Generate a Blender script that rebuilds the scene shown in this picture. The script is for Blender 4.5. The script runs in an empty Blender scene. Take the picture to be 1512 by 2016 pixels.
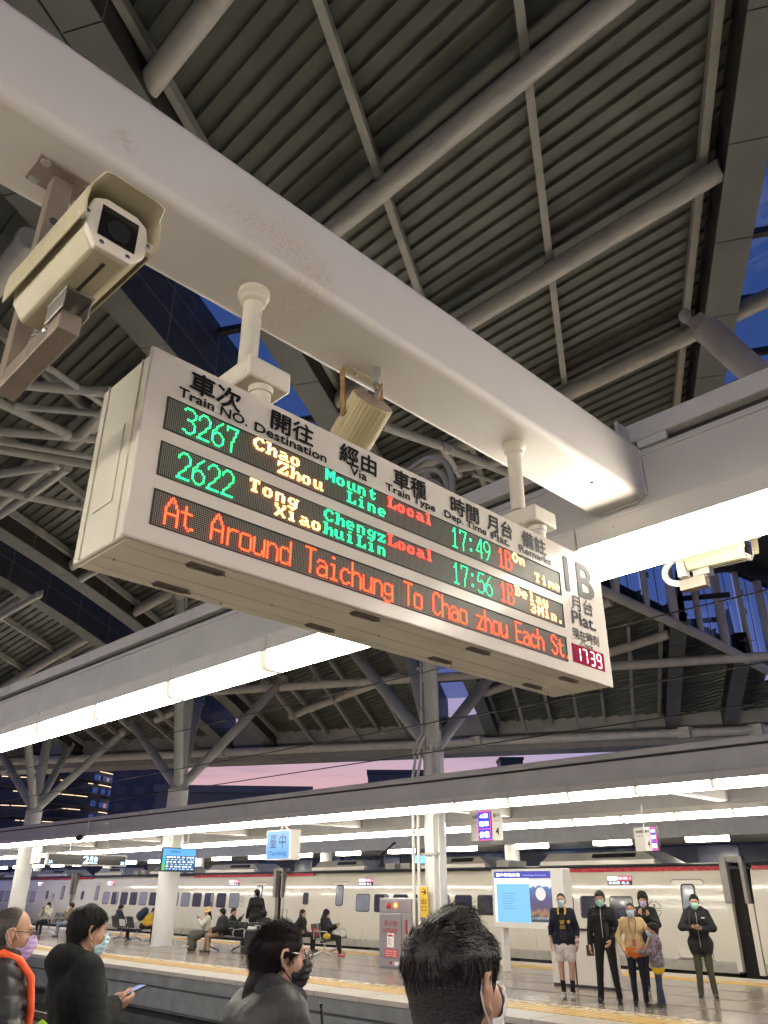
import bpy, math, random
import numpy as np
from mathutils import Vector, Matrix
rnd = random.Random(7)
SC = bpy.context.scene
COL = SC.collection
R = math.radians

# ------------------------------------------------------------------ camera
CZ = 1.58
cam_d = bpy.data.cameras.new('camera'); cam = bpy.data.objects.new('camera', cam_d); COL.objects.link(cam)
cam_d.sensor_fit = 'VERTICAL'; cam_d.sensor_height = 36.0; cam_d.sensor_width = 27.0
cam_d.lens = 36.0 * 1545.3 / 2016.0
cam_d.clip_start = 0.05; cam_d.clip_end = 2000
_p, _y, _r = 0.44910733, 0.79487478, 0.00352926
_f = Vector((-math.sin(_y) * math.cos(_p), math.cos(_y) * math.cos(_p), math.sin(_p)))
_rt = Vector((math.cos(_y), math.sin(_y), 0)); _up = _rt.cross(_f)
_r2 = _rt * math.cos(_r) + _up * math.sin(_r); _u2 = _up * math.cos(_r) - _rt * math.sin(_r)
_M = Matrix((_r2, _u2, -_f)).transposed().to_4x4(); _M.translation = (0, 0, CZ)
cam.matrix_world = _M
SC.camera = cam

# ------------------------------------------------------------------ dusk sky
W = bpy.data.worlds.new('World'); SC.world = W; W.use_nodes = True
nt = W.node_tree; nt.nodes.clear()
def _n(t, x=0): return nt.nodes.new(t)
tc = _n('ShaderNodeTexCoord'); sep = _n('ShaderNodeSeparateXYZ'); nt.links.new(tc.outputs['Generated'], sep.inputs[0])
def ramp(stops):
    r = _n('ShaderNodeValToRGB'); e = r.color_ramp.elements
    while len(e) > 1: e.remove(e[-1])
    e[0].position = stops[0][0]; e[0].color = (*stops[0][1], 1)
    for p, c in stops[1:]:
        k = e.new(p); k.color = (*c, 1)
    nt.links.new(sep.outputs['Z'], r.inputs[0]); return r
ra = ramp([(0.0, (.95, .40, .26)), (.10, (.84, .50, .52)), (.16, (.62, .46, .62)), (.30, (.22, .26, .60)), (.6, (.09, .15, .36)), (1, (.05, .10, .30))])
rb = ramp([(0.0, (.55, .40, .62)), (.10, (.46, .43, .74)), (.18, (.34, .36, .70)), (.32, (.16, .22, .52)), (.6, (.09, .15, .36)), (1, (.05, .10, .30))])
dot = _n('ShaderNodeVectorMath'); dot.operation = 'DOT_PRODUCT'; dot.inputs[1].default_value = (-.88, .475, 0)
nt.links.new(tc.outputs['Generated'], dot.inputs[0])
mr = _n('ShaderNodeMapRange'); mr.interpolation_type = 'SMOOTHSTEP'; mr.inputs['From Min'].default_value = .78; mr.inputs['From Max'].default_value = .965
nt.links.new(dot.outputs['Value'], mr.inputs['Value'])
mx = _n('ShaderNodeMix'); mx.data_type = 'RGBA'
nt.links.new(mr.outputs[0], mx.inputs['Factor']); nt.links.new(rb.outputs[0], mx.inputs['A']); nt.links.new(ra.outputs[0], mx.inputs['B'])
# a few thin dusk clouds low over the horizon
mp = _n('ShaderNodeMapping'); mp.inputs['Scale'].default_value = (3, 3, 26); nt.links.new(tc.outputs['Generated'], mp.inputs[0])
nz = _n('ShaderNodeTexNoise'); nz.inputs['Scale'].default_value = 1.6; nz.inputs['Detail'].default_value = 5; nt.links.new(mp.outputs[0], nz.inputs['Vector'])
cr = _n('ShaderNodeValToRGB'); cr.color_ramp.elements[0].position = .58; cr.color_ramp.elements[1].position = .74
cr.color_ramp.elements[0].color = (0, 0, 0, 1); cr.color_ramp.elements[1].color = (.45, .45, .45, 1); nt.links.new(nz.outputs[0], cr.inputs[0])
m2 = _n('ShaderNodeMix'); m2.data_type = 'RGBA'; m2.inputs['B'].default_value = (.28, .20, .30, 1)
nt.links.new(cr.outputs[0], m2.inputs['Factor']); nt.links.new(mx.outputs['Result'], m2.inputs['A'])
bg = _n('ShaderNodeBackground'); bg.inputs['Strength'].default_value = 0.85; nt.links.new(m2.outputs['Result'], bg.inputs[0])
wo = _n('ShaderNodeOutputWorld'); nt.links.new(bg.outputs[0], wo.inputs[0])

SC.view_settings.view_transform = 'Standard'; SC.view_settings.look = 'None'
SC.view_settings.exposure = 0.08; SC.view_settings.gamma = 1; SC.view_settings.use_curve_mapping = False
SC.cycles.use_denoising = True
SC.cycles.max_bounces = 8; SC.cycles.diffuse_bounces = 4; SC.cycles.glossy_bounces = 4; SC.cycles.transparent_max_bounces = 12
SC.cycles.sample_clamp_indirect = 6
LAMP = 33.0          # luminance of the fluorescent diffusers

# ------------------------------------------------------------------ helpers
def Vv(*a): return np.array(a, float)
def tag(o, label=None, cat=None, group=None, kind=None):
    if label: o['label'] = label
    if cat: o['category'] = cat
    if group: o['group'] = group
    if kind: o['kind'] = kind
    return o
def empty(name, loc, label=None, cat=None, group=None, kind=None, rz=0):
    o = bpy.data.objects.new(name, None); o.empty_display_size = .1; COL.objects.link(o)
    o.location = loc; o.rotation_euler = (0, 0, rz)
    return tag(o, label, cat, group, kind)
def copy_tree(o, parent=None):
    c = o.copy(); COL.objects.link(c)
    if parent is not None: c.parent = parent
    for ch in list(o.children): copy_tree(ch, c)
    return c

class MB:
    def __init__(s): s.v = []; s.f = []; s.m = []
    def add(s, vs, fs, mi=0):
        b = len(s.v); s.v += [tuple(map(float, p)) for p in vs]
        s.f += [tuple(b + i for i in f) for f in fs]; s.m += [mi] * len(fs); return s
    def hexa(s, p, mi=0):   # 8 corners: bottom 4 ccw, top 4 ccw
        return s.add(p, [(3, 2, 1, 0), (4, 5, 6, 7), (0, 1, 5, 4), (1, 2, 6, 5), (2, 3, 7, 6), (3, 0, 4, 7)], mi)
    def bb(s, x0, x1, y0, y1, z0, z1, mi=0):
        return s.hexa([(x0, y0, z0), (x1, y0, z0), (x1, y1, z0), (x0, y1, z0), (x0, y0, z1), (x1, y0, z1), (x1, y1, z1), (x0, y1, z1)], mi)
    def box(s, c, d, mi=0, M=None):
        M = np.eye(3) if M is None else np.array(M, float)
        c = np.array(c, float); h = np.array(d, float) / 2
        q = [c + M @ (h * np.array(k)) for k in ((-1, -1, -1), (1, -1, -1), (1, 1, -1), (-1, 1, -1), (-1, -1, 1), (1, -1, 1), (1, 1, 1), (-1, 1, 1))]
        return s.hexa(q, mi)
    def bar(s, a, b, w, h, up=(0, 0, 1), mi=0):     # rectangular bar along a-b
        a = np.array(a, float); b = np.array(b, float); d = (b - a); L = np.linalg.norm(d); d = d / L
        up = np.array(up, float); x = np.cross(d, up); x /= np.linalg.norm(x); z = np.cross(x, d)
        return s.box((a + b) / 2, (w, L, h), mi, np.stack([x, d, z], 1))
    def tube(s, pts, r, n=12, mi=0, caps=True, closed=False):
        pts = [np.array(p, float) for p in pts]; N = len(pts); rr = r if hasattr(r, '__len__') else [r] * N
        t0 = pts[1] - pts[0]; t0 /= np.linalg.norm(t0)
        u = np.cross(t0, (0, 0, 1)) if abs(t0[2]) < .9 else np.cross(t0, (1, 0, 0)); u /= np.linalg.norm(u)
        vs = []; 
        for i, p in enumerate(pts):
            if closed: t = pts[(i + 1) % N] - pts[i - 1]
            else: t = pts[min(i + 1, N - 1)] - pts[max(i - 1, 0)]
            t = t / (np.linalg.norm(t) + 1e-12); u = u - t * (u @ t); u /= np.linalg.norm(u); w = np.cross(t, u)
            for k in range(n):
                a = 2 * math.pi * k / n; vs.append(p + rr[i] * (math.cos(a) * u + math.sin(a) * w))
        fs = []
        for i in range(N if closed else N - 1):
            j = (i + 1) % N
            for k in range(n):
                fs.append((i * n + k, i * n + (k + 1) % n, j * n + (k + 1) % n, j * n + k))
        if caps and not closed:
            fs.append(tuple(range(n - 1, -1, -1))); fs.append(tuple((N - 1) * n + k for k in range(n)))
        return s.add(vs, fs, mi)
    def prism(s, prof, o, u, v, w, mi=0):        # 2-d profile (ccw in u,v) extruded from o along vector w
        o, u, v, w = (np.array(q, float) for q in (o, u, v, w)); n = len(prof)
        a = [o + u * p[0] + v * p[1] for p in prof]; b = [q + w for q in a]
        fs = [(i, (i + 1) % n, n + (i + 1) % n, n + i) for i in range(n)]
        fs += [tuple(range(n - 1, -1, -1)), tuple(range(n, 2 * n))]
        if np.cross(u, v) @ w < 0: fs = [f[::-1] for f in fs]
        return s.add(a + b, fs, mi)
    def lathe(s, prof, o=(0, 0, 0), n=24, mi=0, M=None):
        M = np.eye(3) if M is None else np.array(M, float); o = np.array(o, float); vs = []
        for r, z in prof:
            for k in range(n):
                a = 2 * math.pi * k / n; vs.append(o + M @ np.array((r * math.cos(a), r * math.sin(a), z)))
        fs = []
        for i in range(len(prof) - 1):
            for k in range(n):
                fs.append((i * n + k, i * n + (k + 1) % n, (i + 1) * n + (k + 1) % n, (i + 1) * n + k))
        fs.append(tuple(range(n - 1, -1, -1))); fs.append(tuple((len(prof) - 1) * n + k for k in range(n)))
        return s.add(vs, fs, mi)
    def ball(s, c, r, n=12, mi=0, M=None):
        r = (r, r, r) if not hasattr(r, '__len__') else r; prof = []
        M = np.eye(3) if M is None else np.array(M, float)
        vs = []; fs = []; m = n // 2
        for i in range(1, m):
            th = math.pi * i / m
            for k in range(n):
                a = 2 * math.pi * k / n
                vs.append(np.array(c, float) + M @ np.array((r[0] * math.sin(th) * math.cos(a), r[1] * math.sin(th) * math.sin(a), -r[2] * math.cos(th))))
        vs += [np.array(c, float) + M @ np.array((0, 0, -r[2])), np.array(c, float) + M @ np.array((0, 0, r[2]))]
        B = (m - 1) * n
        for i in range(m - 2):
            for k in range(n): fs.append((i * n + k, i * n + (k + 1) % n, (i + 1) * n + (k + 1) % n, (i + 1) * n + k))
        for k in range(n): fs.append((B, (k + 1) % n, k)); fs.append((B + 1, (m - 2) * n + k, (m - 2) * n + (k + 1) % n))
        return s.add(vs, fs, mi)
    def quad(s, a, b, c, d, mi=0): return s.add([a, b, c, d], [(0, 1, 2, 3)], mi)
    def mesh(s, name, mats, smooth=35):
        me = bpy.data.meshes.new(name); me.from_pydata(s.v, [], s.f)
        for m in (mats if isinstance(mats, (list, tuple)) else [mats]): me.materials.append(m)
        me.polygons.foreach_set('material_index', s.m)
        if smooth:
            me.polygons.foreach_set('use_smooth', [True] * len(s.f)); me.set_sharp_from_angle(angle=R(smooth))
        me.update(); return me
    def build(s, name, mats, parent=None, smooth=35, bevel=0, seg=2):
        o = bpy.data.objects.new(name, s.mesh(name, mats, smooth)); COL.objects.link(o)
        if parent is not None: o.parent = parent
        if bevel:
            b = o.modifiers.new('bevel', 'BEVEL'); b.width = bevel; b.segments = seg; b.limit_method = 'ANGLE'; b.angle_limit = R(40); b.harden_normals = False
        return o
def loc(root, p): return tuple(np.array(p, float) - np.array(root.location))

# ------------------------------------------------------------------ materials
MATS = {}
def mat(name, col=(.5, .5, .5), rough=.5, metal=0, var=.12, vs=6, bump=0, bs=60, spec=.5, coat=0, emit=None, es=0, rv=.1, stain=None, alpha=None):
    if name in MATS: return MATS[name]
    m = bpy.data.materials.new(name); m.use_nodes = True; t = m.node_tree; b = t.nodes['Principled BSDF']
    b.inputs['Roughness'].default_value = rough; b.inputs['Metallic'].default_value = metal
    b.inputs['Specular IOR Level'].default_value = spec
    if coat: b.inputs['Coat Weight'].default_value = coat; b.inputs['Coat Roughness'].default_value = .08
    tcn = t.nodes.new('ShaderNodeTexCoord')
    base = None
    if var or stain:
        n = t.nodes.new('ShaderNodeTexNoise'); n.inputs['Scale'].default_value = vs; n.inputs['Detail'].default_value = 6
        t.links.new(tcn.outputs['Object'], n.inputs['Vector'])
        mr_ = t.nodes.new('ShaderNodeMapRange'); mr_.inputs['From Min'].default_value = .3; mr_.inputs['From Max'].default_value = .7
        mr_.inputs['To Min'].default_value = 1 - var; mr_.inputs['To Max'].default_value = 1 + var
        t.links.new(n.outputs[0], mr_.inputs['Value'])
        mm = t.nodes.new('ShaderNodeMix'); mm.data_type = 'RGBA'; mm.blend_type = 'MULTIPLY'; mm.inputs['Factor'].default_value = 1
        mm.inputs['A'].default_value = (*col, 1); t.links.new(mr_.outputs[0], mm.inputs['B']); base = mm.outputs['Result']
        if rv:
            m3 = t.nodes.new('ShaderNodeMapRange'); m3.inputs['To Min'].default_value = max(.02, rough - rv); m3.inputs['To Max'].default_value = min(1, rough + rv)
            m3.inputs['From Min'].default_value = .3; m3.inputs['From Max'].default_value = .7
            n3 = t.nodes.new('ShaderNodeTexNoise'); n3.inputs['Scale'].default_value = vs * 2.7; n3.inputs['Detail'].default_value = 4
            t.links.new(tcn.outputs['Object'], n3.inputs['Vector']); t.links.new(n3.outputs[0], m3.inputs['Value']); t.links.new(m3.outputs[0], b.inputs['Roughness'])
    if stain:   # (colour, big scale, threshold, amount)
        sc_, ss, th, am = stain
        n1 = t.nodes.new('ShaderNodeTexNoise'); n1.inputs['Scale'].default_value = ss; n1.inputs['Detail'].default_value = 2
        n2 = t.nodes.new('ShaderNodeTexNoise'); n2.inputs['Scale'].default_value = ss * 38; n2.inputs['Detail'].default_value = 3
        t.links.new(tcn.outputs['Object'], n1.inputs['Vector']); t.links.new(tcn.outputs['Object'], n2.inputs['Vector'])
        a1 = t.nodes.new('ShaderNodeMapRange'); a1.inputs['From Min'].default_value = th; a1.inputs['From Max'].default_value = th + .3; t.links.new(n1.outputs[0], a1.inputs['Value'])
        a2 = t.nodes.new('ShaderNodeMapRange'); a2.inputs['From Min'].default_value = .42; a2.inputs['From Max'].default_value = .62; a2.inputs['To Max'].default_value = am; t.links.new(n2.outputs[0], a2.inputs['Value'])
        mu = t.nodes.new('ShaderNodeMath'); mu.operation = 'MULTIPLY'; t.links.new(a1.outputs[0], mu.inputs[0]); t.links.new(a2.outputs[0], mu.inputs[1])
        ms = t.nodes.new('ShaderNodeMix'); ms.data_type = 'RGBA'; ms.inputs['B'].default_value = (*sc_, 1)
        t.links.new(mu.outputs[0], ms.inputs['Factor']); t.links.new(base, ms.inputs['A']); base = ms.outputs['Result']
    if base is None: b.inputs['Base Color'].default_value = (*col, 1)
    else: t.links.new(base, b.inputs['Base Color'])
    if bump:
        nb = t.nodes.new('ShaderNodeTexNoise'); nb.inputs['Scale'].default_value = bs; nb.inputs['Detail'].default_value = 3
        t.links.new(tcn.outputs['Object'], nb.inputs['Vector'])
        bp = t.nodes.new('ShaderNodeBump'); bp.inputs['Strength'].default_value = bump; bp.inputs['Distance'].default_value = .01
        t.links.new(nb.outputs[0], bp.inputs['Height']); t.links.new(bp.outputs[0], b.inputs['Normal'])
    if emit:
        b.inputs['Emission Color'].default_value = (*emit, 1); b.inputs['Emission Strength'].default_value = es
    MATS[name] = m; return m
def glow(name, col, st): return mat(name, (.02, .02, .02), .5, var=0, emit=col, es=st)
def glass(name, tint=(.9, .93, .95), refl=.12, rough=.02):
    m = bpy.data.materials.new(name); m.use_nodes = True; t = m.node_tree; t.nodes.clear()
    o = t.nodes.new('ShaderNodeOutputMaterial'); mixs = t.nodes.new('ShaderNodeMixShader')
    tr = t.nodes.new('ShaderNodeBsdfTransparent'); tr.inputs[0].default_value = (*tint, 1)
    gl = t.nodes.new('ShaderNodeBsdfGlossy'); gl.inputs['Roughness'].default_value = rough
    fr = t.nodes.new('ShaderNodeFresnel'); ge = t.nodes.new('ShaderNodeNewGeometry'); ii = t.nodes.new('ShaderNodeMapRange')
    ii.inputs['To Min'].default_value = 1.5; ii.inputs['To Max'].default_value = 1 / 1.5; t.links.new(ge.outputs['Backfacing'], ii.inputs['Value']); t.links.new(ii.outputs[0], fr.inputs['IOR'])
    t.links.new(fr.outputs[0], mixs.inputs[0]); t.links.new(tr.outputs[0], mixs.inputs[1]); t.links.new(gl.outputs[0], mixs.inputs[2]); t.links.new(mixs.outputs[0], o.inputs[0])
    MATS[name] = m; return m

M_BEAM = mat('beam_paint', (.62, .575, .535), .46, var=.03, vs=1.6, bump=.04, bs=90, coat=.04, spec=.4)
def beam_stain(m):
    t = m.node_tree; b = t.nodes['Principled BSDF']; base = b.inputs['Base Color'].links[0].from_socket; tcn = t.nodes.new('ShaderNodeTexCoord')
    def blob(c, sc, noise, amt):
        mp = t.nodes.new('ShaderNodeMapping'); mp.inputs['Location'].default_value = tuple(-c[i] * sc[i] for i in range(3)); mp.inputs['Scale'].default_value = sc
        n0 = t.nodes.new('ShaderNodeTexNoise'); n0.inputs['Scale'].default_value = 9; n0.inputs['Detail'].default_value = 4; t.links.new(tcn.outputs['Object'], n0.inputs['Vector'])
        ad = t.nodes.new('ShaderNodeVectorMath'); ad.operation = 'MULTIPLY_ADD'; ad.inputs[1].default_value = (.16, .16, .16); t.links.new(n0.outputs['Color'], ad.inputs[0]); t.links.new(tcn.outputs['Object'], ad.inputs[2])
        t.links.new(ad.outputs[0], mp.inputs[0]); ln = t.nodes.new('ShaderNodeVectorMath'); ln.operation = 'LENGTH'; t.links.new(mp.outputs[0], ln.inputs[0])
        mr = t.nodes.new('ShaderNodeMapRange'); mr.interpolation_type = 'SMOOTHSTEP'; mr.inputs['From Min'].default_value = 1.0; mr.inputs['From Max'].default_value = .1; t.links.new(ln.outputs[1], mr.inputs['Value'])
        n1 = t.nodes.new('ShaderNodeTexNoise'); n1.inputs['Scale'].default_value = noise; n1.inputs['Detail'].default_value = 4; t.links.new(tcn.outputs['Object'], n1.inputs['Vector'])
        m1 = t.nodes.new('ShaderNodeMapRange'); m1.inputs['From Min'].default_value = .40; m1.inputs['From Max'].default_value = .68; m1.inputs['To Max'].default_value = amt; t.links.new(n1.outputs[0], m1.inputs['Value'])
        mu = t.nodes.new('ShaderNodeMath'); mu.operation = 'MULTIPLY'; t.links.new(mr.outputs[0], mu.inputs[0]); t.links.new(m1.outputs[0], mu.inputs[1]); return mu.outputs[0]
    for c, sc, nz_, am, col in (((-1.56, 1.12, 3.51), (2, 3.4, 8), 120, .75, (.48, .33, .17)), ((-1.56, 1.30, 3.45), (2, 7, 7), 90, .6, (.50, .36, .20)), ((-1.56, .62, 3.50), (4, 22, 22), 60, .9, (.42, .27, .20)), ((-1.7, 2.35, 3.32), (5, 1.6, 6), 30, .30, (.46, .43, .34)), ((-1.7, 1.56, 3.32), (9, 5, 9), 40, .6, (.30, .27, .22))):
        f = blob(c, sc, nz_, am); ms = t.nodes.new('ShaderNodeMix'); ms.data_type = 'RGBA'; ms.inputs['B'].default_value = (*col, 1); t.links.new(f, ms.inputs['Factor']); t.links.new(base, ms.inputs['A']); base = ms.outputs['Result']
    t.links.new(base, b.inputs['Base Color'])
beam_stain(M_BEAM)
M_GIRD = mat('girder_paint', (.47, .455, .43), .42, var=.08, vs=2.2, bump=.04, bs=60, stain=((.30, .26, .22), .8, .60, .4))
M_LIP = mat('lamp_housing_paint', (.55, .52, .48), .4, var=.06, vs=3)
M_DARKGAP = mat('groove_dark', (.03, .03, .03), .8, var=.1)
M_PIPE = mat('pipe_paint', (.66, .63, .58), .42, var=.10, vs=2.5, bump=.03, bs=40)
M_PIPED = mat('pipe_paint_grey', (.30, .29, .27), .5, var=.10, vs=2.5)
M_BAR = mat('purlin_bar_paint', (.46, .45, .41), .5, var=.12, vs=2)
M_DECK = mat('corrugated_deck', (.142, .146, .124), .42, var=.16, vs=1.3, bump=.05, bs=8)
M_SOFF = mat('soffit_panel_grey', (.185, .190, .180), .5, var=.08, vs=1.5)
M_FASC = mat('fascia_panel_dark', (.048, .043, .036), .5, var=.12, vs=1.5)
M_JOINT = mat('joint_sealant', (.26, .26, .25), .7, var=.1)
M_GLASS = glass('roof_glass', (.62, .72, .86))
M_LAMP = glow('lamp_diffuser', (1.0, .925, .785), LAMP)
M_LAMPE = mat('lamp_end_cap', (.75, .70, .58), .5, var=.05, emit=(1.0, .84, .58), es=.55)
M_STEEL = mat('stainless_steel', (.40, .385, .36), .36, metal=.85, var=.04, vs=2, rv=.04)
M_TRUSS = mat('truss_paint', (.66, .64, .60), .42, var=.06, vs=3)
M_BRKT = mat('bracket_brown_paint', (.24, .19, .15), .42, metal=.3, var=.14, vs=12, bump=.05, bs=80)
M_CREAM = mat('cream_enamel', (.47, .42, .28), .38, var=.07, vs=9, bump=.02, bs=200, coat=.2)
M_CREAMW = mat('cream_enamel_light', (.66, .60, .50), .35, var=.05, vs=9)
M_BLACK = mat('black_plastic', (.015, .015, .016), .35, var=.1)
M_RUST = mat('rusty_steel', (.30, .17, .06), .75, var=.35, vs=40, bump=.2, bs=120)
M_WHITE = mat('white_plastic', (.75, .74, .70), .4, var=.04)
M_CHROME = mat('screw_chrome', (.7, .68, .64), .2, metal=1, var=0)
# ------------------------------------------------------------------ station hall roof: a vault of diagonal bays
# s runs along the ribs (azimuth 120 deg), t across them
SV = np.array((-.5, .8660254, 0)); TV = np.array((.8660254, .5, 0))
def fz(s):
    k = max(0.0, s - 12.0); k2 = max(0.0, -2.0 - s)
    return 10.0 - .0055 * k * k - .0055 * k2 * k2
def RP(s, t, dz=0.0):
    p = SV * s + TV * t; p = p.copy(); p[2] = fz(s) + dz; return p
S0, S1 = -10.0, 34.0
PER = 10.05
SS = [S0 + i * (S1 - S0) / 44 for i in range(45)]
roof_root = empty('station_roof', (0, 0, 10), None, None, kind='structure')
def rloc(p): return np.array(p) - np.array((0, 0, 10.0))
def keep(x, y): return not (x > -10.95 + .115 * (y - 18.3) and y > 18.3)
def keep_st(s, t):
    p = SV * s + TV * t; return keep(p[0], p[1])
def swept(mb, prof, ss, mi=0, closed=True):
    """profile of (t, dz) swept along s on the vault"""
    n = len(prof); vs = []
    for s in ss:
        for (t, dz) in prof: vs.append(rloc(RP(s, t, dz)))
    fs = []
    for i in range(len(ss) - 1):
        if not (keep_st(ss[i], prof[0][0]) and keep_st(ss[i + 1], prof[0][0])): continue
        for k in range(n if closed else n - 1):
            fs.append((i * n + k, i * n + (k + 1) % n, (i + 1) * n + (k + 1) % n, (i + 1) * n + k))
    if not fs: return
    if closed: fs += [tuple(range(n - 1, -1, -1)), tuple((len(ss) - 1) * n + k for k in range(n))]
    mb.add(vs, fs, mi)

def deck_bay(t0, t1, y0, y1):
    """corrugated sheet, ribs along X, clipped to the bay t0..t1 : each rib cut on the bay's slanted sides"""
    mb = MB(); pitch = .262
    prof = [(0, 0), (.030, 0), (.040, .055), (.246, .055), (.262, 0)]
    # each rib: trapezoid; x limits from t = .866x+.5y
    k0 = int(math.floor(y0 / pitch)); k1 = int(math.ceil(y1 / pitch))
    rows = []
    for k in range(k0, k1):
        for (dy, dz) in prof[:-1]: rows.append((k * pitch + dy, dz))
    NX = 9; vs = []; ok = []
    for (y, dz) in rows:
        xa = (t0 - .5 * y) / .8660254; xb = (t1 - .5 * y) / .8660254
        for i in range(NX):
            x = xa + (xb - xa) * i / (NX - 1); s = -.5 * x + .8660254 * y
            vs.append((x, y, fz(s) + .62 + dz - 10.0)); ok.append(S0 - 1 < s < S1 + .55 and keep(x, y))
    fs = []
    for r in range(len(rows) - 1):
        for i in range(NX - 1):
            q = (r * NX + i, (r + 1) * NX + i, (r + 1) * NX + i + 1, r * NX + i + 1)
            if all(ok[j] for j in q): fs.append(q)
    mb.add(vs, fs); return mb
PIPE_Y = [-3.37, -.53, 2.36, 5.44, 8.42, 11.42, 14.4, 17.4, 20.8, 24.0]
BANDS = [0, -1, -2, -3, -4]            # index of skylight band (t offset)
def keep(x, y): return not (x > -10.95 + .115 * (y - 18.3) and y > 18.3)
def keep_st(s, t):
    p = SV * s + TV * t; return keep(p[0], p[1])
TB = {1: 10.05, 0: 0.0, -1: -9.32, -2: -19.37, -3: -29.42, -4: -39.47}
for b in BANDS + [1]:
    T = TB[b]; Tp = TB.get(b - 1, T - 10.05); bl = Tp + 4.94; BT = [bl + .08 + (T + 2.12 - bl - .08) * q / 3 for q in range(4)]
    # corrugated bay to the left of band b
    if b > -4:
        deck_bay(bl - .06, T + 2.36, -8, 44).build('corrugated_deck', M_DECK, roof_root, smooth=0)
        for k, tb in enumerate([q - T for q in BT]):
            mb = MB(); swept(mb, [(T + tb - .055, .42), (T + tb + .055, .42), (T + tb + .055, .60), (T + tb - .055, .60)], SS)
            mb.build('purlin_bar', M_BAR, roof_root, smooth=20)
    # girders either side of the glass strip: outer dark flank, grey soffit panels, tall dark inner fascia
    for side in (0, 1):
        t0, t1 = (T + 2.32, T + 2.80) if side == 0 else (T + 4.44, T + 4.94)
        g = MB(); 
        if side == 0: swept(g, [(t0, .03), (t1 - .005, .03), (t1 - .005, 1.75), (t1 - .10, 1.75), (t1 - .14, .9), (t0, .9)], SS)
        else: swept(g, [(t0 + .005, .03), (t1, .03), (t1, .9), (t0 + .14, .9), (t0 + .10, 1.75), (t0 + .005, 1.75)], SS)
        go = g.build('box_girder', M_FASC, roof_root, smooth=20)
        st = 1.72
        s = -6.0
        while s < S1 - .3:
            pm = MB(); e = min(s + st - .018, S1); sub = [s + (e - s) * i / 3 for i in range(4)]
            swept(pm, [(t0 - .012, 0), (t1 + .012, 0), (t1 + .012, .026), (t0 - .012, .026)], sub)
            if b >= -2 and pm.v: pm.build('soffit_panel', M_SOFF, go, smooth=0)
            elif b < -2: swept(g, [(t0, 0), (t1, 0)], sub, closed=False)
            s += st
        # light sealant lines between the dark fascia panels (raised beads)
        jm = MB(); s = -6.0; ti = t1 if side == 0 else t0; sg = 1 if side == 0 else -1; tout = t0 if side == 0 else t1
        while s < S1 - .3:
            for tt, s2, za, zb in ((ti, sg, .03, 1.7), (tout, -sg, .05, .45)):
                p = [(s - .010, za), (s + .010, za), (s + .010, zb), (s - .010, zb)]
                q = [rloc(RP(a, tt + s2 * .004, z)) for a, z in p]
                jm.add(q, [(0, 1, 2, 3)])
            s += st
        for z in (.62, 1.2):
            swept(jm, [(ti + sg * .004, z), (ti + sg * .004, z + .016)], SS, closed=False)
        jo = jm.build('panel_joint', M_JOINT, go, smooth=0)
    # glass strip with cross bars
    pane_len = 1.72; s = -6.0
    gb = MB()
    while s < S1 - .5:
        pm = MB(); e = s + pane_len - .03; t0, t1 = T + 2.80, T + 4.44
        q = [rloc(RP(s + .03, t0, 1.60)), rloc(RP(s + .03, t1, 1.60)), rloc(RP(e, t1, 1.60)), rloc(RP(e, t0, 1.60))]
        q2 = [p + np.array((0, 0, .02)) for p in q]
        pm.hexa(q + q2)
        if b >= -2 and keep_st(s, T + 3.6) and not (b == 0 and s > 22): pm.build('glass_pane', M_GLASS, roof_root, smooth=0)
        gb.hexa([rloc(RP(s - .06, t0, 1.53)), rloc(RP(s - .06, t1, 1.53)), rloc(RP(s + .06, t1, 1.53)), rloc(RP(s + .06, t0, 1.53)),
                 rloc(RP(s - .06, t0, 1.66)), rloc(RP(s - .06, t1, 1.66)), rloc(RP(s + .06, t1, 1.66)), rloc(RP(s + .06, t0, 1.66))])
        s += pane_len
    gb.build('glazing_bar', M_FASC, roof_root, smooth=0)
    # purlin pipes along the tracks, with small cleats under the bars
    for y in PIPE_Y:
        for (ta, tb2) in ((bl - .30, T + 2.34),) + (((T + 2.80, T + 4.44),) if b == 0 else ()):
            mb = MB(); n = 8; pts = []
            for i in range(n + 1):
                t = ta + (tb2 - ta) * i / n; x = (t - .5 * y) / .8660254; s = -.5 * x + .8660254 * y
                if s < 31.5 and keep(x, y): pts.append((x, y, fz(s) + .27 - 10))
            if len(pts) > 1 and S0 < s:
                mb.tube(pts, .15, 20); mb.build('purlin_pipe', M_PIPE, roof_root, smooth=60)
    for y in PIPE_Y:
        mb = MB()
        for tb in [q - T for q in BT]:
            x = (T + tb - .5 * y) / .8660254; s = -.5 * x + .8660254 * y
            if s < 30 and keep(x, y): mb.box((x, y, fz(s) + .45 - 10), (.16, .05, .14)); mb.box((x + .05, y, fz(s) + .45 - 10), (.012, .12, .16))
        if mb.v: mb.build('pipe_cleat', M_BAR, roof_root, smooth=0)

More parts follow.
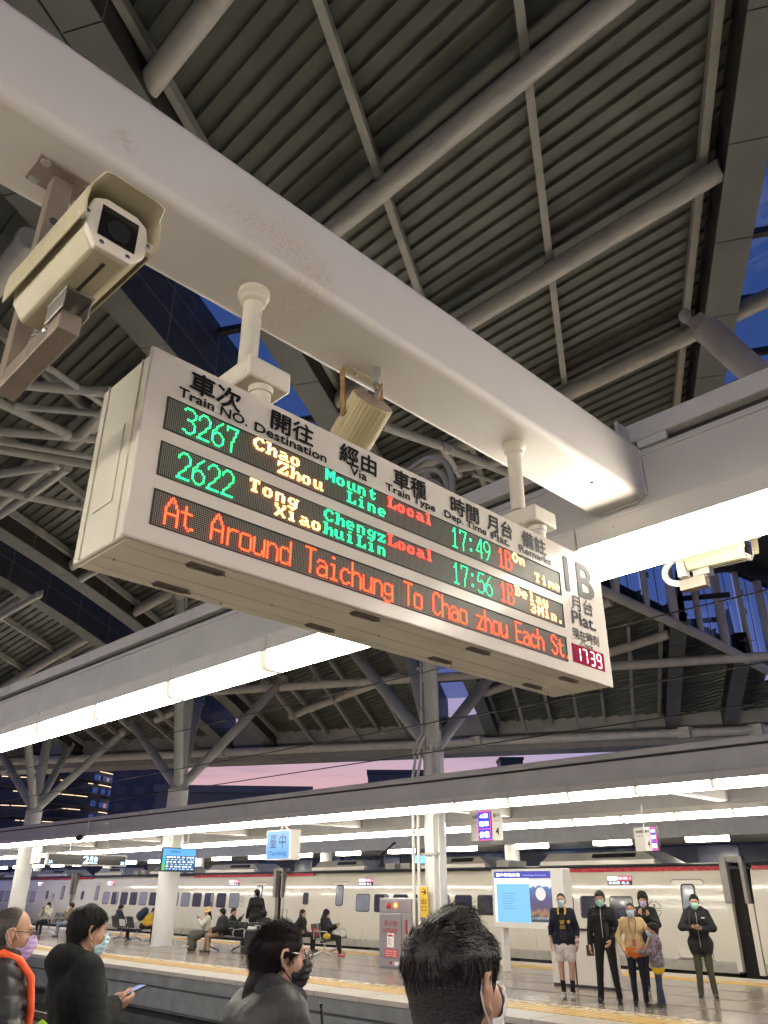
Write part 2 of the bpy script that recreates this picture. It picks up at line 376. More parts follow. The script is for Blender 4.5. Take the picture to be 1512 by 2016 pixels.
deck_bay(2.7, 4.6, 18, 44).build('corrugated_deck', M_DECK, roof_root, smooth=0)
deck_bay(4.9, 12.4, 18, 44).build('corrugated_deck', M_DECK, roof_root, smooth=0)
cv = MB(); swept(cv, [(-9.32 + 2.79, .0), (-9.32 + 4.45, .0), (-9.32 + 4.45, .05), (-9.32 + 2.79, .05)], [-6 + i * .7 for i in range(17)]); cv.build('closing_panel', M_SOFF, roof_root, smooth=0)
ub = MB()
for i in range(24):
    a_, b_ = -43 + i * 2.3, -43 + (i + 1) * 2.3
    ub.hexa([rloc(RP(S1 - .42, a_, -.66)), rloc(RP(S1 - .42, b_, -.66)), rloc(RP(S1 + .1, b_, -.66)), rloc(RP(S1 + .1, a_, -.66)), rloc(RP(S1 - .42, a_, -.44)), rloc(RP(S1 - .42, b_, -.44)), rloc(RP(S1 + .1, b_, .2)), rloc(RP(S1 + .1, a_, .2))])
ub.build('eave_gutter', M_PIPED, roof_root, smooth=0)
# eave: curb wall, edge pipe, lower roof truss round the far side
ev = MB(); NT = 60
ts = [-60 + 72 * i / NT for i in range(NT + 1)]
def dropz(t): return -.0042 * min(0, t + 9) ** 2
for i in range(NT):
    a, b_ = ts[i], ts[i + 1]
    if a < -43: continue
    q = []
    for t in (a, b_):
        q.append([rloc(RP(S1 - .15, t, .15)), rloc(RP(S1 + .15, t, .15)), rloc(RP(S1 + .15, t, .95)), rloc(RP(S1 - .15, t, .95))])
    ev.add(q[0] + q[1], [(0, 1, 5, 4), (1, 2, 6, 5), (2, 3, 7, 6), (3, 0, 4, 7)])
ev.build('eave_curb', M_BAR, roof_root, smooth=0)
mb = MB(); mb.tube([rloc(RP(S1 - .5, t, -.28)) for t in np.linspace(-43, 12, 30)], .17, 16); mb.build('eave_pipe', M_PIPE, roof_root, smooth=60)
mb = MB()
for t in (-16.9, -5.2, -26.8, 3.0, 5.6): mb.box(rloc(RP(S1 - .5, t, -.28)), (.5, .42, .42))
mb.build('pipe_sleeve', M_PIPE, roof_root, smooth=0, bevel=.02)
mb = MB(); mb.tube([rloc(RP(27.6, t, -.15)) for t in np.linspace(-43, 12, 30)], .15, 16); mb.build('ring_pipe', M_PIPE, roof_root, smooth=60)
for b in (-3, -2, -1, 0):
    for tb in (-3.2, -1.05, 1.08):
        mb = MB(); t = TB[b] + tb
        mb.bar(rloc(RP(26, t, .5)), rloc(RP(33.7, t, .05)), .10, .16); mb.tube([rloc(RP(27.6, t, -.15)), rloc(RP(27.6, t, .55))], .07, 10)
        mb.build('rafter_bar', M_BAR, roof_root, smooth=0)
# ------------------------------------------------------------------ platform canopy frames (girders, cross beams)
def girder(name, Y0, x0, x1, joff, label, cat):
    g = empty(name, (0, Y0, 3.3), label, cat)
    w = MB(); w.bb(x0, x1, 0, .30, -.03, .30); w.bb(x0, x1, .03, .27, .30, .345, 1); w.bb(x0, x1, .06, .24, -.155, -.03, 1)
    w.build('girder_web', [M_GIRD, M_DARKGAP], g, smooth=0)
    wl = MB(); wl.bb(x0, x1, -.018, -.002, -.028, -.008); wl.bb(x0, x1, -.012, -.002, .262, .285); wl.bb(x0, x1, .302, .318, -.028, -.008)
    wl.build('web_rib', M_GIRD, g, smooth=0)
    # coping in lengths with open joints
    cm = {}
    x = x1; L = 3.95
    while x > x0:
        a = max(x - L + .012, x0)
        cb = MB(); cb.bb(a, x, -.035, .335, .340, .445); cb.build('coping', M_GIRD, g, smooth=0, bevel=.006)
        if L > 3:
            sp = MB(); sp.bb(a - .17, a + .12, -.039, -.0352, .345, .44); 
            for dx in (-.12, -.07, .03, .08):
                for dz in (.37, .415): sp.ball((a + dx, -.0405, dz), .007, 6)
            sp.build('splice_plate', M_GIRD, g, smooth=0)
        x -= L
    lip = MB(); lip.bb(.004, 1.32 - .004, -.055, .355, -.150, -.034)
    lip.bb(.004, 1.32 - .004, -.058, -.0552, -.150, -.142); lip.bb(.004, 1.32 - .004, -.058, -.0552, -.045, -.034)
    for i in range(3):
        lip.ball((.22 + i * .44, -.056, -.088), .006, 6)
    lm = lip.mesh('lamp_housing', M_LIP, 0)
    lamp = MB(); d = .012
    lamp.prism([(-.05, -.152), (-.038, -.272), (.0, -.281), (.11, -.281), (.13, -.152)][::-1], (d, 0, 0), (0, 1, 0), (0, 0, 1), (1.32 - 2 * d - .05, 0, 0))
    lampm = lamp.mesh('lamp_diffuser', M_LAMP, 0)
    cap = MB(); cap.prism([(-.052, -.151), (-.040, -.275), (-.001, -.284), (.111, -.284), (.132, -.151)][::-1], (1.32 - .06, 0, 0), (0, 1, 0), (0, 0, 1), (.072, 0, 0))
    capm = cap.mesh('lamp_end_cap', M_LAMPE, 0)
    k = 0; x = joff
    while x - 1.32 > x0:
        x -= 1.32
        if x + 1.32 > x1: continue
        o = bpy.data.objects.new('lamp_housing', lm); COL.objects.link(o); o.parent = g; o.location = (x, 0, 0)
        yield_lamp.append((name, x, Y0, lampm, capm))
    return g
yield_lamp = []
def frame_lamps(name, label, group, dark=()):
    i = 0
    for (n, x, Y0, lm, cm) in [q for q in yield_lamp if q[0] == name]:
        e = empty('fluorescent_lamp', (x, Y0, 3.3), label, 'lamp', group)
        o = bpy.data.objects.new('diffuser', lm); COL.objects.link(o); o.parent = e
        o = bpy.data.objects.new('end_cap', cm); COL.objects.link(o); o.parent = e
        i += 1
def ns(name): 
    for q in range(len(yield_lamp)): pass
girder('canopy_girder', 3.35, -26, 6, -1.95 + 1.32 * 6, 'long grey canopy girder over the near track edge where the white beam ends', 'girder')
frame_lamps('canopy_girder', 'glowing fluorescent lamp in the big bright row right behind the departure sign', 'lamps under the near girder')
girder('platform_girder', 12.7, -52, 6, -5.55 + 1.32 * 8, 'grey girder in front of the columns along the far platform, above the nearer lamp row', 'girder')
frame_lamps('platform_girder', 'glowing fluorescent lamp in the nearer of the two rows along the far platform', 'lamps along the front of the far platform')
girder('back_girder', 17.7, -52, 6, -7.41 + 1.32 * 10, 'grey girder behind the columns of the far platform, above the farther lamp row', 'girder')
frame_lamps('back_girder', 'glowing fluorescent lamp in the farther of the two rows along the far platform', 'lamps along the back of the far platform')
# the same frame continues behind the camera: the girder over the other edge of the near platform
g4 = girder('rear_girder', -1.75, -20, 8, -1.95 + 1.32 * 7, 'grey canopy girder over the opposite edge of the near platform', 'girder')
frame_lamps('rear_girder', 'fluorescent lamp over the opposite edge of the near platform', 'lamps of the opposite near platform edge')

# near cross beam carrying the sign
bm = MB(); bm.bb(-1.865, -1.56, -1.45, 3.42, 3.322, 3.634)
beam = bm.build('white_beam', M_BEAM, None, smooth=40, bevel=.032, seg=4)
tag(beam, 'thick white painted cross beam with stains carrying the departure sign and camera', 'beam')
hb = MB()
for (x, y) in ((-1.655, 3.00),): hb.lathe([(.008, -.002), (.008, .001)], (x, y, 3.321), 12)
hb.build('drain_hole', M_DARKGAP, beam, smooth=0)
bp_ = MB(); bp_.bb(-1.555, -1.40, 3.325, 3.346, 3.60, 3.70); bp_.bb(-1.60, -1.585, 3.2, 3.34, 3.634, 3.72)
for dx in (-1.53, -1.45): bp_.ball((dx, 3.322, 3.66), .013, 8)
bp_.build('joint_plate', M_GIRD, beam, smooth=0)
wl = MB(); wl.tube([(-1.558, 3.343, 3.34), (-1.558, 3.343, 3.60)], .008, 6); wl.tube([(-1.83, 3.343, 3.320), (-1.60, 3.343, 3.320)], .007, 6); wl.build('weld_seam', M_GIRD, beam, smooth=60)
# other cross beams of the near platform frame
cb = MB(); cb.bb(-.15, .15, -1.45, 3.345, -.16, .15)
for i, x in enumerate((-13.3, 9.8)):
    o = cb.build('cross_beam', M_BEAM, None, smooth=40, bevel=.03, seg=3); o.location = (x, 0, 3.48)
    tag(o, ['white cross beam of the near frame farther along the platform', 'white cross beam of the near frame at the other end'][i], 'beam')
cb = MB(); cb.bb(-.13, .13, 13.0, 17.7, -.15, .14); cbm = None
for x in (-1.9, -7.6, -13.35, -19.05, -24.9, -30.8, -36.6, -42.4):
    if cbm is None:
        o = cb.build('platform_cross_beam', M_BEAM, None, smooth=40, bevel=.02); cbm = o
    else:
        o = cbm.copy(); COL.objects.link(o)
    o.location = (x, 0, 3.46); tag(o, 'white cross beam spanning the two girders over the far platform', 'beam', 'cross beams over the far platform')

# ------------------------------------------------------------------ tree columns of the far platform
M_COL = mat('column_paint', (.40, .415, .40), .4, var=.07, vs=2, bump=.02, bs=40)
M_COLW = mat('column_base_paint', (.62, .62, .60), .35, var=.05, vs=2)
def column(x, y, label, arms, top=9.7, r0=.33):
    e = empty('tree_column', (x, y, 0), label, 'column')
    c = MB(); c.tube([(0, 0, 0), (0, 0, 4.55)], r0, 32); c.tube([(0, 0, 0), (0, 0, .02)], r0 + .03, 32)
    c.tube([(0, 0, 2.6), (0, 0, 2.64)], r0 + .007, 32)
    c.build('shaft', M_COLW, e, smooth=60)
    h = MB(); h.lathe([(r0, 4.55), (r0 + .015, 4.56), (r0 + .015, 4.62), (r0 - .02, 4.66), (max(r0 - .06, .2), 5.0), (.19, 5.1)], n=28); h.build('column_head', M_COL, e, smooth=60)
    p = MB(); p.tube([(0, 0, 4.6), (0, 0, top)], .19 if r0 > .3 else .16, 24); p.build('post', M_COL, e, smooth=60)
    for a in arms:
        d = np.array(a, float) - np.array((0, 0, 4.62)); d /= np.linalg.norm(d)
        s_ = np.array((0, 0, 4.62)) + d * .15
        m = MB(); m.tube([s_, np.array(a)], .165, 20)
        hd = np.cross(d, (0, 0, 1)); hd /= np.linalg.norm(hd)
        for q in (.06,): m.bar(np.array(a) - d * .35, np.array(a) + d * .12, .03, .46, up=hd)
        m.build('arm', M_COL, e, smooth=60)
        k = MB(); k.ball(np.array(a) + d * .1, .2, 12); k.build('node', M_PIPE, e, smooth=60)
    return e
def armset(x, y):
    out = []
    for (ds, dt) in ((2.2, 3.4), (2.2, -3.4), (-2.6, 3.4), (-2.6, -3.4)):
        P = np.array((x, y, 0)) + SV * ds + TV * dt; s = P @ SV
        P[2] = fz(s) + .1; out.append(P - np.array((x, y, 0)))
    return out
def arms_px(*pts): return pts
# ------------------------------------------------------------------ structure details that hang from the roof
columns = [
 ((-13.15, 14.6), [(-19.78, 17.80, 9.13), (-15.71, 21.44, 8.96), (-17.31, 17.91, 9.29), (-10.6, 11.6, 9.9)], 'grey tree column behind the red lit cabinet, white conduits clipped to its post', 9.75),
 ((-24.70, 14.6), [(-32.88, 16.82, 8.11), (-24.00, 18.12, 8.75), (-28.17, 17.17, 8.52), (-20.8, 11.6, 9.7)], 'grey tree column beside the hanging blue timetable screen', 9.2),
 ((-36.40, 14.6), [(-41.32, 14.37, 7.65), (-34.34, 17.01, 7.92), (-37.83, 16.28, 7.67), (-33.0, 11.8, 9.1)], 'grey tree column at the left behind the bald man', 8.4)]
COLS = []
for (x, y), tips, lb, top in columns:
    COLS.append(column(x, y, lb, [np.array(t) - np.array((x, y, 0)) for t in tips], top, .245 if x > -20 else .33))
TR = [((-12.95, 2.89, 9.50),(-11.74, 4.59, 9.50),1.0), ((-13.31, 2.85, 9.50),(-13.57, 4.66, 9.50),1.0), ((-13.46, 4.98, 9.50),(-11.52, 4.80, 9.50),1.0), ((-14.61, 3.48, 9.50),(-13.24, 5.39, 9.50),1.0), ((-15.25, 3.71, 9.50),(-14.25, 6.01, 9.50),1.0), ((-16.62, 4.20, 9.50),(-14.97, 5.10, 9.50),1.0), ((-14.87, 5.35, 9.50),(-16.68, 5.31, 9.50),1.0), ((-16.68, 5.31, 9.50),(-19.92, 5.14, 9.47),1.0), ((-17.11, 4.37, 9.50),(-16.28, 6.80, 9.48),1.0), ((-13.31, 3.64, 9.50),(-12.44, 4.88, 9.50),0.7), ((-14.91, 3.69, 9.50),(-13.94, 5.80, 9.50),0.7), ((-20.48, 8.33, 9.34),(-18.28, 8.38, 9.39),1.0), ((-25.10, 7.90, 9.20),(-22.52, 7.99, 9.29),1.0), ((-11.71, 3.52, 9.50),(-12.24, 5.08, 9.50),0.6), ((-8.77, 10.20, 9.49),(-8.47, 12.11, 9.46),1.0), ((-9.19, 8.27, 9.50),(-8.75, 10.33, 9.49),1.0), ((-9.32, 10.98, 9.47),(-8.10, 11.61, 9.48),1.0), ((-8.79, 10.23, 9.49),(-9.27, 11.33, 9.47),0.7), ((-9.08, 11.52, 9.47),(-8.80, 12.55, 9.44),0.5), ((-11.3, 2.1, 9.4),(-9.15, 2.2, 9.6),1.9)]
for a, b, k in TR:
    m = MB(); a = rloc(a); b = rloc(b); d = (b - a) / np.linalg.norm(b - a); r = .09 * k
    m.tube([a, a + d * .12, a + d * .121, b - d * .121, b - d * .12, b], [r * 1.12, r * 1.12, r, r, r * 1.12, r * 1.12], 16)
    if k == 1: m.ball(b + d * .05, r * 1.35, 10); m.bar(b + d * .02, b + d * .3, .02, .16)
    m.build('truss_pipe', M_TRUSS, roof_root, smooth=60)
# glazed clerestory where the roof steps up, far right
cl = empty('clerestory', (-10.92, 18.3, 9.5), 'glazed clerestory with grey posts above the far right roof truss', 'glazing', rz=-.1145)
m = MB(); m.tube([(0, 0, -.05), (0, 6, -.55), (0, 14, -1.6)], .15, 16); m.build('bottom_chord', M_PIPE, cl, smooth=60)
m = MB(); m.bb(-.10, .10, -.5, 14, 2.30, 3.3); m.build('top_fascia', M_FASC, cl, smooth=0)
m = MB(); m.hexa([(-.25, -.5, .10), (-.1, -.5, .10), (-.1, 14, -1.5), (-.25, 14, -1.5), (-.25, -.5, .62), (-.1, -.5, .62), (-.1, 14, -.95), (-.25, 14, -.95)]); m.build('sill_curb', M_FASC, cl, smooth=0)
for i, y in enumerate((.2, 1.7, 3.2, 4.6, 6.0, 7.4, 8.9, 10.4, 12.0, 13.5)):
    zb = -.05 - .11 * y; big = i % 2 == 1
    m = MB(); m.tube([(.03, y, zb), (.03, y, zb + .5), (.03, y, 2.3)], [.05, .10, .10] if not big else [.08, .15, .15], 12); m.build('glazing_post', M_PIPE, cl, smooth=60)
    m = MB(); m.tube([(-.02, y + .7, zb), (-.02, y + .7, 2.3)], .012, 6); m.build('tie_rod', M_BLACK, cl, smooth=0)
    m = MB()
    for z in (.9, 1.6): 
        m.bar((.03, y, z), (.03, y + .25, z + .02), .05, .05); m.ball((.03, y + .25, z + .06), .05, 6); m.ball((.03, y + .25, z - .05), .05, 6)
    m.build('glass_clamp', M_STEEL, cl, smooth=0)
    m = MB(); m.hexa([(-.08, y + .03, zb + .1), (-.06, y + .03, zb + .1), (-.06, y + 1.38, zb), (-.08, y + 1.38, zb), (-.08, y + .03, 2.3), (-.06, y + .03, 2.3), (-.06, y + 1.38, 2.3), (-.08, y + 1.38, 2.3)])
    m.build('glass_pane', M_GLASS, cl, smooth=0)
m = MB(); m.bb(.1, 17, -.5, 14, 3.0, 3.3); m.build('upper_roof_slab', M_DECK, cl, smooth=0)
# struts of the near platform's own columns
st = empty('roof_strut', (-3.32, 10.1, 9.0), 'grey steel strut with a plate head under the sky lit glass, top right', 'strut')
m = MB(); a = np.array((.02, -.15, .1)); d = np.array((1.75, .50, -3.6)); m.tube([a, a + d * .02, a + d], [.20, .20, .20], 20); m.tube([a - d * .004, a + d * .01], .21, 20); m.build('tube', M_PIPE, st, smooth=60)
m = MB(); m.bar(a + d * .005, a - d * .08, .03, .26); m.ball(a - d * .09 + np.array((-.08, -.05, .02)), (.1, .1, .12), 10); m.build('plate_head', M_PIPE, st, smooth=60)
# conduits rising behind the near girder
cd = empty('conduit_bundle', (-3.3, 3.75, 3.75), 'bundle of bent grey cable conduits rising above the near girder', 'conduits')
for i in range(5):
    o_ = i * .055; m = MB(); pts = []
    for k in range(9):
        a = math.pi / 2 * k / 8; r = .28 - o_ * .75
        pts.append((.16 - o_ - r + r * math.cos(a), .0 + .012 * i, .42 - o_ * .8 + (r) * math.sin(a)))
    pts = [(.16 - o_, .012 * i, -.4)] + pts + [(-.9, .1 + .012 * i, pts[-1][2] - .08)]
    m.tube(pts, .022, 10); m.build('conduit', M_PIPED, cd, smooth=60)
m = MB(); m.bar((-.25, .05, .0), (-.22, .05, .55), .1, .3); m.build('conduit_bracket', M_PIPED, cd, smooth=0)
# conduits along the middle column
c0 = COLS[0]
for i, (dx, r) in enumerate(((-.16, .045), (.02, .045), (.17, .04), (.31, .025))):
    m = MB(); off = (dx * .72, -.36 + abs(dx) * .2 + dx * .35 , 0)
    top = (off[0], off[1] + .12, 9.4); pts = [top, (off[0], off[1] + .12, 5.0)]
    if i < 2: pts += [(off[0] - .12, off[1] + .02, 4.75), (off[0] - .17, off[1] - .02, 4.55), (off[0] - .1, off[1] - .02, 4.4), (off[0] - .22, off[1], 4.0), (off[0] - .22, off[1], .1)]
    else: pts += [(off[0] + .04, off[1] + .02, 4.7), (off[0] + .06, off[1], .1)]
    m.tube(pts, r * .8, 10); m.build('conduit', M_PIPE, c0, smooth=60)
m = MB()
for z in (5.6, 6.6, 2.3): m.bb(-.25, .3, -.30, -.2, z, z + .05)
m.build('conduit_clip', M_PIPED, c0, smooth=0)
# overhead contact wires above the tracks
for i, (y, z, lb) in enumerate(((5.6, 4.15, 'upper thin black overhead wire nearest the bright lamp row'), (7.0, 3.98, 'black overhead contact wire crossing the middle column above its twin'), (7.0, 3.36, 'black overhead wire crossing the column just below its twin'), (7.6, 3.15, 'lowest black overhead wire crossing the column heads'))):
    m = MB(); m.tube([(-70, 0, .0), (-30, 0, -.03), (-8, 0, 0), (12, 0, 0)], .0075, 6)
    if i == 3: m.ball((-18.2, 0, 0), .035, 8)
    o = m.build('overhead_wire', M_BLACK, None, smooth=0); o.location = (0, y, z); tag(o, lb, 'wire')

# ------------------------------------------------------------------ departure sign
M_SIGN = mat('sign_cabinet_cream', (.56, .53, .43), .42, var=.07, vs=4, bump=.02, bs=80, stain=((.33, .27, .18), 2.2, .60, .3))
M_FACE = mat('sign_face_acrylic', (.62, .56, .49), .20, var=.02, vs=2, spec=.16, coat=.0)
M_UNDER = mat('sign_underside', (.78, .71, .57), .38, var=.08, vs=5, stain=((.30, .23, .13), 4, .58, .5))  # underside paler than the cabinet: light bounced off the floor put into its colour
M_INK = mat('black_ink', (.012, .012, .012), .45, var=0, spec=.12)
SX, SY, SZ = -1.577, .723, 2.308; SL, SH, SD = 2.087, .518, .275
sg = empty('departure_sign', (SX, SY, SZ), 'long cream electronic departure board with green, orange and red LED text', 'sign')
m = MB(); m.bb(-SD, -.004, 0, SL, .0, SH); m.build('cabinet', M_SIGN, sg, smooth=40, bevel=.006)
m = MB(); m.bb(-.0045, .008, -.012, SL + .006, -.006, SH + .006); m.build('face_plate', M_FACE, sg, smooth=40, bevel=.005)
m = MB()
for x in (-.235, -.055): m.bb(x, x + .004, -.0045, -.0005, .004, SH - .004)
m.bb(-.20, -.1, -.003, -.0005, .12, .34); m.build('end_seam', M_SIGN, sg, smooth=0)
m = MB()
m.bb(-SD + .012, -.012, .012, SL - .01, -.003, .0); m.bb(-.155, -.151, .012, SL - .01, -.0045, -.0031); m.bb(-.058, -.056, .02, SL - .01, -.0042, -.0031); m.bb(-.225, -.223, .02, SL - .01, -.0042, -.0031)
un = m.build('underside', M_UNDER, sg, smooth=0)
for (x, y) in ((-.043, .24), (-.223, .25), (-.033, .78), (-.213, .76), (-.033, 1.30), (-.203, 1.30), (-.043, 1.85), (-.203, 1.84)):
    m = MB(); m.bb(x - .014, x + .014, y - .05, y + .05, -.0055, -.0032)
    for k in range(3):
        m.tube([(x - .012, y - .045 + k * .04, -.008), (x + .01, y - .03 + k * .04, -.011), (x - .004, y - .018 + k * .04, -.007)], .0025, 6)
    m.bar((x - .008, y - .045, -.009), (x - .006, y + .045, -.009), .006, .004)
    m.build('latch', M_BRKT, sg, smooth=0)
m = MB()
for y in (.05, .30, .42, .53, .95, 1.4, 1.75, 2.0): m.ball((-.15 if int(y * 100) % 2 else -.24, y, -.004), .0035, 6)
m.build('screw', M_BRKT, sg, smooth=0)
for y in (.363, 1.74):      # hangers: stub post under the beam, yoke block, two stub posts
    h = MB(); x = -.133
    h.lathe([(.050, 1.013), (.052, .995), (.040, .985), (.042, .97), (.032, .963)], (x, y, 0), 24); h.tube([(x, y, .70), (x, y, .965)], .030, 20)
    h.build('hanger_post', M_CREAMW, sg, smooth=50)
    b = MB(); b.bb(x - .13, x + .13, y - .075, y + .075, .595, .665); b.build('hanger_yoke', M_CREAMW, sg, smooth=40, bevel=.008)
    for dx in (-.085, .085):
        k = MB(); k.tube([(x + dx, y, SH - .01), (x + dx, y, .597)], .031, 20); k.lathe([(.036, .575), (.038, .594)], (x + dx, y, 0), 20)
        k.build('hanger_stub', M_CREAMW, sg, smooth=50)

# lettering is built from the font curves and turned into flat meshes
def text_mesh(body, size=1.0, bold=0.0):
    c = bpy.data.curves.new('lettering', 'FONT'); c.body = body; c.size = size; c.offset = bold; c.resolution_u = 3
    o = bpy.data.objects.new('lettering', c); COL.objects.link(o)
    dg = bpy.context.evaluated_depsgraph_get(); me = bpy.data.meshes.new_from_object(o.evaluated_get(dg))
    bpy.data.objects.remove(o); bpy.data.curves.remove(c); return me
def text(body, parent, o, u, v, width=None, height=None, material=None, name='lettering', bold=0.0, align='c'):
    """flat text; o = centre, u right, v up, fitted to width and / or height; bold thickens the strokes by that share of the glyph height"""
    me = text_mesh(body, 1.0, 0)
    n = len(me.vertices); co = np.empty(n * 3); me.vertices.foreach_get('co', co); co = co.reshape(-1, 3)
    fs = [tuple(p.vertices) for p in me.polygons]; bpy.data.meshes.remove(me)
    lo = co.min(0); hi = co.max(0); co = co - (lo + hi) / 2; W_, H_ = (hi - lo)[:2]
    sx = sy = None
    if width: sx = width / W_
    if height: sy = height / H_
    sx = sx or sy; sy = sy or sx
    o, u, v = (np.array(q, float) for q in (o, u, v)); w = np.cross(u, v); w /= np.linalg.norm(w)
    mb = MB(); k = bold * min(sx, sy)
    for i, (dx, dy) in enumerate(((0, 0), (k, 0), (-k, 0), (0, k), (0, -k)) if bold else ((0, 0),)):
        P = o + (co[:, 0] * sx + dx)[:, None] * u + (co[:, 1] * sy + dy)[:, None] * v + w * (.00006 * i)
        mb.add(P, fs)
    return mb.build(name, material, parent, smooth=0)
FX = .0105
def stext(t, y0, y1, z0, z1, bold=.0, zc=None):
    text(t, sg, (FX, (y0 + y1) / 2, (z0 + z1) / 2), (0, 1, 0), (0, 0, 1), y1 - y0, z1 - z0, M_INK, bold=bold)
for t, y0, y1 in (('車次', .106, .263), ('開往', .368, .521), ('經由', .627, .779), ('車種', .858, 1.010), ('時間', 1.137, 1.287), ('月台', 1.335, 1.482), ('備註', 1.544, 1.696)):
    stext(t, y0, y1, .440, .504, .030)
for t, y0, y1, z0 in (('Train NO.', .077, .290, .410), ('Destination', .315, .574, .409), ('Via', .670, .739, .409), ('Train Type', .822, 1.054, .4035), ('Dep. Time', 1.102, 1.326, .4035), ('Plat.', 1.357, 1.461, .409), ('Remarks', 1.522, 1.726, .409)):
    stext(t, y0, y1, z0, z0 + (.033 if z0 < .408 else .0275), .030)
stext('1B', 1.818, 2.020, .335, .475, .02); stext('月台', 1.842, 1.995, .262, .325, .012); stext('Plat.', 1.838, 2.004, .205, .256, .02)
stext('現在時刻', 1.829, 2.014, .144, .186, .012); stext('Clock', 1.876, 1.966, .121, .139, .004)

# LED windows : dark lattice panels recessed behind the face, lit dots proud of them
M_LEDP = bpy.data.materials.new('led_lattice'); M_LEDP.use_nodes = True
t = M_LEDP.node_tree; bsd = t.nodes['Principled BSDF']; bsd.inputs['Roughness'].default_value = .35; bsd.inputs['Coat Weight'].default_value = 0; bsd.inputs['Specular IOR Level'].default_value = .07; bsd.inputs['Coat Roughness'].default_value = .04
tcn = t.nodes.new('ShaderNodeTexCoord'); mp_ = t.nodes.new('ShaderNodeMapping'); PIT = .00537
mp_.inputs['Scale'].default_value = (1, 1 / PIT, 1 / PIT); t.links.new(tcn.outputs['Object'], mp_.inputs[0])
fr_ = t.nodes.new('ShaderNodeVectorMath'); fr_.operation = 'FRACTION'; t.links.new(mp_.outputs[0], fr_.inputs[0])
sb = t.nodes.new('ShaderNodeVectorMath'); sb.operation = 'SUBTRACT'; sb.inputs[1].default_value = (0, .5, .5); t.links.new(fr_.outputs[0], sb.inputs[0])
ml = t.nodes.new('ShaderNodeVectorMath'); ml.operation = 'MULTIPLY'; ml.inputs[1].default_value = (0, 1, 1); t.links.new(sb.outputs[0], ml.inputs[0])
ln = t.nodes.new('ShaderNodeVectorMath'); ln.operation = 'LENGTH'; t.links.new(ml.outputs[0], ln.inputs[0])
lt = t.nodes.new('ShaderNodeMath'); lt.operation = 'LESS_THAN'; lt.inputs[1].default_value = .36; t.links.new(ln.outputs[1], lt.inputs[0])
mxx = t.nodes.new('ShaderNodeMix'); mxx.data_type = 'RGBA'; mxx.inputs['A'].default_value = (.035, .033, .028, 1); mxx.inputs['B'].default_value = (.25, .24, .20, 1)
t.links.new(lt.outputs[0], mxx.inputs['Factor']); t.links.new(mxx.outputs['Result'], bsd.inputs['Base Color'])
G_GREEN = glow('led_green', (.02, 1.0, .26), 3.0); G_TEAL = glow('led_teal', (.02, 1.0, .34), 2.3); G_RED = glow('led_red', (1.0, .035, .02), 6)
G_ORANGE = glow('led_amber', (1.0, .42, .13), 7.0); G_ROSE = glow('led_red_orange', (1.0, .045, .010), 6.5)
F8 = dict(C='3C66030303663C00', D='1F36666666361F00', L='0F06060646667F00', M='63777F7F6B636300', O='1C36636363361C00', T='3F2D0C0C0C0C1E00',
 Z='7F6331184C667F00', a='00001E303E336E00', c='00001E3303331E00', e='00001E333F031E00', g='00006E33333E301F', h='0706366E66666700',
 i='0C000E0C0C0C1E00', l='0E0C0C0C0C0C1E00', m='0000337F7F6B6300', n='00001F3333333300', o='00001E3333331E00', t='080C3E0C0C2C1800', u='0000333333336E00',
 y='00003333333E301F', z='00003F190C263F00', X='6363361C1C366300')
F8['3'] = '1E33301C30331E00'; F8['.'] = '00000000000C0C00'; F8[' '] = '0' * 16
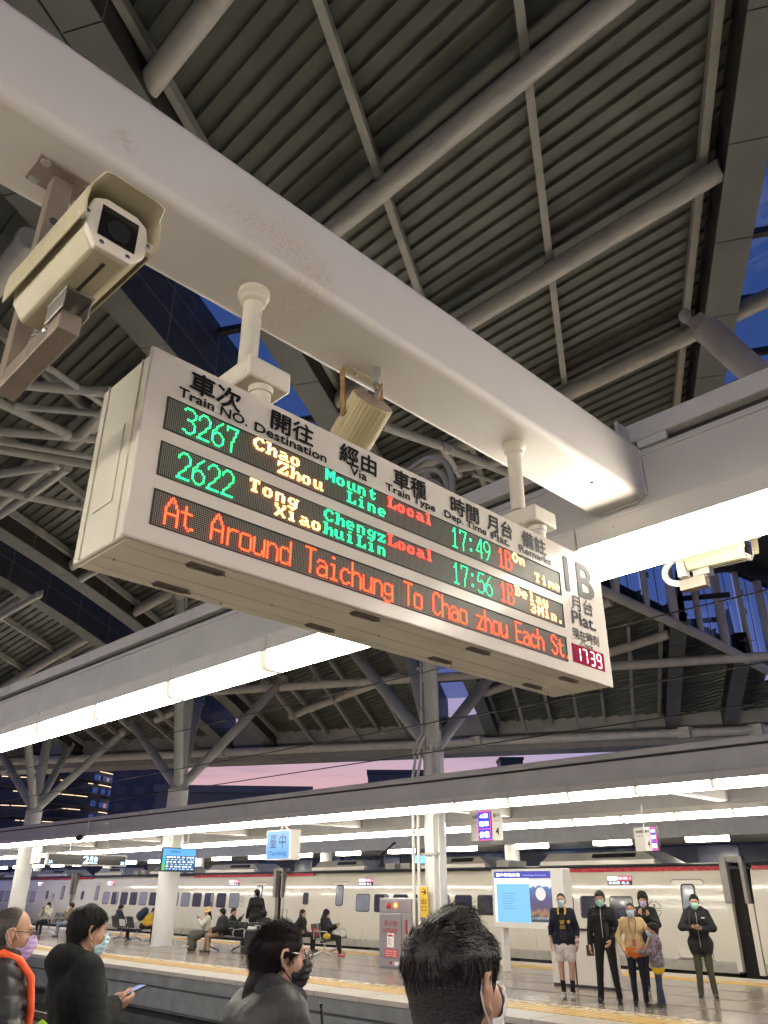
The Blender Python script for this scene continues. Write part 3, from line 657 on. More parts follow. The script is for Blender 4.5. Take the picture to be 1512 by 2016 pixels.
# tall thin strokes on a 7 x 14 grid (x, y down)
ST = {'0': ['1,0 5,0 6,2 6,11 5,13 1,13 0,11 0,2 1,0'], '1': ['1,3 3,0 3,13', '1,13 5,13'], '2': ['0,3 1,1 2,0 4,0 6,2 6,4 5,6 0,13 6,13'], '3': ['0,1 2,0 4,0 6,2 6,4 4,6 2,6', '4,6 6,8 6,11 4,13 2,13 0,12'],
 '4': ['5,13 5,0 0,9 6,9'], '5': ['6,0 1,0 0,6 4,5 6,7 6,11 4,13 1,13 0,12'], '6': ['5,0 2,3 0,7 0,11 2,13 4,13 6,11 6,8 4,6 2,6 0,8'], '7': ['0,2 0,0 6,0 4,6 3,9 3,13'], '9': ['6,5 4,7 2,7 0,5 0,2 2,0 4,0 6,2 6,6 4,11 2,13'],
 ':': ['2,3 3,3 3,4 2,4', '2,10 3,10 3,11 2,11'], 'B': ['0,0 0,13 4,13 6,11 6,8 4,6 0,6', '0,0 4,0 5,2 5,4 4,6'],
 'A': ['0,13 0,5 3,0 6,5 6,13', '0,8 6,8'], 't': ['2,2 2,11 4,13 6,12', '0,5 5,5'], 'r': ['1,5 1,13', '1,7 3,5 6,5'], 'o': ['1,5 5,5 6,7 6,11 5,13 1,13 0,11 0,7 1,5'], 'u': ['0,5 0,11 1,13 4,13 6,10', '6,5 6,13'],
 'n': ['0,5 0,13', '0,7 2,5 4,5 6,7 6,13'], 'd': ['6,1 6,13', '6,7 4,5 1,5 0,7 0,11 1,13 4,13 6,11'], 'T': ['0,0 6,0', '3,0 3,13'], 'a': ['0,6 1,5 4,5 6,7 6,13', '6,8 2,8 0,10 0,12 1,13 4,13 6,11'],
 'i': ['2,1 3,1', '1,5 3,5 3,13', '1,13 5,13'], 'c': ['6,6 4,5 2,5 0,7 0,11 2,13 4,13 6,12'], 'h': ['0,0 0,13', '0,7 2,5 4,5 6,7 6,13'], 'g': ['6,5 6,14 4,15 1,15 0,14', '6,7 4,5 1,5 0,7 0,9 1,11 4,11 6,9'],
 'C': ['6,2 4,0 2,0 0,2 0,11 2,13 4,13 6,11'], 'z': ['0,5 6,5 0,13 6,13'], 'E': ['6,0 0,0 0,13 6,13', '0,6 5,6'], 'S': ['6,2 4,0 2,0 0,2 0,4 6,8 6,11 4,13 2,13 0,11'], '.': ['2,12 3,12 3,13 2,13 2,12']}
def dots8(s, c0, r0):
    out = set()
    for i, ch in enumerate(s):
        h = F8[ch]
        for r in range(8):
            b = int(h[2 * r:2 * r + 2], 16)
            for k in range(8):
                if b >> k & 1: out.add((c0 + i * 8 + k, r0 + r))
    return out
def dots16(s, c0, r0=1):
    out = set()
    for i, ch in enumerate(s):
        for pl in ST.get(ch, []):
            p = [tuple(int(q) for q in w.split(',')) for w in pl.split()]
            for a, b in zip(p, p[1:]):
                n = max(abs(b[0] - a[0]), abs(b[1] - a[1]), 1)
                for k in range(n + 1):
                    out.add((c0 + i * 8 + round(a[0] + (b[0] - a[0]) * k / n), r0 + round(a[1] + (b[1] - a[1]) * k / n)))
    return out
ROWS = [(.303, .392), (.174, .262), (.043, .131)]
Y0 = .055; CW = 8
def led_row(zlo, zhi, items):
    m = MB(); m.bb(.0081, .0086, Y0 - .002, Y0 + 320 * PIT + .002, zlo, zhi); p = m.build('led_panel', M_LEDP, sg, smooth=0)
    fr = MB(); a, b = Y0 - .002, Y0 + 320 * PIT + .002
    for (ya, yb, za, zb) in ((a - .004, a, zlo - .003, zhi + .003), (b, b + .004, zlo - .003, zhi + .003), (a - .004, b + .004, zhi, zhi + .003), (a - .004, b + .004, zlo - .003, zlo)):
        fr.bb(.0081, .0105, ya, yb, za, zb)
    fr.build('panel_frame', M_DARKGAP, p, smooth=0)
    zt = (zlo + zhi) / 2 + 8 * PIT
    for mtl, dots, rad in items:
        d = MB()
        for (c, r) in sorted(dots):
            if not (0 <= c < 320): continue
            y = Y0 + (c + .5) * PIT; z = zt - (r + .5) * PIT
            vs = [(.0150, y, z)] + [(.0132, y + rad * math.cos(k * math.pi / 3), z + rad * math.sin(k * math.pi / 3)) for k in range(6)]
            d.add(vs, [(0, 1 + k, 1 + (k + 1) % 6) for k in range(6)])
        tag(d.build('lit_text', mtl, p, smooth=0), kind='stuff')
led_row(*ROWS[0], [(G_GREEN, dots16('3267', 8), .0031), (G_ORANGE, dots8('Chao', 48, 0) | dots8('Zhou', 64, 8), .0031), (G_TEAL, dots8('Mount', 96, 0) | dots8('Line', 112, 8), .0030),
    (G_RED, dots8('Local', 144, 0), .0030), (G_TEAL, dots16('17:49', 200), .0031), (G_ROSE, dots16('1B', 247), .0029), (G_ORANGE, dots8('On', 263, 0) | dots8('Time', 288, 8), .0031)])
led_row(*ROWS[1], [(G_GREEN, dots16('2622', 8), .0031), (G_ORANGE, dots8('Tong', 48, 0) | dots8('Xiao', 64, 8), .0031), (G_TEAL, dots8('Chengz', 96, 0) | dots8('huiLin', 96, 8), .0030),
    (G_RED, dots8('Local', 144, 0), .0030), (G_TEAL, dots16('17:56', 200), .0031), (G_ROSE, dots16('1B', 247), .0029), (G_ORANGE, dots8('Delay', 263, 0) | dots8('3Min.', 280, 8), .0031)])
led_row(*ROWS[2], [(G_ROSE, dots16('At Around Taichung To Chao zhou Each St.', 5), .0033)])
# clock window
ck = MB(); ck.bb(.0081, .0090, 1.814, 2.040, .048, .121); ckp = ck.build('clock_window', mat('clock_red', (.10, .004, .006), .15, var=.05, emit=(.8, .0, .03), es=.22), sg, smooth=0)
G_CLK = glow('clock_segments', (1.0, .42, .46), 5.0)
SEG = {'1': 'bc', '7': 'abc', '3': 'abcdg', '9': 'abcdfg'}
d = MB()
for ch, y in zip('1739', (1.838, 1.885, 1.938, 1.985)):
    w, h = .030, .052; zb = .058; sk = lambda z: (z - zb) * .06
    for s_ in SEG[ch]:
        a, b = {'a': ((.2, 1), (.9, 1)), 'g': ((.2, .5), (.9, .5)), 'd': ((.2, 0), (.9, 0)), 'b': ((1, .95), (1, .55)), 'c': ((1, .45), (1, .05)), 'f': ((0.1, .95), (0.1, .55)), 'e': ((0.1, .45), (0.1, .05))}[s_]
        d.bar((.0097, y + a[0] * w, zb + a[1] * h), (.0097, y + b[0] * w, zb + b[1] * h), .005, .001, up=(1, 0, 0))
d.build('lit_digits', G_CLK, ckp, smooth=0)

# ------------------------------------------------------------------ loudspeaker under the beam
sp = empty('loudspeaker', (-1.80, 1.64, 3.322), 'cream ribbed cylindrical loudspeaker hanging from a rusty bracket under the beam', 'speaker')
O_ = np.array((-1.80, 1.64, 3.322))
ax = np.array((-.14, .019, -.102)); ax /= np.linalg.norm(ax); ux = np.cross(ax, (0, 0, 1)); ux /= np.linalg.norm(ux); wx = np.cross(ax, ux); MX = np.stack([ux, wx, ax], 1)
cen = np.array((-1.722, 1.632, 3.169)) - O_
NR = 64; b = MB(); vs = []; fs = []; RS = .082; LS = .18
for (r, z) in ((RS - .003, 0), (RS, .004), (RS, LS - .005), (RS - .003, LS)):
    for k in range(NR * 2):
        a = math.pi * k / NR; rr = r - (.0022 if k % 4 == 0 else 0); vs.append(cen + MX @ np.array((rr * math.cos(a), rr * math.sin(a), z)))
n2 = NR * 2
for i in range(3):
    for k in range(n2): fs.append((i * n2 + k, i * n2 + (k + 1) % n2, (i + 1) * n2 + (k + 1) % n2, (i + 1) * n2 + k))
fs += [tuple(3 * n2 + k for k in range(n2)), tuple(range(n2 - 1, -1, -1))]
b.add(vs, fs); b.build('ribbed_case', mat('speaker_gold_cream', (.44, .36, .20), .4, var=.06, vs=20), sp, smooth=25)
m = MB(); m.lathe([(.02, -.004), (RS - .012, -.003), (RS - .004, .0), (RS - .004, .003)], cen, 32, M=MX); m.build('back_disc', mat('speaker_back', (.27, .20, .14), .6, var=.2, vs=30, bump=.1), sp, smooth=40)
m = MB(); m.lathe([(.008, -.03), (.012, -.02), (.012, .006)], cen + MX @ np.array((0.02, -.03, 0)), 12, M=MX); m.build('cable_gland', M_BRKT, sp, smooth=40)
mid = cen + MX @ np.array((0, 0, .075))
for sgn in (-1, 1):
    m = MB(); p0 = mid + ux * sgn * (RS + .005); top = np.array((p0[0] - .012, p0[1], -.008)); m.bar(p0 + (p0 - top) * .10, top, .026, .003, up=tuple(ux)); m.lathe([(.011, -.002), (.011, .005)], p0, 10, M=np.stack([wx, ax, ux * sgn], 1)); m.build('bracket_arm', M_RUST, sp, smooth=0)
m = MB(); m.bb(mid[0] - .030, mid[0] + .006, mid[1] - RS - .006, mid[1] + RS + .006, -.010, -.0065); m.ball((mid[0] - .012, mid[1] - .03, -.012), .008, 8); m.bb(mid[0] - .02, mid[0] + .0, mid[1] - .02, mid[1] + .02, -.0065, 0); m.build('bracket_bridge', M_CREAM, sp, smooth=0)
m = MB(); pts = [np.array((.075, .015, 0)), np.array((.073, .013, -.045)), np.array((.076, .006, -.075))]
m.tube(pts, [.014, .014, .013], 12)
for i in range(9): m.lathe([(.0155, 0), (.0155, .003)], pts[0] + (pts[1] - pts[0]) * (.1 + .1 * i), 12)
m.build('flex_conduit', M_PIPED, sp, smooth=50)
m = MB(); m.tube([pts[2], pts[2] + np.array((.004, .0, -.03)), cen + MX @ np.array((.02, -.03, -.05)), cen + MX @ np.array((.02, -.03, -.02))], .006, 8); m.build('cable', M_BRKT, sp, smooth=60)

# ------------------------------------------------------------------ CCTV cameras
M_LENS = mat('camera_window', (.008, .008, .009), .06, var=0, coat=1)
def housing(root, o, ax, upv, L=.34, w=.135, h=.125, pal=(M_CREAMW, M_CREAM)):
    """box housing with chamfered belly, sunshield, bezel; o = front centre, ax = pointing direction"""
    ax = np.array(ax, float); ax /= np.linalg.norm(ax); upv = np.array(upv, float); y = np.cross(upv, ax); y /= np.linalg.norm(y); z = np.cross(ax, y); o = np.array(o, float)
    P = lambda a, b, c: o + ax * a + y * b + z * c
    hw, hh = w / 2, h / 2
    sec = [(-hw * .55, -hh), (hw * .55, -hh), (hw * .92, -hh * .45), (hw, hh * .1), (hw * .86, hh * .75), (hw * .5, hh), (-hw * .5, hh), (-hw * .86, hh * .75), (-hw, hh * .1), (-hw * .92, -hh * .45)]
    m = MB(); m.prism(sec, P(-L, 0, 0), y, z, ax * (L - .012)); m.build('case', pal[1], root, smooth=20, bevel=.006)
    m = MB(); s2 = [(a * 1.02, b * 1.02) for a, b in sec]; m.prism(s2, P(-.012, 0, 0), y, z, ax * .016); s3 = [(-hw * 1.05, hh * .05), (-hw * 1.05, hh * .28), (-hw * .8, hh * .3), (-hw * .8, hh * .0)]
    for sg_ in (-1, 1): m.box(P(-.004, sg_ * hw * 1.02, hh * .08), (.016, .022, .026), M=np.stack([ax, y, z], 1))
    m.build('bezel', pal[0], root, smooth=20, bevel=.003)
    m = MB(); m.box(P(.004, 0, .004), (.004, w * .60, h * .62), M=np.stack([ax, y, z], 1)); m.build('window', M_LENS, root, smooth=0)
    m = MB(); m.lathe([(.020, 0), (.024, .003), (.024, .006), (.016, .007)], P(.0055, 0, -.006), 20, M=np.stack([y, z, ax], 1)); m.build('lens', M_BLACK, root, smooth=40)
    m = MB()
    for (a, b) in ((-hw * 1.0, hh * .08), (hw * 1.0, hh * .08), (-hw * .42, -hh * .8), (hw * .42, -hh * .8)): m.lathe([(.006, 0), (.0055, .003), (.003, .004)], P(.003, a, b), 10, M=np.stack([y, z, ax], 1))
    m.build('screw', M_CHROME, root, smooth=40)
    # sunshield: bent sheet over the top, overhanging the front
    k1, k2 = 1.10, 1.16; t_ = .004; arc = [(-hw * 1.16, -hh * .30), (-hw * 1.20, hh * .25)] + [(hw * (-.70 - .47 * math.cos(R(a))), hh * (.82 + .48 * math.sin(R(a)))) for a in (10, 30, 50, 70, 88)] + [(hw * (.70 + .47 * math.cos(R(a))), hh * (.82 + .48 * math.sin(R(a)))) for a in (88, 70, 50, 30, 10)] + [(hw * 1.20, hh * .25), (hw * 1.16, -hh * .30)]
    m = MB(); n = len(arc); vs = []
    for a_ in (-L - .02, .055):
        for q in (1, .965):
            for (b, c) in arc:
                f_ = .0 if a_ < 0 else (-.03 if abs(b) > hw * 1.1 else 0)
                vs.append(P(a_ + f_, b * q, c * q))
    fs = []
    for k in range(n - 1):
        fs += [(k, k + 1, 2 * n + k + 1, 2 * n + k), (n + k, 3 * n + k, 3 * n + k + 1, n + k + 1), (2 * n + k, 2 * n + k + 1, 3 * n + k + 1, 3 * n + k), (k, n + k, n + k + 1, k + 1)]
    fs += [(0, 2 * n, 3 * n, n), (n - 1, 2 * n - 1, 4 * n - 1, 3 * n - 1)]
    m.add(vs, fs); m.build('sunshield', pal[1], root, smooth=75)
    m = MB(); m.box(P(-L * .45, 0, -hh * 1.005), (L * .7, .007, .004), M=np.stack([ax, y, z], 1)); m.build('belly_slot', M_DARKGAP, root, smooth=0)
    return P
cc = empty('security_camera', (-1.72, .45, 3.322), 'cream security camera on a brown bracket under the beam, facing the viewer', 'camera')
m = MB(); m.bb(-.052, .052, -.08, .085, -.007, 0); pl = m.build('mounting_plate', M_BRKT, cc, smooth=0, bevel=.002)
for a in (-.038, .038):
    for b in (-.06, .062):
        m = MB(); m.lathe([(.011, -.012), (.011, -.009), (.014, -.008), (.014, -.006)], (a, b, 0), 10); m.build('bolt', M_STEEL, pl, smooth=40)
m = MB(); wA = .026
m.bb(.014, .018, -wA, wA, -.66, -.007); m.bb(-.03, .014, wA - .004, wA, -.66, -.007); m.bb(-.03, .014, -wA, -wA + .004, -.66, -.007)
m.build('drop_channel', M_BRKT, cc, smooth=0, bevel=.002)
m = MB(); m.tube([(.0181, 0, -.16), (.0185, 0, -.16)], .012, 16); m.build('channel_hole', M_DARKGAP, cc, smooth=0)
m = MB(); m.bb(-.03, .315, -.024, .024, -.69, -.64); m.build('arm', M_BRKT, cc, smooth=0, bevel=.003)
m = MB(); m.ball((.25, -.0245, -.665), .008, 8); m.build('arm_bolt', M_STEEL, cc, smooth=40)
m = MB(); m.ball((.25, .0245, -.665), .008, 8); m.build('arm_bolt', M_STEEL, cc, smooth=40)
m = MB(); m.bb(.245, .335, -.03, -.026, -.65, -.60); m.bb(.245, .335, .026, .03, -.65, -.60); m.bb(.245, .345, -.032, .032, -.606, -.601); m.build('tilt_clamp', M_STEEL, cc, smooth=0, bevel=.002)
housing(cc, np.array((.49, -.005, -.540)), (1, .03, -.0), (0, 0, 1))
m = MB(); pts = [(.16, .0, -.56), (.12, .0, -.60), (.09, 0, -.64)]; m.tube(pts, .014, 12)
for i in range(14): q = np.array(pts[0]) + (np.array(pts[2]) - np.array(pts[0])) * i / 13; m.lathe([(.016, 0), (.016, .004)], q, 12, M=np.eye(3))
m.build('flex_conduit', M_PIPED, cc, smooth=50)
c2 = empty('security_camera', (-1.70, 4.0, 3.25), 'cream security camera seen in profile beyond the near lamps, at the right', 'camera')
m = MB(); m.bb(-.05, .05, -.35, .03, .02, .07); m.bb(-.045, -.0, -.03, .03, -.12, .09); m.build('arm', M_CREAMW, c2, smooth=0, bevel=.003)
m = MB(); m.bb(-.045, .10, -.03, .03, -.20, -.14); m.build('foot_bracket', M_BRKT, c2, smooth=0, bevel=.003)
m = MB(); m.bb(.04, .13, -.03, .03, -.14, -.105); m.tube([(.09, 0, -.15), (.09, 0, -.09)], .02, 10); m.build('tilt_clamp', M_STEEL, c2, smooth=0)
housing(c2, (.345, -.03, -.065), (1, -.12, -.09), (0, 0, 1), L=.33, w=.12, h=.115)
m = MB(); m.tube([(-.03 - .10 * math.sin(R(a)), 0, -.075 + .075 * math.cos(R(a))) for a in range(0, 181, 12)], .017, 12); m.build('flex_conduit', M_WHITE, c2, smooth=60)
# round lamp at the left edge under the beam
rl = empty('round_fitting', (-2.0, .27, 3.322), 'round dark metal fitting half cut by the left edge beside the beam', 'fitting')
m = MB(); m.lathe([(.05, -.10), (.075, -.11), (.082, -.08), (.082, -.02), (.05, 0)], n=28); m.build('body', M_STEEL, rl, smooth=40)
m = MB(); m.bb(-.02, .14, -.02, .02, -.006, 0.0); m.build('bracket', M_BRKT, rl, smooth=0)
# ------------------------------------------------------------------ ground, tracks, platforms
M_BALL = mat('ballast', (.075, .068, .060), .9, var=.35, vs=14, bump=.6, bs=30)
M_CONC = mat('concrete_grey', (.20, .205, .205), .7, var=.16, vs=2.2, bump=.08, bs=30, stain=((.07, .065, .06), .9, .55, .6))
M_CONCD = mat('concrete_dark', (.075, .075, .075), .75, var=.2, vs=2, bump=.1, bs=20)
M_TILE = mat('floor_tile_granite', (.25, .21, .17), .20, var=.07, vs=1.1, rv=.0)
M_TILE2 = mat('floor_tile_granite_pale', (.28, .24, .195), .22, var=.07, vs=1.3, rv=.0)
M_EDGE = mat('edge_slab_pale', (.44, .40, .34), .5, var=.06, vs=1.5, rv=0)
M_YELL = mat('tactile_yellow', (.56, .36, .11), .45, var=.10, vs=1.2, rv=0)
M_BEIGE = mat('border_beige', (.52, .42, .27), .28, var=.08, vs=3)
M_RAIL = mat('rail_steel', (.22, .17, .14), .35, metal=.8, var=.2)
m = MB(); m.bb(-700, 700, -300, 900, -1.4, -1.18); tag(m.build('ground', M_BALL, None, smooth=0), kind='structure')
m = MB(); m.bb(-90, 40, -6.0, 3.55, -1.17, -.17); tag(m.build('near_platform', mat('near_floor', (.26, .24, .21), .3, var=.2, vs=2), None, smooth=0), kind='structure')
pf = empty('far_platform', (0, 10.3, 0), kind='structure')
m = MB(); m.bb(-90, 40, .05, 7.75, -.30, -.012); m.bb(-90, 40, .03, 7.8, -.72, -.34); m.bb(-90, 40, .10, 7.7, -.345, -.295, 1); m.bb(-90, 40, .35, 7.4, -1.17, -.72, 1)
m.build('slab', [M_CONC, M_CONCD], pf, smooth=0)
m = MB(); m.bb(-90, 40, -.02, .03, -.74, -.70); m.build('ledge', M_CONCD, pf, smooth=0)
m = MB(); m.bb(-1.14, -.012, 0, .72, -.075, 0); em = m.mesh('edge_slab', M_EDGE, 0)
m = MB(); m.bb(-1.14, -.012, 0, 1.13, -.02, 0.0); tm = m.mesh('floor_tile', M_TILE, 0); tm2 = tm.copy(); tm2.materials.clear(); tm2.materials.append(M_TILE2)
m = MB(); m.bb(-.596, -.004, .0, .60, -.02, .002)
for i in range(4):
    m.bb(-.56 + i * .15, -.50 + i * .15, .03, .57, .002, .007)
ym = m.mesh('tactile_tile', M_YELL, 0)
def put(me, name, parent, p):
    o = bpy.data.objects.new(name, me); COL.objects.link(o); o.parent = parent; o.location = p; return o
for i in range(40):
    x = -3.0 - i * 1.15
    put(em, 'edge_slab', pf, (x, 0, 0)); 
    if i < 34: put(em, 'edge_slab', pf, (x, 7.78 - .65, -.001))
for i in range(66): put(ym, 'tactile_tile', pf, (-3 - i * .6, .735, 0))
for i in range(50): put(ym, 'tactile_tile', pf, (-3 - i * .6, 6.50, 0))
m = MB()
m.bb(-90, 40, 1.34, 1.66, -.02, -.001); m.bb(-90, 40, 6.40, 6.49, -.02, -.001); m.build('border_strip', M_BEIGE, pf, smooth=0)
for j in range(4):
    for i in range(24):
        put(tm if (i * 7 + j * 3) % 5 else tm2, 'floor_tile', pf, (-3 - i * 1.15 - (.57 if j % 2 else 0), 1.68 + j * 1.235, 0))
far = MB(); 
for j in range(4):
    for i in range(24, 70): x = -3 - i * 1.15 - (.57 if j % 2 else 0); far.bb(x - 1.14, x - .012, 1.68 + j * 1.235, 1.68 + j * 1.235 + 1.13, -.02, 0)
for i in range(40, 70): x = -3 - i * 1.15; far.bb(x - 1.14, x - .012, 0, .72, -.075, 0)
far.bb(-2.9, 30, 1.68, 6.6, -.02, 0); far.bb(-2.9, 30, 0, 1.3, -.02, 0); far.bb(-2.9, 30, 6.8, 7.78, -.02, 0)
tag(far.build('distant_floor_tiles', M_TILE, pf, smooth=0), kind='stuff')
for (y, n) in ((5.4, 'near'), (8.6, 'mid'), (20.0, 'third'), (24.0, 'fourth')):
    m = MB()
    for d in (-.53, .53): m.bb(-90, 40, y + d - .035, y + d + .035, -1.05, -.92)
    tag(m.build('rail_track', M_RAIL, None, smooth=0), kind='structure')
# wall fittings low on the platform side
m = MB(); m.bb(0, .9, -.06, .03, -.98, -.78); m.bb(1.1, 1.25, -.05, .03, -.95, -.55)
wb = m.build('cable_tray', M_CONC, None, smooth=0); wb.location = (-13.4, 10.3, 0); tag(wb, 'grey cable tray boxes on the wall under the far platform edge', 'cable tray')

# ------------------------------------------------------------------ the train
M_TRAIN = mat('train_white', (.64, .60, .51), .16, var=.03, vs=.8, rv=.05, coat=.6)
M_TRED = mat('train_red', (.42, .02, .03), .25, var=.05, coat=.4)
M_TROOF = mat('train_roof_black', (.012, .012, .013), .5, var=.1)
M_TGREY = mat('train_roof_gear', (.30, .28, .25), .5, var=.12, vs=2)
M_TDARK = mat('train_underframe', (.02, .018, .016), .8, var=.3)
M_TGLASS = mat('train_window', (.018, .022, .028), .05, var=.3, vs=2, coat=.5)
M_TGLASSB = mat('train_window_curtain', (.22, .25, .30), .08, var=.12, vs=2, coat=.5)
M_RUBB = mat('window_rubber', (.012, .012, .012), .4, var=0)
M_TSEAM = mat('train_seam', (.22, .21, .19), .5, var=0)
M_GANG = mat('gangway_grey', (.26, .24, .22), .45, var=.1)
TY = 22.5
def rrect(w, h, r, n=5):
    out = []
    for cx, cz, a0 in ((w / 2 - r, h / 2 - r, 0), (-w / 2 + r, h / 2 - r, 90), (-w / 2 + r, -h / 2 + r, 180), (w / 2 - r, -h / 2 + r, 270)):
        for k in range(n + 1):
            a = R(a0 + 90 * k / n); out.append((cx + r * math.cos(a), cz + r * math.sin(a)))
    return out
side = [(0.05, -.30), (0, -.10), (-.01, .4), (-.005, 1.0), (.03, 1.6), (.10, 2.05), (.115, 2.085)]      # (y inwards, z)
def sy(z):
    for (y0, z0), (y1, z1) in zip(side, side[1:]):
        if z0 <= z <= z1: return y0 + (y1 - y0) * (z - z0) / (z1 - z0)
    return .1
def panel(mb, cx, cz, w, h, r, off, mi=0):
    """rounded plate lying on the car side, off = how far proud"""
    pr = rrect(w, h, r); n = len(pr); vs = []
    for d in (off, 0.0):
        for (a, b) in pr: vs.append((cx + a, sy(cz + b) - d, cz + b))
    fs = [tuple(range(n))] + [(i, n + i, n + (i + 1) % n, (i + 1) % n) for i in range(n)]
    mb.add(vs, fs, mi)
def train_car(xr, label, windows, doors, disp, logo, num):
    L = 18.75; e = empty('train_car', (xr, TY, 0), label, 'train', 'cars of the white train')
    x0, x1 = -L, 0
    b = MB(); n = len(side); full = side + [(.35, 2.24), (2.4, 2.24), (2.75, 2.08), (2.8, 1.0), (2.8, -.30)]
    b.prism(full, (x0, 0, 0), (0, 1, 0), (0, 0, 1), (x1 - x0, 0, 0)); bd = b.build('body', M_TRAIN, e, smooth=50)
    r = MB(); r.prism([(.108, 2.195), (.13, 2.255), (.5, 2.30), (2.3, 2.30), (2.66, 2.20)], (x0, 0, 0), (0, 1, 0), (0, 0, 1), (x1 - x0, 0, 0)); r.build('roof', M_TROOF, e, smooth=0)
    s_ = MB()
    for (a, c) in ((x0 + 0.05, x0 + 1.8), (x1 - 6.5, x1 - .05)): s_.prism([(.109, 2.088), (.104, 2.194), (.14, 2.194), (.14, 2.088)], (a, 0, 0), (0, 1, 0), (0, 0, 1), (c - a, 0, 0))
    s_.build('red_stripe', M_TRED, e, smooth=0)
    for i, wx in enumerate(windows):
        f = MB(); panel(f, wx - xr, 1.155, .76, .60, .09, .004); fo = f.build('window', M_RUBB, e, smooth=0)
        g = MB(); panel(g, wx - xr, 1.155, .70, .54, .07, .007); g.build('pane', M_TGLASS if i % 4 else M_TGLASSB, fo, smooth=0)
        if i % 3 == 1:
            c = MB(); panel(c, wx - xr + .24, 1.155, .20, .53, .03, .0085); c.build('curtain', M_TGLASSB, fo, smooth=0)
    for (dx, sw) in doors:
        d = MB(); panel(d, dx - xr, .93, .92, 1.86, .08, .012); panel(d, dx - xr, .93, .97, 1.91, .1, .004, 1); dd = d.build('door', [M_TRAIN, M_TSEAM], e, smooth=0)
        f = MB(); panel(f, dx - xr + .02, 1.40, .42, .74, .10, .016); fo = f.build('door_window', M_RUBB, dd, smooth=0)
        g = MB(); panel(g, dx - xr + .02, 1.40, .35, .66, .08, .02); g.build('pane', M_TGLASSB, dd, smooth=0)
        t_ = MB(); t_.bb(dx - xr - .5, dx - xr + .5, -.05, .02, -.04, -.015); t_.build('door_step', M_TSEAM, dd, smooth=0)
    for wx in num:
        f = MB(); panel(f, wx - xr, 1.27, .36, .44, .08, .004); fo = f.build('window', M_RUBB, e, smooth=0)
        g = MB(); panel(g, wx - xr, 1.27, .29, .37, .06, .008); g.build('pane', M_TGLASS, fo, smooth=0)
    for dx in disp:
        f = MB(); panel(f, dx - xr, 1.857, .80, .24, .02, .006); fo = f.build('side_display', M_RUBB, e, smooth=0)
        g = MB(); panel(g, dx - xr - .235, 1.915, .32, .105, .008, .010); g.build('white_field', glow('disp_white', (.9, .9, 1), 2.2), fo, smooth=0)
        g = MB(); panel(g, dx - xr + .16, 1.915, .46, .105, .008, .010); g.build('red_field', glow('disp_red', (1, .05, .12), 1.6), fo, smooth=0)
        zz = 1.80; yy = sy(1.8) - .012
        text('自由座 北上', fo, (dx - xr - .02, yy, zz), (1, 0, 0), (0, .05, 1), .66, .075, glow('disp_white', (.9, .9, 1), 2.2), bold=.02)
        text('區間 1', fo, (dx - xr + .16, sy(1.915) - .014, 1.915), (1, 0, 0), (0, .05, 1), .38, .06, glow('disp_pale', (1, .75, .85), 2.4), bold=.02)
    for lx in logo:
        g = MB(); z0 = 1.125; rr = .20
        for a0, a1 in ((20, 80), (100, 160), (200, 340)):
            pts = [(lx - xr + rr * math.cos(R(a0 + (a1 - a0) * k / 12)), sy(z0) - .003, z0 + rr * math.sin(R(a0 + (a1 - a0) * k / 12))) for k in range(13)]
            g.tube(pts, .013, 6)
        for z in (.03, -.03): g.bar((lx - xr - .2, sy(z0) - .003, z0 + z), (lx - xr + .2, sy(z0) - .003, z0 + z), .008, .022)
        g.bar((lx - xr, sy(z0) - .003, z0 - .08), (lx - xr, sy(z0) - .003, z0 + .10), .02, .006, up=(0, 1, 0)); g.bar((lx - xr - .1, sy(z0) - .003, z0 - .11), (lx - xr + .1, sy(z0) - .003, z0 - .11), .02, .006, up=(0, 1, 0))
        g.ball((lx - xr, sy(z0) - .002, z0 + .1), (.045, .01, .045), 10)
        g.build('emblem', M_TSEAM, e, smooth=0)
    k_ = MB(); k_.prism([(.046, -.30), (-.004, -.10), (-.012, -.04), (.05, -.04), (.08, -.30)][::-1], (x0 + .02, 0, 0), (0, 1, 0), (0, 0, 1), (x1 - x0 - .04, 0, 0)); k_.build('skirt', mat('train_skirt', (.42, .39, .34), .3, var=.1, vs=1.5), e, smooth=0)
    for q in np.arange(x0 + 2.2, x1, 2.6):
        k_ = MB(); panel(k_, q, .25, .012, .55, .004, .002); k_.build('panel_seam', M_TSEAM, e, smooth=0)
    # skirts, bogies
    u = MB(); u.bb(x0 + .1, x1 - .1, .25, 2.5, -.85, -.30)
    u.build('underframe', M_TDARK, e, smooth=0)
    for cx in (x0 + 2.4, x1 - 2.4):
        bg_ = MB(); bg_.bb(cx - 1.5, cx + 1.5, .15, .35, -.72, -.52)
        for d in (-.95, .95): bg_.tube([(cx + d, .12, -.68), (cx + d, .3, -.68)], .34, 18)
        bg_.build('bogie', M_TDARK, e, smooth=40)
    for cx in np.arange(x0 + 5, x1 - 5, 1.7):
        q = MB(); q.bb(cx, cx + 1.3, .2, .3, -.62, -.33); q.build('equipment_box', M_CONCD, e, smooth=0)
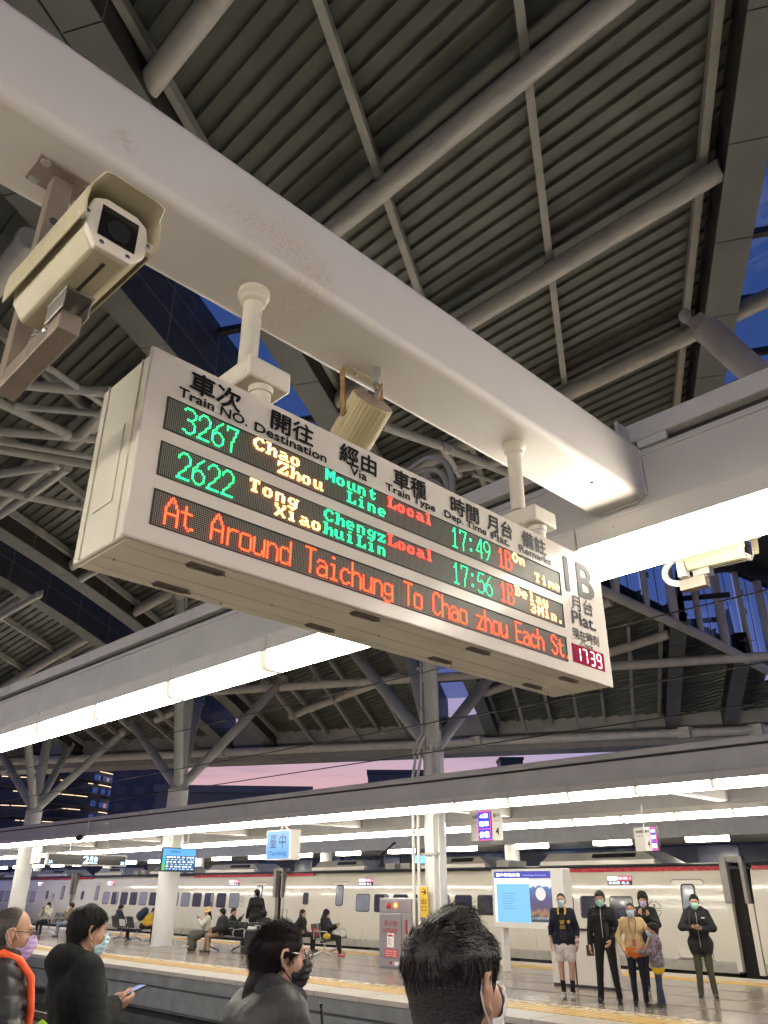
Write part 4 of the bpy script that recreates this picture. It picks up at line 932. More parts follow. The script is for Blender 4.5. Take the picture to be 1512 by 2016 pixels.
    # roof gear: two air conditioning pods with grilles, pantograph recess boxes
    for (a, c, k) in ((x0 + 1.0, x0 + 4.6, 0), (x1 - 6.3, x1 - 1.9, 1), (x0 + 7.2, x0 + 10.6, 2)):
        p = MB(); p.hexa([(a, .55, 2.29), (c, .55, 2.29), (c, 2.2, 2.29), (a, 2.2, 2.29), (a + .35, .75, 2.66), (c - .7, .75, 2.66), (c - .7, 2.0, 2.66), (a + .35, 2.0, 2.66)])
        po = p.build('roof_pod', M_TGREY, e, smooth=0, bevel=.03)
        p = MB(); mid = (a + c) / 2; p.hexa([(mid - .2, .60, 2.50), (c - .95, .60, 2.50), (c - .95, .66, 2.50), (mid - .2, .66, 2.50), (mid - .2, .68, 2.61), (c - .95, .68, 2.61), (c - .95, .74, 2.61), (mid - .2, .74, 2.61)]); p.build('grille', M_TROOF, po, smooth=0)
        p = MB(); p.bb(a + .2, c - .25, .45, .60, 2.30, 2.42); p.build('side_tray', M_TRAIN, po, smooth=0)
    for q in (x0 + 5.4, x0 + 6.2, x1 - 8.0):
        p = MB(); p.bb(q, q + .5, .6, 1.6, 2.28, 2.5); p.build('roof_box', M_TGREY, e, smooth=0)
    return e
W1 = [-24.0 + i * .985 for i in range(12)]
train_car(-10.05, 'white train car with the emblem and open doorway behind the standing passengers', W1, [(-11.12, 0), (-25.35, 0)], [-13.16, -23.9], [-12.14], [-27.37])
train_car(-29.45, 'white train car with a long window row behind the benches and middle column', [-44.35 + i * 1.0 for i in range(13)], [(-30.55, 0), (-45.5, 0)], [-32.5, -44.1], [-31.75], [-47.2])
train_car(-48.75, 'white train car farthest left, behind the leftmost column', [-62 + i * 1.0 for i in range(9)], [(-49.85, 0)], [-53.2], [-51.0], [-51.9])
train_car(9.4, 'white train car cut off by the right edge beyond the dark gangway', [-8.6 + i * 1.0 for i in range(12)], [], [], [], [])
for i, gx in enumerate((-10.05, -29.45, -48.75)):
    g = empty('gangway', (gx, TY, 0), ['dark ribbed gangway with grey side panels right of the open train door', 'grey gangway post between two cars above the man in the cap', 'narrow grey gangway post at the far left end of the train'][i], 'gangway')
    m = MB(); 
    for k in range(9): m.bb(.12 + k * .045, .145 + k * .045, .16, 2.5, -.6, 2.12)
    m.bb(.1, .58, .24, 2.4, -.7, 2.12); m.build('bellows', M_TDARK, g, smooth=0)
    m = MB(); m.bb(.0, .13, -.04, .12, -.25, .2 + 1.1); m.bb(.54, .68, -.04, .12, -.3, 1.3); m.build('side_panel', M_TRAIN, g, smooth=0)
    m = MB(); m.bb(-.03, .16, -.08, .14, 1.3, 2.42); m.bb(.50, .60, -.08, .14, 1.3, 2.42); m.bb(-.03, .6, -.05, .3, 2.30, 2.42); m.build('corner_post', M_GANG, g, smooth=0, bevel=.02)
# pantograph on the middle car
pg = empty('pantograph', (-25.6, TY + 1.4, 2.3), 'folded black pantograph and insulators on the train roof', 'pantograph')
m = MB(); m.bar((-1.5, 0, .15), (1.5, 0, .15), .08, .08); m.bar((-1.5, .8, .15), (1.5, .8, .15), .08, .08); m.build('base_frame', M_TROOF, pg, smooth=0)
m = MB(); m.tube([(.2, .4, .2), (1.4, .4, .95)], .04, 8); m.tube([(1.4, .4, .95), (1.55, .4, 1.0)], .05, 8); m.tube([(-1.3, .1, .55), (.9, .1, .45)], .03, 8); m.build('arm', M_TROOF, pg, smooth=0)
m = MB()
for x in (-1.4, -.9, .3, 1.0):
    m.lathe([(.06, 0), (.09, .1), (.06, .12), (.09, .22), (.06, .25), (.09, .34), (.05, .4)], (x, .2, .12), 10)
m.build('insulator', M_TROOF, pg, smooth=40)

# ------------------------------------------------------------------ the third platform beyond the train and the city
M_CEIL = mat('far_canopy_ceiling', (.50, .50, .50), .5, var=.08)
M_NAVY = mat('night_wall', (.016, .022, .05), .5, var=.3, vs=.5)
tp = empty('third_canopy', (0, 26.5, 3.2), 'pale canopy ceiling of the platform beyond the train', 'canopy')
m = MB(); m.bb(-80, 20, 0, 7.0, .12, .5); m.bb(-80, 20, -.12, 0, -.02, .5); m.build('ceiling', M_CEIL, tp, smooth=0)
for i in range(24):
    m = MB(); m.hexa([(-70 + i * 3.9, .2, .06), (-68.9 + i * 3.9, .2, .06), (-68.9 + i * 3.9, 3, .06), (-70 + i * 3.9, 3, .06), (-69.6 + i * 3.9, .2, .11), (-69.3 + i * 3.9, .2, .11), (-69.3 + i * 3.9, 3, .11), (-69.6 + i * 3.9, 3, .11)])
    m.build('ceiling_rib', M_CEIL, tp, smooth=0)
for i in range(18):
    x = -12.4 - i * 3.5
    e = empty('ceiling_lamp', (x, 27.0, 3.2), 'short bright lamp under the pale canopy beyond the train', 'lamp', 'lamps beyond the train')
    m = MB(); m.bb(-.65, .65, -.15, .25, -.14, .1); m.build('diffuser', M_LAMP, e, smooth=0)
    m = MB(); m.bb(-.72, .72, -.1, .3, .06, .115); m.build('tray', M_LIP, e, smooth=0)
for i in range(6):
    m = MB(); m.tube([(0, 0, -.1), (0, 0, 3.3)], .3, 20); o = m.build('round_column', M_COLW, None, smooth=60); o.location = (-9.6 - i * 11.6, 28.2, 0)
    tag(o, 'pale round column under the canopy beyond the train', 'column', 'columns beyond the train')
m = MB(); m.bb(-90, 30, 26.3, 34, -1.17, 0); tag(m.build('third_platform', M_TILE, None, smooth=0), kind='structure')
bw = empty('depot_wall', (-30, 36, 0), 'dark blue wall of sheds seen under the canopy beyond the train', 'building')
m = MB(); m.bb(-60, 60, 0, 6, -1.2, 6.2); m.build('wall', M_NAVY, bw, smooth=0)
m = MB()
for i in range(28): m.bb(-55 + i * 4, -53.2 + i * 4, -.05, 0, 1.6, 3.4)
m.build('window_bay', mat('night_window', (.03, .05, .12), .2, var=.4, vs=.3), bw, smooth=0)
m = MB()
for i, x in enumerate((-38.8, -28, -12, -4, 6, 17)): m.bb(x, x + 1.5, -.2, -.06, 2.6 + (i % 2) * .3, 3.2 + (i % 2) * .2)
m.build('lit_sign', glow('far_blue_sign', (.25, .6, 1.0), 1.6), bw, smooth=0)
# city
M_CITY = mat('city_dark', (.014, .020, .048), .4, var=.2, vs=.05)
M_CITYB = mat('city_blue', (.022, .030, .07), .4, var=.2, vs=.08)
M_CITYG = mat('city_grey', (.085, .085, .105), .6, var=.15, vs=.1)
WARM = glow('warm_led', (1.0, .72, .45), 1.7); WARMD = glow('warm_room', (1.0, .50, .22), .4); BLUEL = glow('blue_lit', (.10, .25, 1.0), .2)
rb_ = empty('round_tower', (-223.8, 83.4, 0), 'round dark tower with broken rows of warm light round its floors', 'building')
m = MB(); m.tube([(0, 0, -1.2), (0, 0, 52)], 26.5, 72); m.build('facade', M_CITY, rb_, smooth=60)
for fl in range(11):
    z = 12.6 + fl * 3.15; m = MB(); m.tube([(26.7 * math.cos(R(a)), 26.7 * math.sin(R(a)), z + .9) for a in range(0, 360, 6)], .45, 4, closed=True); m.build('floor_band', M_CITY, rb_, smooth=0)
    m = MB(); a = -120
    rr_ = random.Random(fl)
    while a < 60:
        w = rr_.choice((2, 3, 4, 7)); 
        if rr_.random() < .62:
            for q in range(w): 
                A, B = R(a + q), R(a + q + .9); r = 27.6
                m.hexa([(r * math.cos(A), r * math.sin(A), z), (r * math.cos(B), r * math.sin(B), z), ((r + .3) * math.cos(B), (r + .3) * math.sin(B), z), ((r + .3) * math.cos(A), (r + .3) * math.sin(A), z),
                        (r * math.cos(A), r * math.sin(A), z + .13), (r * math.cos(B), r * math.sin(B), z + .13), ((r + .3) * math.cos(B), (r + .3) * math.sin(B), z + .13), ((r + .3) * math.cos(A), (r + .3) * math.sin(A), z + .13)])
        a += w + .7
    tag(m.build('light_row', WARM, rb_, smooth=0), kind='stuff')
    m = MB()
    for k in range(3):
        A = R(rr_.uniform(-115, 40)); B = A + .05; r = 26.6
        m.add([(r * math.cos(A), r * math.sin(A), z + .5), (r * math.cos(B), r * math.sin(B), z + .5), (r * math.cos(B), r * math.sin(B), z + 2.4), (r * math.cos(A), r * math.sin(A), z + 2.4)], [(0, 1, 2, 3)])
    m.build('lit_room', WARMD, rb_, smooth=0)
    for k in range(3):
        m = MB(); A = R(22 + k * 7); B = A + .07; r = 26.65
        m.add([(r * math.cos(A), r * math.sin(A), z + .6), (r * math.cos(B), r * math.sin(B), z + .6), (r * math.cos(B), r * math.sin(B), z + 2.6), (r * math.cos(A), r * math.sin(A), z + 2.6)], [(0, 1, 2, 3)])
        m.build('blue_glass', BLUEL, rb_, smooth=0)
def block(loc_, w, d, h, rz, label, mt, wins, wm, name='office_block'):
    e = empty(name, loc_, label, 'building', rz=rz)
    m = MB(); m.bb(-w / 2, w / 2, 0, d, 0, h); m.build('wall', mt, e, smooth=0)
    m = MB(); m.bb(-w / 2 - .2, w / 2 + .2, -.2, d + .2, h, h + .5); m.build('roof', mt, e, smooth=0)
    for (x, z, ww, hh) in wins:
        m = MB(); m.bb(x, x + ww, -.06, .0, z, z + hh); m.build('window', wm, e, smooth=0)
    return e
NW = mat('night_glass', (.01, .014, .035), .15, var=.3, vs=.2)
VA = R(45)
block((-171.5, 93.5, -1.2), 16, 14, 34, R(60), 'dark blue apartment block beside the round tower', M_CITYB, [(-7 + i * 4.2, 4 + j * 3.6, 2.2, 1.8) for i in range(4) for j in range(8)], NW)
block((-50.5, 34.4, -1.2), 11, 8, 9.1, R(50), 'low grey shed with two lit windows between the columns', M_CITYG, [(-4.6, 6.6, .35, 1.0), (-3.4, 6.6, .35, 1.0)], glow('lit_pair', (1, .75, .7), .9), 'grey_shed')
block((-88.2, 89.2, -1.2), 8.4, 10, 18.9, R(45), 'grey office block topping the skyline left of the middle column', M_CITYG, [(-3.8 + i * 1.55, 15.2, 1.3, 2.8) for i in range(5)], NW)
block((-93.8, 126.4, -1.2), 4.3, 5, 25.3, R(45), 'small dark rooftop block on the skyline right of the middle column', M_CITY, [(-1.5 + i * 1.1, 23.6, .7, .8) for i in range(3)], NW)
# ------------------------------------------------------------------ things on the far platform
M_SIGNW = mat('sign_white', (.62, .60, .56), .35, var=.03)
G_BLUE = glow('led_blue_panel', (.01, .03, .75), 1.1); G_PINK = glow('led_pink_edge', (1.0, .08, .35), 1.3); G_WHT = glow('led_white_text', (.85, .9, 1.0), 3.0)
XU, YU, ZU = (1, 0, 0), (0, 1, 0), (0, 0, 1)
def drop(m, x, z0, z1, r=.015): m.tube([(x, 0, z0), (x, 0, z1)], r, 8)
# platform name board
pb = empty('platform_board', (-31.98, 13.6, 2.40), 'long black hanging board with glowing white 2月台 lettering', 'sign')
m = MB(); m.bb(-.12, 0, 0, 3.3, 0, .42); m.build('case', M_SIGNW, pb, smooth=0, bevel=.02)
m = MB(); m.bb(.002, .006, .08, 3.25, .04, .38); m.build('screen', mat('dark_screen', (.010, .010, .010), .2, var=0), pb, smooth=0)
GI = glow('ice_text', (.45, .75, 1.0), 4.0)
text('2', pb, (.012, 1.58, .21), YU, ZU, .22, .26, GI, bold=.03); text('月台', pb, (.012, 1.88, .25), YU, ZU, .34, .18, GI, bold=.02); text('Platform', pb, (.012, 1.88, .11), YU, ZU, .34, .06, GI, bold=.01)
text('2A', pb, (.012, .18, .12), YU, ZU, .15, .10, GI, bold=.02); text('2B', pb, (.012, 3.12, .12), YU, ZU, .15, .10, GI, bold=.02)
m = MB(); m.tube([(-.06, .9, .42), (-.06, .9, .95)], .02, 8); m.build('hanger_rod', M_SIGNW, pb, smooth=0)
m = MB(); m.tube([(-.06, 2.4, .42), (-.06, 2.4, .95)], .02, 8); m.build('hanger_rod', M_SIGNW, pb, smooth=0)
# timetable monitor
mo = empty('timetable_monitor', (-23.56, 13.60, 2.08), 'blue timetable monitor hanging in front of a tree column', 'monitor')
m = MB(); m.bb(-.09, 0, 0, 1.22, 0, .68); m.build('case', M_BLACK, mo, smooth=0, bevel=.01)
m = MB(); m.bb(.002, .006, .03, 1.19, .03, .65); m.build('screen', glow('mon_dark', (.02, .08, .22), .9), mo, smooth=0)
m = MB(); m.bb(.0065, .008, .03, 1.19, .45, .65); m.build('header', glow('mon_head', (.10, .45, 1.0), 1.1), mo, smooth=0)
text('列車時刻', mo, (.010, .45, .56), YU, ZU, .34, .08, glow('mon_text_dark', (.02, .1, .35), .6), bold=.01)
m = MB(); m.bb(.0065, .009, .03, .13, .23, .45); m.build('side_tab', glow('mon_cyan', (.02, .55, .75), 1.0), mo, smooth=0)
m = MB(); m.bb(.0065, .009, .03, .13, .03, .23); m.build('side_tab', glow('mon_green', (.12, .75, .15), .9), mo, smooth=0)
rr = random.Random(3)
for k in range(6):
    z = .05 + k * .066; m = MB(); m.bb(.0065, .008, .14, 1.19, z, z + .033); m.build('row', glow('mon_row', (.05, .18, .42), .9), mo, smooth=0)
    m = MB(); y = .17
    while y < 1.12:
        w = rr.uniform(.04, .10); m.bb(.0085, .0095, y, y + w, z + .012, z + .04); y += w + rr.uniform(.03, .09)
    m.build('row_text', G_WHT if k % 2 else glow('mon_text', (.5, .75, 1.0), 1.4), mo, smooth=0)
m = MB(); m.tube([(-.05, .9, .68), (-.05, .9, 1.25)], .02, 8); m.tube([(-.05, .35, .68), (-.05, .35, 1.25)], .02, 8); m.build('hanger', M_SIGNW, mo, smooth=0)
# station name light box
ts_ = empty('station_name_sign', (-18.24, 13.6, 2.30), 'glowing blue station name box reading 臺中 Taichung', 'sign')
m = MB(); m.bb(-.03, .98, 0, .34, -.02, .70); m.build('case', M_SIGNW, ts_, smooth=0, bevel=.012)
m = MB(); m.bb(.0, .95, -.008, -.002, .01, .67); m.build('lit_face', glow('name_blue', (.10, .40, 1.0), 1.0), ts_, smooth=0)
DK = mat('name_ink', (.004, .02, .07), .5, var=0)
text('臺', ts_, (.28, -.012, .43), XU, ZU, .27, .33, DK, bold=.005); text('中', ts_, (.68, -.012, .43), XU, ZU, .27, .33, DK, bold=.005); text('Taichung', ts_, (.48, -.012, .125), XU, ZU, .72, .14, DK, bold=.0)
m = MB(); m.tube([(.35, .17, .70), (.45, .17, .85)], .03, 8); m.tube([(.65, .17, .70), (.55, .17, .85)], .03, 8); m.build('hanger', M_SIGNW, ts_, smooth=0)
# car stop signs
def car_sign(x, y, z, h, label, left, num, order, w):
    e = empty('car_stop_sign', (x, y, z), label, 'sign'); cx = 0
    for part, ww in zip(order, w):
        if part == 'A':
            m = MB(); m.bb(cx, cx + ww, .03, .07, 0, h); o = m.build('side_panel', mat('panel_shade', (.46, .45, .42), .4, var=.04), e, smooth=0)
            text(left, e, (cx + ww * .55, .024, h * .82), XU, ZU, ww * .6, h * .13, M_INK, bold=.01); text('Gate ' + left[0], e, (cx + ww * .55, .024, h * .64), XU, ZU, ww * .5, h * .06, M_INK)
        elif part == 'N':
            m = MB(); m.bb(cx, cx + ww, 0, .04, 0, h); m.build('number_panel', M_SIGNW, e, smooth=0)
            text('臺中', e, (cx + ww * .5, -.006, h * .82), XU, ZU, ww * .62, h * .13, M_INK, bold=.01); text('Taichung', e, (cx + ww * .5, -.006, h * .64), XU, ZU, ww * .62, h * .045, M_INK)
            text(num, e, (cx + ww * .55, -.006, h * .30), XU, ZU, ww * .33, h * .24, M_INK, bold=.02)
        else:
            m = MB(); m.bb(cx, cx + ww, -.02, .06, 0, h); m.build('led_case', M_BLACK, e, smooth=0)
            m = MB(); m.bb(cx + .005, cx + ww - .005, -.027, -.021, .005, h - .005); m.build('led_border', G_PINK, e, smooth=0)
            m = MB(); m.bb(cx + .02, cx + ww - .02, -.034, -.028, h * .40, h - .03); m.bb(cx + .02, cx + ww - .02, -.034, -.028, .03, h * .375); m.build('led_face', G_BLUE, e, smooth=0)
            text('4車', e, (cx + ww * .5, -.038, h * .82), XU, ZU, ww * .66, h * .16, G_WHT, bold=.02); text('電車', e, (cx + ww * .5, -.038, h * .56), XU, ZU, ww * .72, h * .17, G_WHT, bold=.02)
            text('停靠', e, (cx + ww * .5, -.038, h * .20), XU, ZU, ww * .74, h * .2, G_WHT, bold=.02)
        cx += ww + .003
    m = MB(); m.tube([(cx * .45, .04, h), (cx * .45, .04, h + .42)], .016, 8); m.build('hanger', M_SIGNW, e, smooth=0)
    return e
car_sign(-12.61, 15.2, 2.60, .64, 'larger hanging sign of three panels with blue 4車 display left of the number 4', 'A側', '4', 'ABN', (.27, .38, .28))
car_sign(-8.45, 15.2, 2.28, .43, 'smaller hanging sign with the blue 4車 display on its right side', 'B側', '4', 'ANB', (.23, .14, .13))
n3 = empty('car_stop_sign', (-33.55, 13.6, 2.48), 'narrow white hanging sign with the number 3', 'sign')
m = MB(); m.bb(0, .34, .06, .09, 0, .55); m.build('side_panel', M_SIGNW, n3, smooth=0)
m = MB(); m.bb(.35, 1.0, 0, .04, 0, .57); m.build('number_panel', M_SIGNW, n3, smooth=0)
text('臺中', n3, (.66, -.006, .45), XU, ZU, .4, .08, M_INK); text('Taichung', n3, (.66, -.006, .36), XU, ZU, .42, .03, M_INK); text('3', n3, (.66, -.006, .17), XU, ZU, .22, .18, M_INK, bold=.01)
m = MB(); m.tube([(.6, .02, .57), (.6, .02, .9)], .018, 8); m.build('hanger', M_SIGNW, n3, smooth=0)
# small CCTV on the platform girder
fc = empty('dome_camera', (-27.2, 12.62, 3.12), 'small grey camera on a pale bracket under the far girder', 'camera')
m = MB(); m.ball((0, -.05, 0), (.22, .12, .10), 12); m.build('housing', M_BLACK, fc, smooth=60)
m = MB(); m.tube([(.2, 0, 0), (.42, 0, -.12), (.42, 0, .5)], .035, 8); m.bb(.1, .45, -.05, .05, -.16, -.12); m.build('bracket', M_SIGNW, fc, smooth=0)
# stainless steel fire cabinet with red lamps
fk = empty('hydrant_cabinet', (-14.75, 14.35, 0), 'stainless steel hydrant cabinet with two red lamps and red lettering', 'cabinet')
m = MB(); m.bb(0, 1.12, .02, .52, 0, 1.42); m.build('case', M_STEEL, fk, smooth=0, bevel=.008)
m = MB(); m.bb(.05, .72, 0, .019, .24, 1.10); m.build('door', M_STEEL, fk, smooth=0, bevel=.004)
m = MB(); m.bb(.745, 1.06, 0, .019, .24, 1.10); m.build('door', M_STEEL, fk, smooth=0, bevel=.004)
m = MB(); m.bb(.05, 1.06, 0, .019, 1.13, 1.38); m.build('lamp_panel', M_STEEL, fk, smooth=0, bevel=.004)
m = MB(); m.bb(.05, 1.06, .0, .019, .04, .20); m.build('plinth', M_STEEL, fk, smooth=0, bevel=.004)
m = MB(); m.lathe([(.07, 0), (.065, .03), (.03, .045)], (.33, 0, 1.26), 16, M=[[1, 0, 0], [0, 0, -1], [0, 1, 0]]); m.build('red_bell', mat('red_enamel', (.35, .02, .02), .3, var=.05), fk, smooth=40)
m = MB(); m.ball((.56, -.01, 1.27), (.045, .04, .055), 12); m.build('red_lamp', glow('red_lamp', (1, .10, .02), 9), fk, smooth=60)
REDI = mat('red_ink', (.36, .03, .03), .5, var=.05)
text('消火栓', fk, (.39, -.004, .90), XU, ZU, .44, .11, REDI, bold=.01); text('HYDRANT', fk, (.39, -.004, .74), XU, ZU, .46, .11, REDI, bold=.01)
m = MB(); m.bb(.86, .93, -.004, -.001, .70, .98); m.build('red_strip', REDI, fk, smooth=0)
m = MB(); m.bb(.28, .49, -.005, -.001, .42, .70); lb_ = m.build('notice', M_WHITE, fk, smooth=0)
m = MB(); m.bb(.30, .47, -.007, -.0055, .63, .67); m.build('notice_head', REDI, lb_, smooth=0)
m = MB()
for k in range(6): m.bb(.31, .45 - (k % 3) * .03, -.007, -.0055, .46 + k * .026, .468 + k * .026)
m.build('notice_lines', REDI, lb_, smooth=0)
m = MB(); m.bb(.20, .62, -.005, -.001, .22, .38); lb2 = m.build('red_notice', mat('red_label', (.50, .03, .03), .45, var=.05), fk, smooth=0)
text('非緊急時請勿開啟', lb2, (.41, -.008, .34), XU, ZU, .36, .035, M_WHITE); text('FIRE USE ONLY', lb2, (.41, -.008, .295), XU, ZU, .36, .03, M_WHITE); text('KEEP CLEAR', lb2, (.41, -.008, .25), XU, ZU, .34, .028, M_WHITE)
m = MB(); m.bb(.36, .44, -.006, -.001, .08, .14); m.build('red_socket', REDI, fk, smooth=0)
m = MB(); m.bb(.52, .68, -.006, -.001, .07, .14); m.build('socket_plate', M_WHITE, fk, smooth=0)
# yellow exit strip on the middle column
ys = empty('exit_strip', (-13.28, 14.20, 1.05), 'tall yellow sign with a black arrow on the middle column', 'sign')
m = MB(); m.bb(0, .22, .0, .03, 0, .60); m.build('plate', mat('sign_yellow', (.62, .40, .04), .4, var=.04), ys, smooth=0)
m = MB(); m.bar((.04, -.004, .50), (.17, -.004, .50), .004, .018); m.bar((.175, -.004, .50), (.11, -.004, .56), .004, .018); m.bar((.175, -.004, .50), (.11, -.004, .44), .004, .018); m.build('arrow', M_INK, ys, smooth=0)
text('出', ys, (.11, -.004, .31), XU, ZU, .13, .11, M_INK); text('口', ys, (.11, -.004, .17), XU, ZU, .12, .10, M_INK)
# advertising light box
ad = empty('light_box', (-12.30, 15.6, 0), 'glowing blue and white advertising light box with a moon poster', 'light box')
m = MB(); m.bb(-.06, 1.86, 0, .30, .84, 2.02); m.build('case', M_SIGNW, ad, smooth=0, bevel=.015)
m = MB(); m.bb(.08, .16, .05, .25, 0, .84); m.build('leg', M_SIGNW, ad, smooth=0)
m = MB(); m.bb(1.62, 1.82, .05, .25, 0, .84); m.build('leg', M_SIGNW, ad, smooth=0)
m = MB(); m.bb(.03, 1.55, -.008, -.001, 1.83, 1.97); m.build('header', glow('ad_header', (.05, .06, .55), .8), ad, smooth=0)
text('臺中車站公告', ad, (.42, -.012, 1.90), XU, ZU, .66, .07, G_WHT, bold=.01); text('Taiwan Railways Announcements', ad, (1.14, -.012, 1.885), XU, ZU, .62, .035, glow('ad_small', (.5, .5, .9), 1.5))
m = MB(); m.bb(.03, .97, -.008, -.001, .96, 1.83); m.build('lit_notice', glow('ad_blue', (.22, .58, 1.0), 1.05), ad, smooth=0)
m = MB(); m.bb(.03, .97, -.010, -.0085, 1.72, 1.83); m.bb(.03, .07, -.010, -.0085, .96, 1.72); m.build('tube_glare', glow('ad_white', (.75, .9, 1.0), 2.4), ad, smooth=0)
m = MB()
for k in range(7): m.bb(.22, .62 - (k % 3) * .05, -.010, -.0085, 1.22 + k * .05, 1.232 + k * .05)
m.build('notice_lines', glow('ad_line', (.16, .42, .8), .8), ad, smooth=0)
PM = bpy.data.materials.new('moon_poster'); PM.use_nodes = True; t = PM.node_tree; bs_ = t.nodes['Principled BSDF']
tcn = t.nodes.new('ShaderNodeTexCoord'); sx_ = t.nodes.new('ShaderNodeSeparateXYZ'); t.links.new(tcn.outputs['Generated'], sx_.inputs[0])
nn = t.nodes.new('ShaderNodeTexNoise'); nn.inputs['Scale'].default_value = 4; t.links.new(tcn.outputs['Generated'], nn.inputs['Vector'])
av = t.nodes.new('ShaderNodeMath'); av.operation = 'MULTIPLY_ADD'; av.inputs[1].default_value = .35; t.links.new(nn.outputs[0], av.inputs[0]); t.links.new(sx_.outputs['Z'], av.inputs[2])
rp = t.nodes.new('ShaderNodeValToRGB'); el = rp.color_ramp.elements
for p, c in ((.15, (.02, .05, .08)), (.30, (.05, .06, .08)), (.38, (.45, .22, .10)), (.48, (.10, .08, .16)), (.75, (.10, .09, .26)), (1.0, (.10, .22, .50))):
    k = el.new(min(p, .999)); k.color = (*c, 1)
t.links.new(av.outputs[0], rp.inputs[0]); t.links.new(rp.outputs[0], bs_.inputs['Emission Color']); bs_.inputs['Emission Strength'].default_value = .9; bs_.inputs['Base Color'].default_value = (.02, .02, .02, 1)
m = MB(); m.bb(.98, 1.55, -.010, -.001, .98, 1.80); po = m.build('poster', PM, ad, smooth=0)
m = MB(); m.tube([(1.27, -.011, 1.52), (1.27, -.014, 1.52)], .13, 24); m.build('moon', glow('moon', (.85, .78, .75), 1.0), po, smooth=0)
text('日月潭中秋音樂會', po, (1.26, -.013, 1.05), XU, ZU, .5, .05, glow('poster_text', (.6, .75, .8), .9))
# stair parapet behind the standing group
M_PARA = mat('parapet_panel', (.50, .47, .42), .4, var=.05, vs=3)
pp = empty('stair_parapet', (-9.85, 14.12, 0), 'low beige panel wall with a black joint behind the standing group', 'wall')
m = MB(); m.bb(0, .50, 0, .06, .05, .92); m.build('panel', M_PARA, pp, smooth=0, bevel=.004)
m = MB(); m.bb(.53, 1.22, 0, .06, .05, .92); m.build('panel', M_PARA, pp, smooth=0, bevel=.004)
m = MB(); m.bb(1.23, 1.29, 0, .25, .05, .92); m.build('panel', M_PARA, pp, smooth=0)
m = MB(); m.bb(.503, .527, -.008, .05, 0, .95); m.bb(-.02, 1.30, .01, .05, .92, .955); m.bb(0, 1.29, .01, .05, 0, .05); m.build('frame', M_BLACK, pp, smooth=0)
m = MB(); m.tube([(-.02, -.03, .965), (1.29, -.03, .965), (1.29, .25, .965)], .018, 10); m.build('handrail', M_STEEL, pp, smooth=60)
# benches
M_SEAT = mat('seat_black_steel', (.022, .022, .023), .3, metal=.4, var=.1)
M_ADR = mat('seat_ad_red', (.42, .05, .06), .3, var=.3, vs=9); M_ADW = mat('seat_ad_white', (.60, .60, .62), .3, var=.15, vs=8)
def bench(x, y, rz, n, label, ads=()):
    e = empty('bench', (x, y, 0), label, 'bench', rz=rz); e.scale = (.88, .88, .88); W_ = .60
    for i in range(n):
        x0 = i * W_ - n * W_ / 2
        m = MB(); m.hexa([(x0 + .03, -.02, .425), (x0 + W_ - .03, -.02, .425), (x0 + W_ - .03, .46, .455), (x0 + .03, .46, .455), (x0 + .03, -.02, .440), (x0 + W_ - .03, -.02, .440), (x0 + W_ - .03, .46, .470), (x0 + .03, .46, .470)]); m.build('seat', M_SEAT, e, smooth=0, bevel=.005)
        m = MB(); m.hexa([(x0 + .03, -.06, .46), (x0 + W_ - .03, -.06, .46), (x0 + W_ - .03, -.045, .46), (x0 + .03, -.045, .46), (x0 + .04, -.19, .86), (x0 + W_ - .04, -.19, .86), (x0 + W_ - .04, -.175, .86), (x0 + .04, -.175, .86)]); bk = m.build('backrest', M_SEAT, e, smooth=0, bevel=.005)
        if i in ads:
            for off in (.012, -.022):
                m = MB(); m.hexa([(x0 + .07, -.077 + off, .52), (x0 + W_ - .07, -.077 + off, .52), (x0 + W_ - .07, -.070 + off, .52), (x0 + .07, -.070 + off, .52), (x0 + .07, -.150 + off, .75), (x0 + W_ - .07, -.150 + off, .75), (x0 + W_ - .07, -.143 + off, .75), (x0 + .07, -.143 + off, .75)]); m.build('printed_panel', M_ADR if i % 2 == 0 else M_ADW, bk, smooth=0)
    for i in range(n + 1):
        x0 = i * W_ - n * W_ / 2
        m = MB(); m.tube([(x0, -.04, .46), (x0, -.06, .66), (x0, .0, .68), (x0, .36, .66), (x0, .40, .60), (x0, .36, .46)], .016, 8); m.build('armrest', M_STEEL, e, smooth=50)
    m = MB(); m.bb(-n * W_ / 2, n * W_ / 2, .16, .24, .36, .42); m.build('rail', M_SEAT, e, smooth=0)
    for x0 in (-n * W_ / 2 + .3, n * W_ / 2 - .3):
        m = MB(); m.tube([(x0, .2, .38), (x0, .2, .14), (x0, .45, .03)], .026, 8); m.tube([(x0, .2, .14), (x0, -.12, .03)], .026, 8); m.ball((x0, .46, .025), .025, 8); m.ball((x0, -.13, .025), .025, 8); m.build('leg', M_STEEL, e, smooth=50)
    return e
bench(-32.4, 14.95, R(180), 5, 'bench seating the white coated person and the one in jeans at the far left', (2,))
bench(-27.9, 15.0, R(0), 3, 'bench with printed seat backs left of the second column', (1,))
bench(-20.7, 14.6, R(180), 5, 'bench behind the suitcase where the bucket hat woman sits', (0, 1))
bench(-18.55, 16.0, R(-60), 3, 'bench of the hooded person facing right with pink shoes', (2,))
sc = empty('suitcase', (-18.75, 13.75, 0), 'black wheeled suitcase standing by the end of the bench', 'suitcase')
m = MB(); m.bb(-.24, .24, -.14, .14, .06, .66); m.build('shell', mat('luggage_black', (.012, .012, .013), .5, var=.1), sc, smooth=40, bevel=.04)
m = MB(); m.bb(-.17, .17, -.165, -.14, .12, .42); m.build('pocket', mat('luggage_pocket', (.018, .018, .02), .6, var=.1), sc, smooth=0, bevel=.01)
m = MB(); m.tube([(-.12, .1, .66), (-.12, .1, .74), (.12, .1, .74), (.12, .1, .66)], .012, 8); m.build('handle', M_STEEL, sc, smooth=50)
